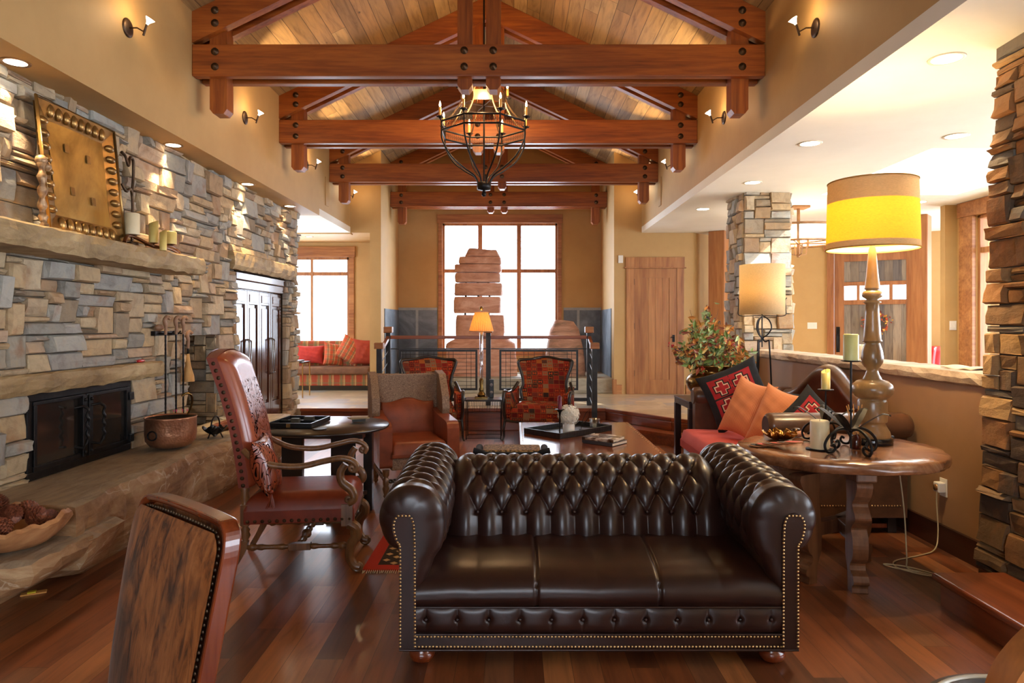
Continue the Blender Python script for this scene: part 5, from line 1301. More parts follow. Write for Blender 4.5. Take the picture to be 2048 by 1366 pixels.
# iron lamp on console
SHC=shade_mat('cream_linen_shade',C(236,214,170),.5)
def ironlamp():
    t=thing('iron_table_lamp','wrought iron lamp with cream drum shade in front of the far stone column','lamp',(2.66,7.32,.702)); I=M_['iron']
    b=B()
    for k in range(3):
        a=k*2*pi/3+pi/2+.1; c,s=cos(a),sin(a)
        b.tube(curve_pts([(.10*c,.10*s,0),(.085*c,.085*s,.35),(.072*c,.072*s,.60),(.068*c,.068*s,.625)],4),.009,6)
        b.tube(curve_pts([(.068*c,.068*s,.625),(.03*c,.03*s,.61),(.012*c,.012*s,.65),(.06*c,.06*s,.69),(.095*c,.095*s,.76),(.07*c,.07*s,.84),(.006,0,.89)],5),.0075,6)
    b.tube([(0,0,.55),(0,0,.93)],.007,8); b.make('iron_stand',I,t)
    b=B(); 
    for s in (-1,1): b.tube(curve_pts([(0,0,.89),(s*.12,0,.885),(s*.245,0,.89),(s*.255,0,.96),(s*.25,0,1.05),(s*.265,0,1.08)],5),.005,6)
    b.make('shade_bracket',I,t)
    B().grid(lambda u,v:(.232*cos(2*pi*u),.232*sin(2*pi*u),.90+.53*v),48,2,cu=True).make('drum_shade',SHC,t,solid=.003)
    light('POINT',(2.66,7.32,1.87),6,(1,.72,.4),shadow_soft_size=.05)
ironlamp()
# ---------------------------------------------------------------- rustic round table and things on it
def rustic():
    RT=noisy('rustic_table_top',[(.32,C(78,46,28)),(.45,C(122,78,50)),(.56,C(156,108,74)),(.72,C(196,154,116))],3.2,(1,.35,1),rough=.25,coat=.5,bump=.35,bdist=.01,dist=1.2)
    RW=wood('rustic_leg_wood',C(74,44,28),C(112,72,46),C(140,96,64),'z',6,.45)
    t=thing('rustic_round_table','round rustic wooden table with carved legs holding the big lamp','table',(1.97,4.13,0)); rnd=random.Random(9)
    b=B(); n=72; R=lambda a:1+.012*sin(a*5)+.008*sin(a*11+1)-.03*exp(-((a-5.9)/.12)**2)
    def ring(s,z,j=0): return [(.59*s*R(2*pi*k/n)*cos(2*pi*k/n),.53*s*R(2*pi*k/n)*sin(2*pi*k/n),z+rnd.uniform(-j,j)) for k in range(n)]
    rings=[ring(.0,.694),ring(.97,.694),ring(.99,.70,.003),ring(1.0,.72,.004),ring(1.0,.745,.005),ring(.985,.757,.004),ring(.8,.762,.0015),ring(.4,.761),ring(0,.761)]
    vs=[p for r in rings for p in r]; fs=[(i*n+k,i*n+(k+1)%n,(i+1)*n+(k+1)%n,(i+1)*n+k) for i in range(len(rings)-1) for k in range(n)]
    b.add(vs,fs,0,True); b.make('round_top',RT,t)
    B().box(-.40,.44,-.10,.02,.63,.693).box(-.10,.02,-.40,.40,.63,.693).make('under_cleat',RW,t,bevel=.01)
    prof=[(.10,.63),(.27,.63),(.25,.55),(.20,.50),(.235,.455),(.25,.42),(.20,.375),(.185,.35),(.205,.31),(.215,.25),(.20,.19),(.165,.155),(.17,.12),(.21,.10),(.225,.06),(.20,.04),(.205,.0),(.13,.0),(.125,.10),(.09,.18),(.085,.30),(.10,.40),(.11,.50)]
    for a in (radians(-98),radians(-150),radians(40)):
        L=B().prism([(x+.14,z) for x,z in curve_2(prof[:17],3)+prof[17:]],-.042,.042,'y'); L.make('carved_leg',RW,t,bevel=.008).rotation_euler=(0,0,a)
    for a in (radians(-98),radians(-150),radians(40)):
        B().box(0,.25,-.03,.03,.26,.34).make('stretcher',RW,t,bevel=.004).rotation_euler=(0,0,a)
rustic()
def biglamp():
    t=thing('large_table_lamp','tall turned wooden lamp with big glowing yellow drum shade on the rustic table','lamp',(2.22,4.23,.763))
    BM=noisy('lamp_turned_wood',[(.3,C(112,84,50)),(.5,C(150,116,74)),(.72,C(184,148,100))],5,(1,1,.5),rough=.32,coat=.3,bump=.05)
    B().lathe([(.112,0),(.116,.004),(.116,.034),(.112,.038)],48).make('stone_base',MT('black_marble_disc',.15,col=C(26,30,34),coat=.4).mat,t)
    p=[(.100,.038),(.104,.05),(.098,.075),(.080,.105),(.070,.128),(.082,.132),(.085,.14),(.085,.255),(.080,.268),(.074,.274),(.080,.278),(.098,.288),(.116,.31),(.121,.335),(.114,.36),(.088,.385),(.052,.395),(.053,.402),(.042,.42),(.034,.445),(.034,.462),(.046,.475),(.060,.50),(.064,.53),(.058,.57),(.046,.61),(.042,.624),(.055,.628),(.056,.634),(.050,.64),(.047,.70),(.040,.80),(.036,.86),(.048,.868),(.050,.874),(.036,.882),(.034,.890),(.056,.905),(.061,.922),(.050,.940),(.036,.946),(.046,.952),(.044,.962),(.036,1.03),(.026,1.15),(.020,1.20),(.008,1.23),(.008,1.62)]
    B().lathe(p,40).make('turned_stem',BM,t)
    S=shade_mat('yellow_linen_shade',C(250,212,112),.66)
    B().grid(lambda u,v:(lerp(.262,.252,v)*cos(2*pi*u),lerp(.262,.252,v)*sin(2*pi*u),1.20+.415*v),64,33,cu=True,mf=lambda u,v:1 if v>.70 or v<.08 else 0).make('drum_shade',[S,shade_mat('unlit_band_linen',C(222,196,150),.22)],t,solid=.002)  # unlit top and bottom bands put in as duller linen
    TR=shade_mat('shade_binding',C(206,160,90),.25)
    for z,r in ((1.20,.263),(1.615,.253)): B().tube([(r*cos(k*pi/32),r*sin(k*pi/32),z) for k in range(64)],.004,6,closed=True).make('shade_binding',TR,t)
    b=B(); 
    for k in range(3): a=2*pi*k/3; b.tube([(0,0,1.60),(.252*cos(a),.252*sin(a),1.60)],.002,4)
    b.make('shade_spider',M_['iron'],t)
    B().ball((0,0,1.42),(.035,.035,.045)).make('light_bulb',emis('warm_bulb',(1,.7,.35),25),t)
    light('POINT',(2.22,4.23,.763+1.36),34,(1,.74,.40),shadow_soft_size=.07)
    light('POINT',(2.22,4.23,.763+1.50),14,(1,.74,.40),shadow_soft_size=.07)
biglamp()
M_['wax']=noisy('cream_wax',[(.3,C(222,206,164)),(.7,C(236,222,184))],10,rough=.45,bump=.03)
M_['greenwax']=noisy('pale_green_wax',[(.3,C(206,204,132)),(.7,C(220,216,150))],10,rough=.4,bump=.02)
M_['yelwax']=noisy('pale_yellow_wax',[(.3,C(228,204,112)),(.7,C(240,220,140))],10,rough=.4,bump=.04)
def candle(label,loc,r,h,mat,grp=None,used=False,rz=0):
    t=thing('pillar_candle',label,'candle',loc,rz,grp)
    b=B()
    if used:
        n=28; vs=[(r*cos(2*pi*k/n),r*sin(2*pi*k/n),0) for k in range(n)]+[(r*cos(2*pi*k/n),r*sin(2*pi*k/n),h-.012+.014*sin(2*pi*k/n+1)) for k in range(n)]+[(r*.7*cos(2*pi*k/n),r*.7*sin(2*pi*k/n),h-.022) for k in range(n)]
        b.add(vs,[(k,(k+1)%n,(k+1)%n+n,k+n) for k in range(n)]+[(k+n,(k+1)%n+n,(k+1)%n+2*n,k+2*n) for k in range(n)]+[[k+2*n for k in range(n)]],0,True)
    else: b.lathe([(r,0),(r,h-.006),(r-.006,h),(.3*r,h-.004),(0,h-.006)],32)
    b.make('wax_body',mat,t); B().tube([(0,0,h-.02),(.001,0,h+.008)],.0014,5).make('wick',M_['blackp'],t); return t
def stand(label,loc,hz,rp,rz,sc=1.0,dx=0):
    t=thing('iron_candle_stand',label,'candle holder',loc,rz,'leaf-armed iron candle stands'); I=M_['iron']
    for k in range(4):
        a=pi/2*k; c,s=cos(a),sin(a); q=[(0,.10),(.05,.108),(.10,.085),(.128,.045),(.12,.012),(.095,.007),(.078,.022),(.085,.04),(.098,.034)]
        B().tube([(x*sc*c,x*sc*s,z*sc) for x,z in curve_2(q,5)],.0065*sc,6).make('scroll_foot',I,t)
    for k in range(4):
        a=pi/2*k+.5; c,s=cos(a),sin(a); pts=[Vector((x*c,x*s,z)) for x,z in curve_2([(.0,.10),(.03,.112),(.065,.14),(.10,.165),(.135,.185),(.165,.18)],4)]
        w=Vector((-s,c,0)); vs=[];n=len(pts)
        for i,p in enumerate(pts): ww=.022*sin(pi*min(1,(i+.6)/n))**.8; vs+= [p*sc+w*ww*sc,p*sc+Vector((0,0,.004)),p*sc-w*ww*sc,p*sc-Vector((0,0,.004))]
        B().add(vs,[(i*4+j,i*4+(j+1)%4,(i+1)*4+(j+1)%4,(i+1)*4+j) for i in range(n-1) for j in range(4)]).make('iron_leaf',I,t)
    b=B().tube([(0,0,.02*sc),(0,0,hz-.005)],.0055,8); b.ball((0,0,.10*sc),.016); b.lathe([(.009,0),(.012,.006),(.009,.012)],10,c=(0,0,hz*.45)); b.make('rod',I,t)
    B().lathe([(.0,-.006),(rp*.7,-.004),(rp,.001),(rp,.004),(0,.0)],28,c=(0,0,hz)).make('candle_plate',I,t)
ZT=.763
stand('taller iron candle stand with curling feet, front of the rustic table',(1.925,3.90,ZT),.525,.055,.2,1.3)
candle('thick pale green candle on the taller iron stand',(1.925,3.90,ZT+.53),.041,.15,M_['greenwax'])
stand('shorter iron candle stand behind the cream pillar candle',(1.945,4.26,ZT),.325,.047,.75,1.15)
candle('slim yellow-green partly burned candle on the shorter stand',(1.945,4.26,ZT+.33),.026,.125,M_['yelwax'],used=True)
B().lathe([(0,.0),(.075,.0),(.078,.004),(0,.005)],28).make('d',M_['iron']).name='candle_dish'; o=bpy.data.objects['candle_dish']; o.location=(1.80,4.02,ZT); tag(o,'flat black iron dish under the cream pillar candle','dish')
candle('thick cream pillar candle on a black dish, left of the iron stands',(1.80,4.02,ZT+.0055),.053,.165,M_['wax'])
t=thing('reed_diffuser','small dark red jar of bamboo reed sticks between the iron stands','diffuser',(2.03,4.05,ZT))
B().lathe([(.026,0),(.028,.005),(.028,.07),(.012,.085),(.012,.095),(.009,.095)],20).make('jar',MT('red_brown_glass',.08,col=C(70,22,16),coat=.5).mat,t)
for i in range(9):
    a=i*.7; B().tube([(.004*cos(a),.004*sin(a),.03),(.045*cos(a)-.01,.03*sin(a),.24+.01*(i%3))],.003,5).make('reed',MT('reed',.6,col=C(222,160,80)).mat if i==0 else bpy.data.materials['reed'],t)
def leafdish():
    t=thing('leaf_dish','crumpled gold leaf-shaped dish on the left of the rustic table','dish',(1.70,4.36,ZT)); rnd=random.Random(5)
    def fn(u,v):
        a=2*pi*u; r=.10*v*(1+.16*sin(5*a)+.08*sin(13*a)); return (r*cos(a),r*.8*sin(a),.004+.045*v**2.5+.012*v*sin(9*a+1)+.006*v*sin(17*a))
    B().grid(fn,80,14,cu=True).make('dish_body',noisy('gilded_leaf',[(.3,C(120,78,36)),(.7,C(190,136,70))],20,rough=.25,metal=1,bump=.3),t,solid=.004)
leafdish()
t=thing('pink_stone','small pinkish stone with a dark metal turtle-like topper beside the leaf dish','ornament',(1.845,4.44,ZT)); B().ball((0,0,.023),(.045,.035,.023)).make('stone_body',MT('pink_stone',.7,col=C(196,140,112)).mat,t); B().ball((-.01,0,.05),(.03,.022,.012)).make('metal_topper',MT('pewter',.25,1,col=C(110,100,96)).mat,t)
CM=[MT('coaster_brown',.5,col=C(150,100,62)).mat,MT('coaster_red',.5,col=C(196,42,38)).mat,MT('coaster_black',.5,col=C(26,22,22)).mat]
def coaster(i,label,loc,rx):
    t=thing('coaster',label,'coaster',loc,0,'fanned painted coasters'); t.rotation_euler=(0,rx,.3*i)
    B().lathe([(0,0),(.053,0),(.055,.003),(.053,.006),(0,.006)],28).make('disc',CM[0],t)
    b=B(); n=18; P=[(.044*cos(2*pi*k/n)*(1 if k<12 else .35+.3*(k%2)),.044*sin(2*pi*k/n)*(1 if k<12 else .5+.3*(k%2))) for k in range(n)]
    b.prism(P,.006,.0066); b.make('painted_motif',CM[1] if i%2==0 else CM[2],t)
labs=['leftmost of the fanned coasters, flat on the rustic table','second coaster of the fan from the left','third coaster of the fan from the left','third coaster of the fan from the right','second coaster of the fan from the right','rightmost coaster of the fan with the red painted motif on top']
for i in range(6): coaster(i+1,labs[i],(1.475+.036*i,4.13-.018*i,ZT+.0005+.007*i),radians(5 if i else 0))
t=thing('remote_control','small black remote on the rustic table behind the lamp foot','remote',(2.41,4.40,ZT),-.3); B().box(-.035,.035,-.02,.02,0,.018).make('case',M_['blackp'],t,bevel=.003); B().box(-.02,.02,-.012,.012,.018,.02).make('keypad',M_['iron'],t)
# cord and outlet
t=thing('wall_outlet','cream wall outlet with a plug-in timer on the low wall','outlet',(2.869,4.555,.41))
B().box(-.006,0,-.038,.038,-.06,.06).make('cover_plate',M_['white'],t,bevel=.002); B().box(-.055,-.006,-.03,.03,-.03,.035).make('plug_timer',M_['white'],t,bevel=.006); B().lathe([(.022,0),(.020,.006),(0,.007)],20,M=Matrix.Translation((-.055,0,.0))@Matrix.Rotation(-pi/2,4,'Y')).make('timer_dial',M_['can_trim'],t)
b=B().tube(curve_pts([(2.33,4.30,.74),(2.44,4.36,.675),(2.42,4.30,.62),(2.40,4.20,.35),(2.37,4.12,.10),(2.40,4.16,.012),(2.47,4.10,.008),(2.52,4.02,.008),(2.42,4.10,.012),(2.32,4.18,.010),(2.30,4.24,.010),(2.42,4.16,.016),(2.50,4.04,.014),(2.44,4.04,.012),(2.34,4.16,.014),(2.40,4.30,.008),(2.60,4.40,.006),(2.76,4.48,.02),(2.82,4.54,.12),(2.82,4.555,.30),(2.815,4.545,.385)],8),.0042,6)
o=b.make('lamp_cord',MT('cord_plastic',.4,col=C(196,180,140)).mat); tag(o,'pale lamp cord coiled on the floor and plugged into the low wall','cord')
t=thing('jar_candle','small glass jar candle on the low wall cap behind the lamp stem','candle',(2.98,5.86,1.205)); B().lathe([(.042,0),(.045,.01),(.045,.12),(.041,.12),(.041,.01),(0,.008)],24).make('glass_jar',MT('milky_glass',.15,col=C(226,220,200)).mat,t); B().lathe([(.04,.012),(.04,.09),(0,.088)],20).make('wax_fill',M_['wax'],t)
o=B().grid(lambda u,v:(2.90+.16*u,4.34+.30*v,1.206+.012*sin(pi*u)+.006*sin(v*9)),10,16).make('folded_cloth',MT('pale_cloth',.8,col=C(224,208,190)).mat,solid=.006); tag(o,'folded pale cloth on the low wall cap beside the near stone column','cloth')
# ---------------------------------------------------------------- hearth and fireplace things
def firedoors():
    t=thing('fireplace_doors','black forged iron fireplace doors with dark glass in the stone firebox','fireplace doors',(-3.085,0,0)); I=M_['iron']; y0,y1,z0,z1=4.285,5.445,.505,1.055
    B().box(0,.03,y0,y1,z1-.05,z1).box(0,.03,y0,y1,z0,z0+.05).box(0,.03,y0,y0+.045,z0+.05,z1-.05).box(0,.03,y1-.045,y1,z0+.05,z1-.05).make('outer_frame',I,t,bevel=.004)
    G=MT('smoked_firebox_glass',.08,col=C(40,36,32),coat=.6).mat; ym=(y0+y1)/2
    for a,b_ in ((y0+.047,ym-.004),(ym+.004,y1-.047)):
        d=B().box(.005,.038,a,b_,z1-.075,z1-.052).box(.005,.038,a,b_,z0+.052,z0+.085).box(.005,.042,a,a+.028,z0+.085,z1-.075).box(.005,.042,b_-.028,b_,z0+.085,z1-.075).make('door_frame',I,t,bevel=.003)
        B().box(.012,.018,a+.028,b_-.028,z0+.085,z1-.075).make('door_glass',G,d)
    for y in (ym-.035,ym+.035): B().box(.043,.052,y-.022,y+.022,z0+.06,z1-.06).ball((.054,y,z1-.09),.012).ball((.054,y,z0+.09),.012).make('strap',I,t,bevel=.003)
    y=ym+.09; pts=[(.05,y-.05,.92),(.10,y-.03,.93),(.11,y,.91)]+[(.11+.006*cos(i*1.2),y+.006*sin(i*1.2),.90-.012*i) for i in range(20)]+[(.10,y-.03,.64),(.05,y-.05,.65)]
    B().tube(pts,.010,6).make('twisted_handle',I,t); B().tube([(p[0]-.0,p[1]-.19,p[2]) for p in pts],.010,6).make('twisted_handle',I,t)
    for z in (.60,.93): B().box(.03,.06,y1-.06,y1-.005,z-.03,z+.03).make('hinge',I,t,bevel=.004)
firedoors()
# log andirons barely seen inside? keep firebox dark: charred back
struct(B().box(-3.70,-3.68,4.28,5.46,.5,1.06).box(-3.7,-3.12,4.27,4.285,.5,1.06).make('wall_firebox_lining',noisy('soot',[(.3,C(38,34,30)),(.7,C(58,52,46))],6,rough=.9)))
def copperpot():
    t=thing('copper_cauldron','hammered copper cauldron standing on the hearth slab','pot',(-2.765,5.50,.508)); m=MT('hammered_copper',.34,.75); o=m.obj(); v=m.n('TexVoronoi',Vector=o,Scale=55.0); m.color(m.ramp(m.noise(o,5,4),[(.3,C(150,100,74)),(.7,C(214,160,124))])); m.bump(v,.5,.004)
    B().lathe([(0,0),(.10,.002),(.155,.02),(.185,.06),(.192,.12),(.190,.235),(.196,.245),(.190,.25),(.184,.24),(.186,.12),(.15,.03),(0,.02)],48).make('pot_body',m.mat,t)
    B().lathe([(.186,.12),(.184,.24),(.0,.06)],32).make('dark_interior',M_['blackp'],t)
    B().tube([(-.05+.035*cos(a*pi/8),-.192,.12+.035*sin(a*pi/8)) for a in range(16)],.006,6,closed=True).make('ring_handle',M_['iron'],t)
    B().tube(curve_pts([(.05,.185,.24),(.08,.19,.33),(.085,.17,.40),(.06,.13,.42),(.04,.10,.40)],6),.009,8).make('brass_bail',M_['agedbrass'],t)
copperpot()
def tools():
    t=thing('tool_bracket','iron wall bracket holding the fireplace tools beside the niche','bracket',(-3.03,5.95,1.42)); I=M_['iron']
    B().box(-.03,.01,-.20,.20,-.02,.02).make('bar',I,t,bevel=.004)
    for y in (-.14,-.02,.10,.18): B().tube([(.0,y,.0),(.06,y,-.005),(.075,y,.02)],.007,6).make('hook',I,t)
    B().ball((.02,-.16,.05),(.03,.06,.028)).make('antler_knob',MT('antler',.5,col=C(150,112,84)).mat,t)
    A_=bpy.data.materials['antler']
    def tool(label,y,kind,h0=1.43):
        t=thing('fireplace_'+kind,label,'fireplace tool',(-2.955,y,0),0,'antler-handled fireplace tools')
        B().tube(curve_pts([(0,0,h0-.02),(.005,-.006,h0+.05),(0,-.015,h0+.10),(.012,.005,h0+.13),(.03,.02,h0+.11)],5),[.013]*6+[.017]*10+[.014]*5,8).make('antler_handle',A_,t)
        b=B(); n=40
        b.tube([(0,0,lerp(h0-.02,.70 if kind!='broom' else 1.22,i/n)) for i in range(n+1)],[.0075+.0015*(i%2) for i in range(n+1)],4)
        b.make('twisted_shaft',I,t)
        if kind=='tongs':
            b=B()
            for s in (-1,1): b.tube(curve_pts([(0,0,.72),(0,s*.045,.66),(0,s*.055,.60),(0,s*.04,.52)],5),.007,6)
            b.make('tong_arms',I,t)
        elif kind=='poker': B().tube([(0,0,.71),(0,0,.53)],[.008,.003],6).tube([(0,0,.60),(0,.03,.57),(0,.03,.55)],.005,6).make('poker_tip',I,t)
        elif kind=='shovel': B().box(-.006,.002,-.045,.045,.53,.69).make('shovel_pan',I,t,bevel=.003)
        else:
            B().lathe([(.055,0),(.05,.05),(.025,.14),(.014,.22),(.012,.25)],14,c=(0,0,.98)).make('straw_bristles',noisy('straw',[(.3,C(170,120,66)),(.7,C(206,160,98))],30,(1,1,.1),rough=.8,bump=.5),t)
    tool('leftmost antler-handled fireplace tool, a poker on the bracket',5.79,'poker'); tool('antler-handled fireplace tongs in the middle of the bracket',5.97,'tongs')
    tool('antler-handled fireplace shovel right of the tongs',6.10,'shovel'); tool('short straw hearth broom hanging rightmost on the bracket',6.19,'broom',1.30)
tools()
t=thing('matchstick_jar','jar of long pink-tipped fireplace matches behind the copper cauldron','matches',(-2.86,5.86,.506)); B().lathe([(.05,0),(.055,.05),(.05,.16),(.045,.16),(.045,.01),(0,.01)],20).make('jar',M_['blackp'],t)
for i in range(12):
    a=i*.9; m_=B().tube([(.02*cos(a),.02*sin(a),.02),(.055*cos(a),.055*sin(a),.25)],.003,5).make('match',bpy.data.materials['reed'],t); B().ball((.056*cos(a),.056*sin(a),.252),.006,6,5).make('match_tip',MT('match_pink',.5,col=C(206,60,110)).mat if i==0 else bpy.data.materials['match_pink'],m_)
def ironleaf():
    t=thing('iron_leaf_kettle','black cast iron leaf-shaped dish with ring handle on the hearth','ornament',(-2.62,5.98,.506)); I=M_['iron']
    def fn(u,v): a=2*pi*u; r=.095*v*(1+.18*sin(4*a)); return (r*.9*cos(a),r*sin(a),.03+.06*v**2+.015*v*sin(6*a))
    B().grid(fn,48,10,cu=True).make('leaf_bowl',I,t,solid=.006)
    B().grid(lambda u,v:(.05*(u-.5),-.05+.10*v,.06+.05*sin(pi*v)*(1-abs(2*u-1))),8,8).make('curled_leaf',I,t,solid=.005)
    B().tube([(.0,.01+.085*cos(a*pi/12),.10+.085*sin(a*pi/12)) for a in range(24)],.007,6,closed=True).make('ring_handle',I,t)
    for a in (0,2.1,4.2): B().tube([(.05*cos(a),.05*sin(a),.04),(.07*cos(a),.07*sin(a),.0)],.006,5).make('foot',I,t)
ironleaf()
o=B().tube(curve_pts([(-2.75,6.2,.54),(-2.72,6.4,.55),(-2.62,6.62,.545),(-2.6,6.8,.54)],4),[.035,.04,.045,.04,.045,.05,.04,.045,.04,.035,.03,.03,.02][:13],7).make('driftwood',M_['step_y']); tag(o,'reddish piece of rough wood lying on the hearth by the niche','log')
t=thing('screwdriver','red-handled screwdriver lying on the stone lintel','screwdriver',(-3.035,5.50,1.20)); B().tube([(0,0,0),(0,.02,0),(0,.09,0),(0,.10,0)],[.010,.013,.013,.008],8).make('handle',MT('red_plastic',.25,col=C(190,20,30),coat=.5).mat,t); B().tube([(0,0,0),(0,-.11,0)],.003,6).make('shaft',MT('chrome',.15,1,col=C(200,200,204)).mat,t)
def bowl():
    t=thing('wooden_bowl','rough carved root-wood bowl of pinecones on the low hearth step','bowl',(-2.62,3.555,.336)); m=noisy('root_wood',[(.3,C(140,90,54)),(.5,C(186,132,86)),(.7,C(214,164,114))],4,(1,1,2),rough=.5,bump=.2,bdist=.01,dist=1)
    def fn(sg):
        def f(u,v):
            a=2*pi*u; k=v**.6; rim=.02*sin(3*a+1)+.012*sin(7*a)+.006*sin(19*a); r=(.08+.185*k)*(1+.05*sin(2*a))-(0 if sg>0 else .018)
            if v<.02: r=0
            return (r*cos(a)*1.0,r*sin(a)*.95,(.004 if sg>0 else .022)+v**1.5*.135+rim*v**2)
        return f
    g=B().grid(fn(1),72,14,cu=True); g.f=[f[::-1] for f in g.f]; h=B().grid(fn(-1),72,14,cu=True); o=len(g.v); g.v+=h.v; g.f+=[[i+o for i in f[::-1]][::-1] for f in h.f]; g.m+=h.m; g.s+=h.s
    n=72; base=13*n; g.add([g.v[base+i] for i in range(n)]+[g.v[o+base+i] for i in range(n)],[(k,(k+1)%n,(k+1)%n+n,k+n) for k in range(n)]); g.make('bowl_body',m,t)
    # pinecones
    pm=noisy('pinecone_scales',[(.35,C(84,40,26)),(.65,C(160,92,62))],60,rough=.5,bump=0)
    c=thing('pinecone','','pinecone'); b=B(); b.ball((0,0,.0),(.022,.022,.036),10,8)
    for i in range(130):
        h=i/130; a=i*2.39996; r=.045*sin(pi*(.12+.82*h))**.8; z=lerp(-.045,.05,h); p=Vector((r*cos(a),r*sin(a),z)); d=Vector((cos(a),sin(a),.55)).normalized(); w=Vector((-sin(a),cos(a),0)); s=.008+.004*sin(pi*h)
        b.add([p-d*.014-w*s*.4,p-d*.014+w*s*.4,p+d*s*.3+w*s,p+d*s,p+d*s*.3-w*s,p+d*s*.5+Vector((0,0,-.005))],[(0,1,2,3,4),(0,5,1),(1,5,2),(2,5,3),(3,5,4),(4,5,0)])
    b.make('scales',pm,c,smooth=False)
    L=[('topmost pinecone at the back of the bowl heap',(-.10,.04,.215)),('pinecone on the right side of the heap, under the bowl rim',(.11,.03,.155)),('pinecone in the middle of the heap facing the room',(.03,-.04,.185)),('small pinecone near the right tip of the bowl',(.155,.07,.14)),('pinecone low at the front left of the bowl',(-.06,-.11,.15)),('pinecone in the front centre of the bowl',(.04,-.12,.14)),('pinecone behind the middle of the bowl heap',(.02,.10,.17)),('pinecone at the left edge of the bowl',(-.17,-.03,.15))]
    for i,(lb,p) in enumerate(L):
        q=(c if i==0 else dup(c,(0,0,0))); q.location=Vector((-2.62,3.555,.336))+Vector(p); q.rotation_euler=(1.2*i,.7*i,.9*i); q['label']=lb; q['group']='pinecones heaped in the wooden bowl'; s=1.0 if i!=3 else .75; q.scale=(s,s,s)
bowl()
t=thing('mouse_trap','flat wooden strip with a yellow tab on the floor under the hearth slab','trap',(-2.66,3.80,0),.5); B().box(-.07,.05,-.02,.02,.001,.009).make('wood_strip',bpy.data.materials['reed'],t); B().box(-.04,.0,-.015,.015,.009,.016).make('yellow_tab',MT('yellow_plastic',.4,col=C(220,200,40)).mat,t)
# brass tray on mantel
def tray():
    t=thing('brass_tray','large square embossed brass tray leaning on the stone wall above the mantel','tray',(-2.868,4.63,2.082)); t.rotation_euler=(0,radians(-6),0)
    m=noisy('embossed_brass',[(.3,C(150,116,56)),(.5,C(196,158,84)),(.7,C(222,184,106))],2.2,rough=.35,metal=.75,bump=.25,bdist=.02,dist=.5)
    m2=noisy('dark_embossed_brass',[(.3,C(130,98,54)),(.7,C(184,144,84))],6,rough=.3,metal=.8,bump=.1)
    h=.84; w=.41; b=B(); q=.115
    b.add([(0,-w,0),(0,w,0),(0,w,h),(0,-w,h),(-.03,-w+q,q),(-.03,w-q,q),(-.03,w-q,h-q),(-.03,-w+q,h-q)],[(0,1,5,4),(1,2,6,5),(2,3,7,6),(3,0,4,7)])
    b.add([(-.036,-w+.02,.02),(-.036,w-.02,.02),(-.036,w-.02,h-.02),(-.036,-w+.02,h-.02)],[(3,2,1,0)]); rim=b.make('tray_rim',m2,t)
    B().grid(lambda u,v:(-.029+.006*sin(5*u+2*v)*sin(4*v),lerp(-w+q,w-q,u),lerp(q,h-q,v)),20,20).make('tray_field',m,t)
    B().tube([(0,-w,0),(0,w,0),(0,w,h),(0,-w,h)],.011,6,closed=True).make('rolled_edge',m2,t)
    for i in range(8):
        y=lerp(-w+.14,w-.14,i/7)
        for z in (.057,h-.057): B().ball((-.014,y,z),(.026,.027,.046),12,8).make('raised_boss',m2,rim)
        z=lerp(.14,h-.14,i/7)
        for yy in (-w+.055,w-.055): B().ball((-.014,yy,z),(.026,.046,.027),12,8).make('raised_boss',m2,rim)
    for y,z in ((-.13,.58),(.10,.56),(-.11,.30),(.11,.27)): B().box(-.024,-.018,y-.02,y+.02,z-.028,z+.028).make('riveted_patch',m2,t,bevel=.004)
tray()
def mantelcandles():
    t=thing('antler_candle_branch','long bronze antler-like candle branch lying on the mantel','candle holder',(-2.84,5.36,2.08)); Bz=MT('bronze_antler',.35,1,col=C(120,82,56)).mat
    B().tube(curve_pts([(.02,-.42,.012),(0,-.34,.07),(.0,-.22,.065),(.02,-.05,.03),(.0,.10,.03),(.01,.25,.06),(0,.36,.05),(.02,.40,.02)],5),[.014]*36,8).make('main_branch',Bz,t)
    B().tube(curve_pts([(0,-.1,.035),(.05,.05,.025),(.04,.2,.03),(.03,.34,.015)],5),.011,8).make('side_branch',Bz,t)
    for y,z in ((-.28,.075),(.02,.05),(.29,.07)): B().lathe([(.006,-.02),(.006,0),(.03,.004),(.032,.008),(0,.006)],14,c=(0,y,z)).make('candle_cup',Bz,t)
    candle('leftmost and largest cream candle on the mantel branch',(-2.84,5.08,2.165),.05,.16,M_['wax'],'mantel candles')
    candle('tall candle standing in the middle of the mantel branch',(-2.84,5.38,2.14),.034,.175,M_['yelwax'],'mantel candles',True)
    candle('slim yellow candle at the front edge of the mantel',(-2.755,5.36,2.077),.026,.165,M_['yelwax'],'mantel candles',True)
    candle('short wide candle at the right end of the mantel branch',(-2.84,5.65,2.16),.045,.105,M_['yelwax'],'mantel candles')
mantelcandles()
o=B().tube(curve_pts([(0,0,-.36),(0,.01,-.1),(.0,.0,0),(.02,-.06,.03),(.03,-.13,.0),(.02,-.17,.05)],6),.011,6).tube(curve_pts([(0,0,0),(0,.02,.15),(.01,.0,.26),(.02,-.06,.27),(.03,-.1,.2),(.03,-.14,.26),(.03,-.19,.28)],6),.012,6).make('iron_branch',M_['bronze']); o.location=(-2.95,5.27,2.50); tag(o,'curling dark iron branch standing on the mantel right of the tray','ornament')
B().tube([(0,0,-.42),(0,0,-.37)],.05,10).make('branch_foot',M_['bronze'],o)
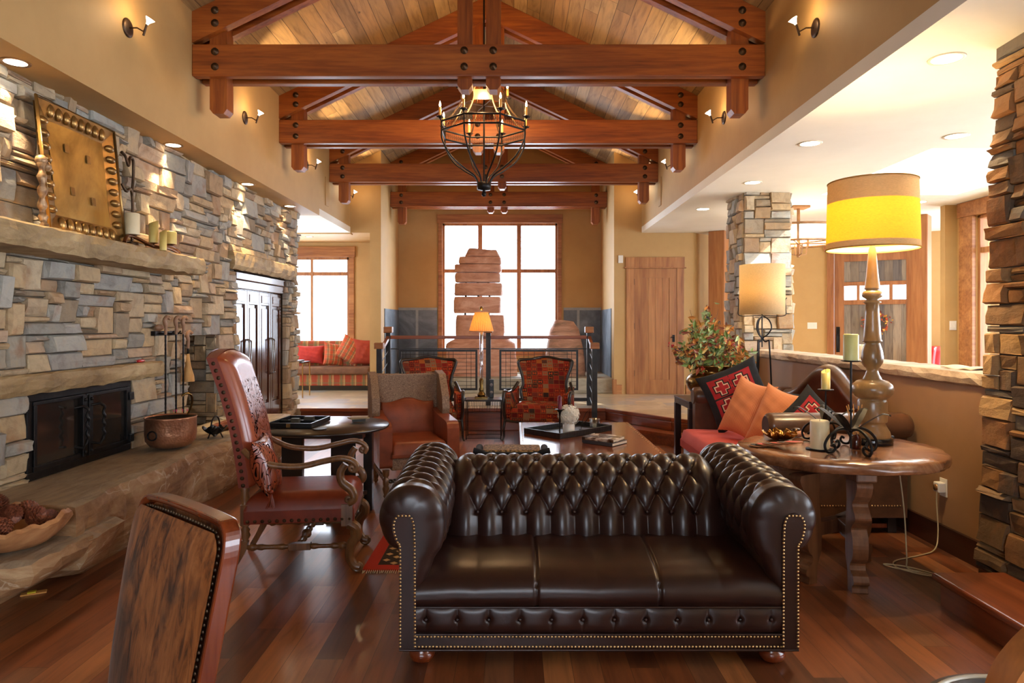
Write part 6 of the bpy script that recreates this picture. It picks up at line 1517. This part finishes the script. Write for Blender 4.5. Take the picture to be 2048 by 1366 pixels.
o=B().ball((0,-.0,0),.035,8,6).ball((.01,.03,-.03),.03,8,6).tube(curve_pts([(0,0,0),(.02,-.02,-.15),(.0,.01,-.3),(.02,.0,-.41)],6),[.022+.008*sin(i*1.9) for i in range(19)],7).make('shell_ornament',noisy('bone_bronze',[(.3,C(96,62,38)),(.7,C(200,164,120))],20,rough=.4,metal=.3)); o.location=(-2.86,4.13,2.49); tag(o,'knobbly bone and bronze ornament standing at the left edge of the tray','ornament')
# cabinet
def cabinet():
    t=thing('carved_cabinet','tall dark carved cabinet with four narrow doors set into the stone wall','cabinet',(-3.15,0,0)); m=wood('cabinet_wood',C(44,22,16),C(78,40,28),C(104,60,42),'z',7,.22,coat=.6)
    y0,y1,z0,z1=7.56,9.19,.225,2.09
    B().box(-.45,-.002,y0,y1,z0,z1).make('body',m,t)
    B().box(0,.05,y0,y1,1.90,2.0).box(0,.075,y0-.0,y1,2.0,2.085).make('cornice',m,t,bevel=.008)
    b=B().box(0,.06,y0,y1,z0,z0+.07); b.make('plinth',m,t,bevel=.006)
    n=4; w=(y1-y0-.08)/n
    for i in range(n):
        a=y0+.04+i*w; c=a+w-.006; p,q=z0+.08,1.89
        d=B().box(0,.028,a,a+.06,p,q).box(0,.028,c-.06,c,p,q).box(0,.028,a+.06,c-.06,q-.16,q).box(0,.028,a+.06,c-.06,p,p+.20).make('door',m,t,bevel=.004)
        B().box(.002,.008,a+.06,c-.06,p+.2,q-.16).box(.004,.02,a+.10,c-.10,p+.24,q-.20).make('raised_panel',m,d,bevel=.006)
        B().box(.028,.034,a+.07,c-.07,q-.13,q-.04).make('carved_rosette',m,d,bevel=.003)
        y=(c-.03) if i%2==0 else (a+.03)
        B().tube([(.03,y,.86),(.065,y,.88),(.065,y,1.30),(.03,y,1.32)],.008,8).ball((.065,y,.885),.012).ball((.065,y,1.295),.012).make('bar_handle',MT('steel_pull',.25,1,col=C(150,150,150)).mat if i==0 else bpy.data.materials['steel_pull'],d)
cabinet()
# ---------------------------------------------------------------- coffee table things
ZC=.452
def mtray():
    t=thing('serving_tray','square black textured tray on the coffee table','tray',(.53,6.64,ZC),radians(44)); m=noisy('black_textured_tray',[(.3,C(20,20,22)),(.7,C(48,48,50))],40,(1,1,.2),rough=.4,bump=.6); a,b_=.38,.235
    B().box(-a,a,-b_,b_,0,.008).make('tray_floor',m,t)
    for x0,x1,y0,y1 in ((-a,a,-b_,-b_+.018),(-a,a,b_-.018,b_),(-a,-a+.018,-b_+.018,b_-.018),(a-.018,a,-b_+.018,b_-.018)): B().box(x0,x1,y0,y1,.008,.052).make('tray_side',m,t,bevel=.003)
mtray()
t=thing('candlestick','thin black candlestick at the near corner of the serving tray','candle holder',(.425,6.34,ZC+.009)); B().lathe([(.035,0),(.03,.008),(.008,.02),(.006,.10),(.010,.14),(.006,.18),(.012,.22),(.03,.238),(.045,.244),(.045,.248),(.0,.246)],24).make('stick',M_['iron'],t)
t=thing('taper_candle','burgundy candle on the thin black candlestick','candle',(.425,6.34,ZC+.257)); B().lathe([(.019,0),(.018,.12),(.006,.125),(0,.124)],20).make('wax_body',MT('burgundy_wax',.35,col=C(104,20,52)).mat,t); B().tube([(0,0,.12),(0,0,.135)],.0014,5).make('wick',M_['blackp'],t)
t=thing('white_vase','small white cylinder vase on the tray under the white flowers','vase',(.515,6.42,ZC+.009)); B().lathe([(0,0),(.054,.0),(.056,.005),(.056,.125),(.050,.125),(.05,.02),(0,.015)],32).make('vase_body',MT('white_ceramic',.25,col=C(232,232,230)).mat,t)
t=thing('hydrangea','round white hydrangea bloom in the small white vase','flower',(.515,6.42,ZC+.19)); rnd=random.Random(8); b=B()
b.ball((0,0,0),.080,14,10)
for i in range(330):
    a=rnd.uniform(0,2*pi); z=rnd.uniform(-.75,1); r=sqrt(1-z*z); d=Vector((r*cos(a),r*sin(a),z)); p=d*rnd.uniform(.086,.104); s=.014; u=d.orthogonal().normalized(); w=d.cross(u); q=rnd.uniform(0,3); u,w=u*cos(q)+w*sin(q),w*cos(q)-u*sin(q)
    b.add([p,p+u*s+w*s*.3+d*.004,p+w*s*1.1,p-u*s+w*s*.3+d*.004,p-w*s+d*.003],[(0,1,2),(0,2,3),(0,3,4),(0,4,1)])
o=b.make('petals',MT('white_petals',.7,col=C(238,234,220)).mat,t)
B().tube([(0,0,-.06),(0,0,-.16)],.006,6).make('stem',MT('stem_green',.6,col=C(90,120,60)).mat,t)
t=thing('votive_glass','clear glass votive with a small candle on the right of the tray','candle',(.80,6.78,ZC+.009)); B().lathe([(.045,0),(.052,.09),(.056,.092),(.056,.10),(.050,.10),(.046,.02),(0,.015)],24).make('glass_cup',glassy('clear_glass_cup',(.9,.93,.97),.25),t); B().lathe([(.02,.016),(.02,.05),(0,.048)],16).make('tealight',M_['wax'],t)
t=thing('wire_leaf','small wire and glass leaf standing behind the hydrangea vase','ornament',(.66,6.72,ZC+.009)); B().tube([(0,0,0),(.01,0,.08),(.05,.02,.16),(.09,.02,.20),(.08,.02,.12),(.04,.01,.07),(.0,0,.05)],.003,5).make('wire_outline',M_['iron'],t); B().box(-.02,.05,-.02,.02,0,.006).make('foot',M_['iron'],t)
def book(label,loc,rz,w,d,h,cm,grp):
    t=thing('book',label,'book',loc,rz,grp); B().box(-w/2+.004,w/2-.003,-d/2+.003,d/2-.003,.003,h-.003).make('pages',M_['white'],t)
    B().box(-w/2,w/2,-d/2,d/2,0,.003).box(-w/2,w/2,-d/2,d/2,h-.003,h).box(-w/2,w/2,-d/2,-d/2+.003,.003,h-.003).make('cover',cm,t); return t
pm=MT('photo_cover',.25,coat=.4); pm.color(pm.ramp(pm.noise(pm.obj(),9,3,.5,.6),[(.4,C(16,16,18)),(.52,C(120,92,72)),(.6,C(232,220,206))]))
bk=book('black hardback with a photo cover, top of the two books on the coffee table',(.79,6.03,ZC+.029),radians(-33),.30,.24,.027,pm.mat,'coffee table books')
book('pale grey hardback, lower of the two books on the coffee table',(.80,6.02,ZC+.001),radians(-40),.31,.25,.026,MT('grey_cover',.3,col=C(70,74,84)).mat,'coffee table books')
cu=bpy.data.curves.new('spine_title','FONT'); cu.body='COWBOY KATE'; cu.size=.017; cu.extrude=.0003; so=bpy.data.objects.new('spine_text',cu); COL.objects.link(so)
bpy.context.view_layer.update(); dg=bpy.context.evaluated_depsgraph_get(); me=bpy.data.meshes.new_from_object(so.evaluated_get(dg)); bpy.data.objects.remove(so); so=bpy.data.objects.new('spine_lettering',me); COL.objects.link(so); me.materials.clear(); me.materials.append(M_['white']); so.parent=bk; so.location=(-.12,-.1205,.008); so.rotation_euler=(pi/2,0,0)
# dark bench behind the sofa
t=thing('small_bench','black bench with raised rolled ends and leopard seat behind the sofa','bench',(-.015,4.60,0))
B().box(-.195,.195,-.11,.13,.60,.668).make('leopard_seat',noisy('leopard_cloth',[(.4,C(30,22,16)),(.5,C(120,90,50)),(.6,C(176,140,90))],60,rough=.8),t,bevel=.015)
B().tube(curve_pts([(-.25,-.13,.672),(-.20,-.135,.662),(-.14,-.135,.645),(.14,-.135,.645),(.20,-.135,.662),(.25,-.13,.672)],5),.020,8).make('front_rail',NV[0],t)
for s in (-1,1):
    B().tube([(s*.225,-.11,.640),(s*.225,.15,.640)],.026,12).make('rolled_end',NV[0],t)
    for y in (-.11,.11): B().tube([(s*.19,y,.61),(s*.20,y,0.013)],[.018,.014],6).make('leg',M_['darkwood'],t)
# ---------------------------------------------------------------- round table things
ZR=.726
def game():
    t=thing('game_case','open black game case with dominoes on the dark round table','game',(-1.665,5.27,ZR),radians(-4)); D=M_['blackp']
    B().box(-.17,.17,-.18,.24,0,.006).box(-.17,.17,-.18,-.17,.006,.034).box(-.17,.17,.23,.24,.006,.034).box(-.17,-.16,-.17,.23,.006,.034).box(.16,.17,-.17,.23,.006,.034).box(-.16,.16,.026,.034,.006,.028).make('case_body',D,t)
    B().box(-.04,.02,-.05,-.01,.007,.05).make('card_box',MT('card_box',.5,col=C(70,62,48)).mat,t); B().box(.02,.09,.06,.11,.007,.05).make('card_box',bpy.data.materials['card_box'],t)
    for i in range(6): B().box(-.14+.025*i,-.12+.025*i,-.13,-.10,.007,.018).make('domino',M_['white'],t)
    B().box(-.02,.01,-.186,-.180,.002,.03).make('brass_latch',M_['brass'],t)
game()
t=thing('round_coaster','round brown coaster on the dark table in front of the game case','coaster',(-1.43,5.02,ZR)); B().lathe([(0,0),(.05,0),(.052,.004),(0,.006)],28).make('disc',CM[0],t); B().lathe([(.052,.002),(.055,.005),(.050,.0065)],28).make('rim',CM[2],t)
t=thing('coaster_holder','black square holder of pale stone coasters on the right of the round table','coaster holder',(-1.24,5.45,ZR),.3); B().box(-.05,.05,-.05,.05,0,.02).make('holder',M_['blackp'],t); B().box(-.075,.075,-.05,.06,.021,.028,0,RZ(.2)).make('stone_coaster',M_['lintel'],t); B().box(-.06,.07,-.06,.05,.029,.035,0,RZ(-.2)).make('stone_coaster',M_['lintel'],t)
# ---------------------------------------------------------------- between the kilim chairs
t=thing('wire_side_table','small dark side table on thin wire legs between the kilim chairs','table',(-.395,9.0,0)); B().box(-.235,.235,-.17,.17,.495,.52).make('table_top',M_['darkwood'],t,bevel=.003)
for sx in (-1,1):
    for sy in (-1,1): B().tube([(sx*.225,sy*.16,.494),(sx*.225,sy*.16,0)],.006,6).make('leg',M_['iron'],t)
b=B()
for sy in (-1,1):
    b.tube([(-.225,sy*.16,.02),(.225,sy*.16,.02)],.004,5)
    for i in range(14): b.tube([(-.21+.032*i,sy*.16,.49),(-.21+.032*i,sy*.16,.38+.02*sin(i*2))],.003,4)
    b.tube([(-.225,sy*.16,.40),(.225,sy*.16,.40)],.003,4).tube([(-.225,sy*.16,.02),(-.225,sy*.16,.40)],.003,4); b.make('wire_skirt',M_['iron'],t); b=B()
def glasslamp():
    t=thing('glass_column_lamp','slim glass-column lamp with pleated amber shade between the kilim chairs','lamp',(-.43,9.0,.521))
    B().box(-.085,.085,-.06,.06,0,.022).lathe([(.05,.022),(.055,.05),(.03,.09),(.035,.12),(.022,.15),(.03,.24),(.018,.26)],20).make('brass_foot',M_['agedbrass'],t,bevel=.004)
    B().lathe([(.012,.26),(.026,.28),(.024,.40),(.030,.44),(.022,.47),(.026,.52),(.024,.90),(.012,.93)],18).make('glass_column',glassy('crystal_column',(.85,.9,.95),.35),t)
    n=96; S=shade_mat('amber_pleated_shade',C(244,204,146),.55)
    B().grid(lambda u,v:((lerp(.160,.085,v)+.004*cos(2*pi*u*36))*cos(2*pi*u),(lerp(.160,.085,v)+.004*cos(2*pi*u*36))*sin(2*pi*u),.88+.255*v),288,2,cu=True,sm=False).make('pleated_shade',S,t,solid=.002)
    B().tube([(.158*cos(k*pi/24),.158*sin(k*pi/24),.885) for k in range(48)],.006,6,closed=True).tube([(.086*cos(k*pi/16),.086*sin(k*pi/16),1.135) for k in range(32)],.005,6,closed=True).make('shade_trim',SHC,t)
    B().tube([(0,0,.93),(0,0,1.16)],.004,6).ball((0,0,1.185),.026).make('finial',M_['agedbrass'],t)
    light('POINT',(-.43,9.0,.521+1.0),7,(1,.68,.36),shadow_soft_size=.04)
glasslamp()
t=thing('small_speaker','small black upright speaker beside the glass column lamp','speaker',(-.30,9.10,.521)); B().box(-.03,.03,-.04,.04,0,.24).make('cabinet',M_['blackp'],t,bevel=.006); 
for z in (.07,.17): B().lathe([(.022,0),(.018,.003),(0,.001)],16,M=Matrix.Translation((0,-.04,z))@Matrix.Rotation(pi/2,4,'X')).make('driver',MT('driver_grey',.3,col=C(120,120,124)).mat if z<.1 else bpy.data.materials['driver_grey'],t)
# ---------------------------------------------------------------- railings
def railing():
    t=thing('stair_railing','black steel railing with wood handrail and wire grid in front of the alcove','railing',(0,0,0)); S=M_['blacksteel']; y=10.0; H=wood('handrail_wood',C(96,46,24),C(140,74,42),C(164,98,60),'x',6,.35)
    X=[-1.84,-.375,1.10]
    for x in X:
        p=B().box(x-.035,x+.035,y-.035,y+.035,.31,1.38).make('post',S,t,bevel=.004); B().box(x-.062,x+.062,y-.062,y+.062,1.37,1.46).make('wood_cap',M_['trim_x'],p,bevel=.008)
    for a,b_ in zip(X,X[1:]):
        B().box(a+.036,b_-.036,y-.035,y+.035,1.28,1.33).make('handrail',H,t,bevel=.006)
        B().box(a+.036,b_-.036,y-.012,y+.012,1.13,1.145).make('flat_bar',S,t); B().box(a+.036,b_-.036,y-.015,y+.015,.37,.42).make('bottom_bar',S,t)
        xa,xb=a+.16,b_-.16; z0,z1=.53,1.125; g=B()
        g.box(xa,xa+.03,y-.012,y+.012,z0,z1).box(xb-.03,xb,y-.012,y+.012,z0,z1).box(xa+.03,xb-.03,y-.012,y+.012,z0,z0+.03).box(xa+.03,xb-.03,y-.012,y+.012,z1-.03,z1); fr=g.make('panel_frame',S,t)
        g=B(); n=6; L=xb-xa-.06
        xs=[xa+.03+L*k for k in (.06,.12,.30,.36,.44,.56,.64,.70,.88,.94)]
        for x in xs: g.tube([(x,y,z0+.03),(x,y,z1-.03)],.0035,5)
        for i in range(9): z=lerp(z0+.03,z1-.03,(i+.7)/9.4); g.tube([(xa+.03,y,z),(xb-.03,y,z)],.0035,5)
        g.make('wire_grid',S,fr)
    for x,s in ((-1.84,1),(1.10,-1)):
        yn=9.33
        p=B().box(x-.035,x+.035,yn-.035,yn+.035,.0,1.17).make('post',S,t,bevel=.004); B().box(x-.062,x+.062,yn-.062,yn+.062,1.16,1.245).make('wood_cap',M_['trim_x'],p,bevel=.008)
        B().tube([(x,yn+.03,1.10),(x,y-.03,1.30)],.032,4).make('sloped_handrail',H,t)
        for k in range(5): B().tube([(x,yn+.03,.30+.16*k),(x,y-.03,.46+.16*k)],.006,5).make('side_rod',S,t)
railing()
# ---------------------------------------------------------------- alcove rocks
def rocks():
    t=thing('stone_sculpture','tall stacked red sandstone slab sculpture standing in front of the alcove window','sculpture',(0,12.45,0)); k=12.45/1365; X=lambda px:(px-1028)*k; Z=lambda py:1.5+(648-py)*k; rnd=random.Random(14)
    rows=[(500,513,926,1003),(514.5,528,914,1006),(530,544.5,905,1006),(547,564,907,1004),(567,590.5,905,1008),(594,625.5,904,1006),(630,671,908,1013)]
    prev=None
    for i,(a,b_,l,r) in enumerate(rows):
        z1,z0=Z(a),Z(b_)-k*.9; x0,x1=X(l),X(r); n=26; nv=6; cx=(x0+x1)/2; b=B(); vs=[]
        ph=[rnd.uniform(0,6) for _ in range(3)]
        for j in range(nv+1):
            v=j/nv; z=lerp(z0,z1,v); ins=0 if 0<j<nv else .012
            for q in range(n):
                an=2*pi*q/n; c,s=cos(an),sin(an); m=(abs(c)**4+abs(s)**4)**-.25
                rx=(x1-x0)/2-ins; ry=.20-ins; w=1+.018*sin(3*an+ph[0]+v)+.01*sin(7*an+ph[1]+3*v)+rnd.uniform(-.006,.006)
                tp=1-(.22 if i==0 else .05)*v*(1 if i<2 else .3)
                vs.append((cx+rx*m*c*w*tp*.93,ry*m*s*w*tp,z+(.02*sin(an*2) if i==0 and j==nv else 0)))
        fs=[(j*n+q,j*n+(q+1)%n,(j+1)*n+(q+1)%n,(j+1)*n+q) for j in range(nv) for q in range(n)]; b.add(vs,fs,0,True); b.add(vs[:n],[list(range(n))[::-1]]); b.add(vs[-n:],[list(range(n))]); b.make('slab',M_['red_rock'],t)
        if i<len(rows)-1:
            zz=Z(rows[i+1][0]); 
            for xx in (-.6,.0,.55): B().tube([(cx+xx*(x1-x0)/2*.8,0,z0+.01),(cx+xx*(x1-x0)/2*.8,0,Z(rows[i+1][0])-.01)],.02,6).make('spacer_pin',M_['iron'],t)
    def boulder(x0,x1,z0,z1,y0,y1,top=.8,seed=1,n=30,nv=14):
        rnd=random.Random(seed); vs=[]; ph=[rnd.uniform(0,6) for _ in range(5)]
        for j in range(nv+1):
            v=j/nv; z=lerp(z0,z1,v); tp=lerp(1,top,v**1.5)*(1-max(0,v-.85)/.15*.25)
            for q in range(n):
                an=2*pi*q/n; c,s=cos(an),sin(an); m=(abs(c)**3.5+abs(s)**3.5)**(-1/3.5); w=1+.03*sin(3*an+ph[0]+2*v)+.02*sin(5*an+ph[1]+5*v)+rnd.uniform(-.01,.01)
                vs.append(((x0+x1)/2+(x1-x0)/2*m*c*w*tp*.94,(y0+y1)/2+(y1-y0)/2*m*s*w*tp,z+(.03*sin(an+ph[2]) if j==nv else 0)))
        b=B(); b.add(vs,[(j*n+q,j*n+(q+1)%n,(j+1)*n+(q+1)%n,(j+1)*n+q) for j in range(nv) for q in range(n)],0,True); b.add(vs[-n:],[list(range(n))]); b.add(vs[:n],[list(range(n))[::-1]]); return b
    boulder(X(887),X(1037),.567,Z(676),-.32,.3,.95,3).make('base_boulder',M_['red_rock'],t)
    o=boulder(.52,1.30,.567,1.545,-.25,.28,.62,7).make('standing_rock',slab_stone('lichen_sandstone',C(120,100,80),C(178,132,106),C(206,166,138),False)); o.location=(0,12.35,0); tag(o,'rounded sandstone boulder standing on the alcove ledge, right of the sculpture','rock')
rocks()
# ---------------------------------------------------------------- nook bench
def plaid(name,base,s1,s2,s3,sc=1.0):
    m=MT(name,.85,spec=.2); x,y,z=m.sep(m.obj())[0:3]
    def st(q,f,lo,hi): r=m.math('FRACT',m.math('MULTIPLY',q,f)); return m.math('MULTIPLY',m.math('GREATER_THAN',r,lo),m.math('LESS_THAN',r,hi))
    c=m.mix(m.math('MULTIPLY',st(x,5*sc,.0,.45),.8),base,s1); c=m.mix(m.math('MULTIPLY',st(z,6*sc,.1,.5),.5),c,s1); c=m.mix(m.math('MULTIPLY',st(x,5*sc,.55,.72),.7),c,s2); c=m.mix(m.math('MULTIPLY',st(z,6*sc,.62,.78),.5),c,s2); c=m.mix(m.math('MULTIPLY',st(x,5*sc,.85,.92),.8),c,s3); m.color(c); return m.mat
PL=plaid('plaid_upholstery',C(150,104,66),C(150,58,40),C(104,106,72),C(190,160,106))
t=thing('plaid_bench','long plaid upholstered window bench in the far left nook','sofa',(0,0,0))
B().box(-5.3,-2.56,12.15,12.75,.40,.60).make('seat_base',PL,t,bevel=.01); B().box(-5.3,-2.56,12.10,12.62,.60,.735).make('seat_cushion',noisy('brown_bench_cloth',[(.3,C(100,66,46)),(.7,C(130,90,64))],6,rough=.85),t,bevel=.04,seg=4)
B().box(-5.3,-2.56,12.62,12.9,.60,1.19).make('bench_back',PL,t,bevel=.05,seg=4); B().box(-5.25,-2.62,12.25,12.8,.311,.40).make('plinth',M_['darkwood'],t)
RC_=noisy('red_chenille',[(.3,C(156,36,28)),(.7,C(184,52,38))],10,rough=.85); SP=plaid('striped_pillow_cloth',C(190,130,90),C(196,84,58),C(110,104,84),C(214,176,130),2)
pillow('bench_pillow','bright red lumbar pillow at the left end of the plaid bench',Rm(0,-10,0,(-3.72,12.46,.94)),.50,.34,.16,[RC_],grp='pillows on the plaid bench')
pillow('bench_pillow','small plaid pillow with red edge beside the red lumbar pillow',Rm(40,-10,8,(-3.26,12.36,.95)),.40,.42,.15,[SP],grp='pillows on the plaid bench')
pillow('bench_pillow','large striped pillow standing on its corner on the plaid bench',Rm(25,-10,30,(-2.98,12.44,1.02)),.46,.46,.15,[SP],grp='pillows on the plaid bench')
pillow('bench_pillow','dusty red pillow at the right end of the plaid bench',Rm(20,-8,4,(-2.74,12.50,.985)),.44,.48,.14,[noisy('dusty_red',[(.3,C(150,52,36)),(.7,C(176,72,50))],10,rough=.85)],grp='pillows on the plaid bench')
t=thing('brass_side_table','slim brass side table at the end of the stone wall in the nook','table',(-3.62,11.2,.31)); B().box(-.22,.22,-.2,.2,.56,.575).make('table_top',M_['darkwood'],t)
for sx in (-1,1):
    for sy in (-1,1): B().box(sx*.21-.008,sx*.21+.008,sy*.19-.008,sy*.19+.008,0,.56).make('leg',M_['brass'],t)
o=B().box(-.10,.10,-.13,.13,0,.025).make('closed_book',MT('blue_grey_cover',.5,col=C(120,120,128)).mat,bevel=.003); o.location=(-3.56,11.15,.8855); tag(o,'closed grey book on the slim brass side table','book')
# ---------------------------------------------------------------- hall pieces
t=thing('hall_lamp','small table lamp with tan drum shade beyond the first timber post','lamp',(3.84,11.75,1.02)); B().lathe([(.06,0),(.05,.02),(.02,.06),(.04,.2),(.05,.3),(.02,.45),(.01,.55)],18).make('base',M_['bronze'],t); B().grid(lambda u,v:(.13*cos(2*pi*u),.13*sin(2*pi*u),.52+.23*v),36,2,cu=True).make('drum_shade',SHC,t,solid=.003)
t=thing('hall_table','narrow dark table under the small lamp in the hall','table',(3.84,11.75,.31)); B().box(-.2,.2,-.18,.18,.67,.71).make('table_top',M_['darkwood'],t)
for sx in (-1,1):
    for sy in (-1,1): B().box(sx*.17-.02,sx*.17+.02,sy*.15-.02,sy*.15+.02,0,.67).make('leg',M_['darkwood'],t)
m=MT('striped_shade_cloth',.85); x,y,z=m.sep(m.obj())[0:3]; m.color(m.ramp(m.math('FRACT',m.math('MULTIPLY',m.math('ADD',z,m.math('MULTIPLY',m.math('SINE',m.math('MULTIPLY',x,7)),.05)),9)),[(0,C(120,84,60)),(.4,C(60,34,30)),(.6,C(190,60,50)),(.75,C(150,110,80))],'CONSTANT'))
o=B().grid(lambda u,v:(4.05+.65*u,13.93-.05*sin(pi*v),2.98-.48*v-.06*sin(pi*u)*v),20,10).make('window_valance',m.mat,solid=.01); tag(o,'striped swag valance over the far hall window behind the post','valance')
t=thing('red_armchair','red upholstered chair beyond the right timber post, by the entry door','chair',(7.0,10.75,.31)); RV=MT('red_vinyl',.3,coat=.4,col=C(186,22,22)).mat
B().grid(lambda u,v:((.32+.03*sin(pi*v))*cos(pi*(1.05+.9*(1-u))*1.0+pi*0),(.32+.03*sin(pi*v))*sin(pi*.1+pi*.8*u),.25+.58*v),30,8).make('curved_back',RV,t,solid=.07)
B().lathe([(.28,.2),(.31,.24),(.31,.40),(.26,.45),(0,.46)],30).make('seat',RV,t)
for a in (.8,2.3,3.9,5.5): B().tube([(.22*cos(a),.22*sin(a),.21),(.25*cos(a),.25*sin(a),0)],.02,8).make('leg',M_['darkwood'],t)
# ---------------------------------------------------------------- near right corner seats
def live():
    t=thing('live_edge_chair','rustic chair with orange live-edge wooden back in the near right corner','chair',(.712,.79,.10)); rnd=random.Random(6); Wm=M_['orangewood']
    zs=[.50,.56,.62,.68,.74,.80,.85,.90,.95,.99,1.02,1.045,1.055]
    l=[-.16,-.158,-.165,-.160,-.150,-.163,-.166,-.160,-.158,-.148,-.128,-.10,-.06]
    pts=[(x,z) for x,z in zip(l,zs)]+[(-x*1.2+rnd.uniform(-.01,.01),z) for x,z in list(zip(l,zs))[::-1]]
    B().prism(curve_2(pts,3),-.02,.02,'y',sm=True).make('live_edge_back',Wm,t,bevel=.008,seg=3,ang=50)
    B().box(-.2,.2,-.38,.0,.42,.46).make('seat',Wm,t,bevel=.01)
    for sx in (-1,1):
        B().tube([(sx*.15,.0,.55),(sx*.17,.02,-.10)],.022,8).make('leg',Wm,t); B().tube([(sx*.16,-.34,.42),(sx*.18,-.36,-.10)],.022,8).make('leg',Wm,t)
live()
t=thing('barrel_chair','dark leather barrel-back chair just showing at the bottom right corner','chair',(.90,1.10,.012))
def bshell(u,v):
    a=pi*(.3+1.3*u); r=.18+.02*v; return (r*cos(a),r*sin(a)*.9,.45+.385*v-.02*abs(2*u-1)**2*v)
B().grid(bshell,36,10).make('curved_back',M_['choc'],t,solid=.03); B().tube([bshell(i/36,1.0) for i in range(37)],.005,8).make('pale_piping',MT('pale_piping',.3,col=C(206,200,180)).mat,t)
B().lathe([(.16,.40),(.175,.43),(.16,.47),(0,.48)],28).make('seat',M_['choc'],t)
for a in (.8,2.3,3.9,5.5): B().tube([(.12*cos(a),.12*sin(a),.41),(.15*cos(a),.15*sin(a),-.012)],.018,8).make('leg',M_['darkwood'],t)
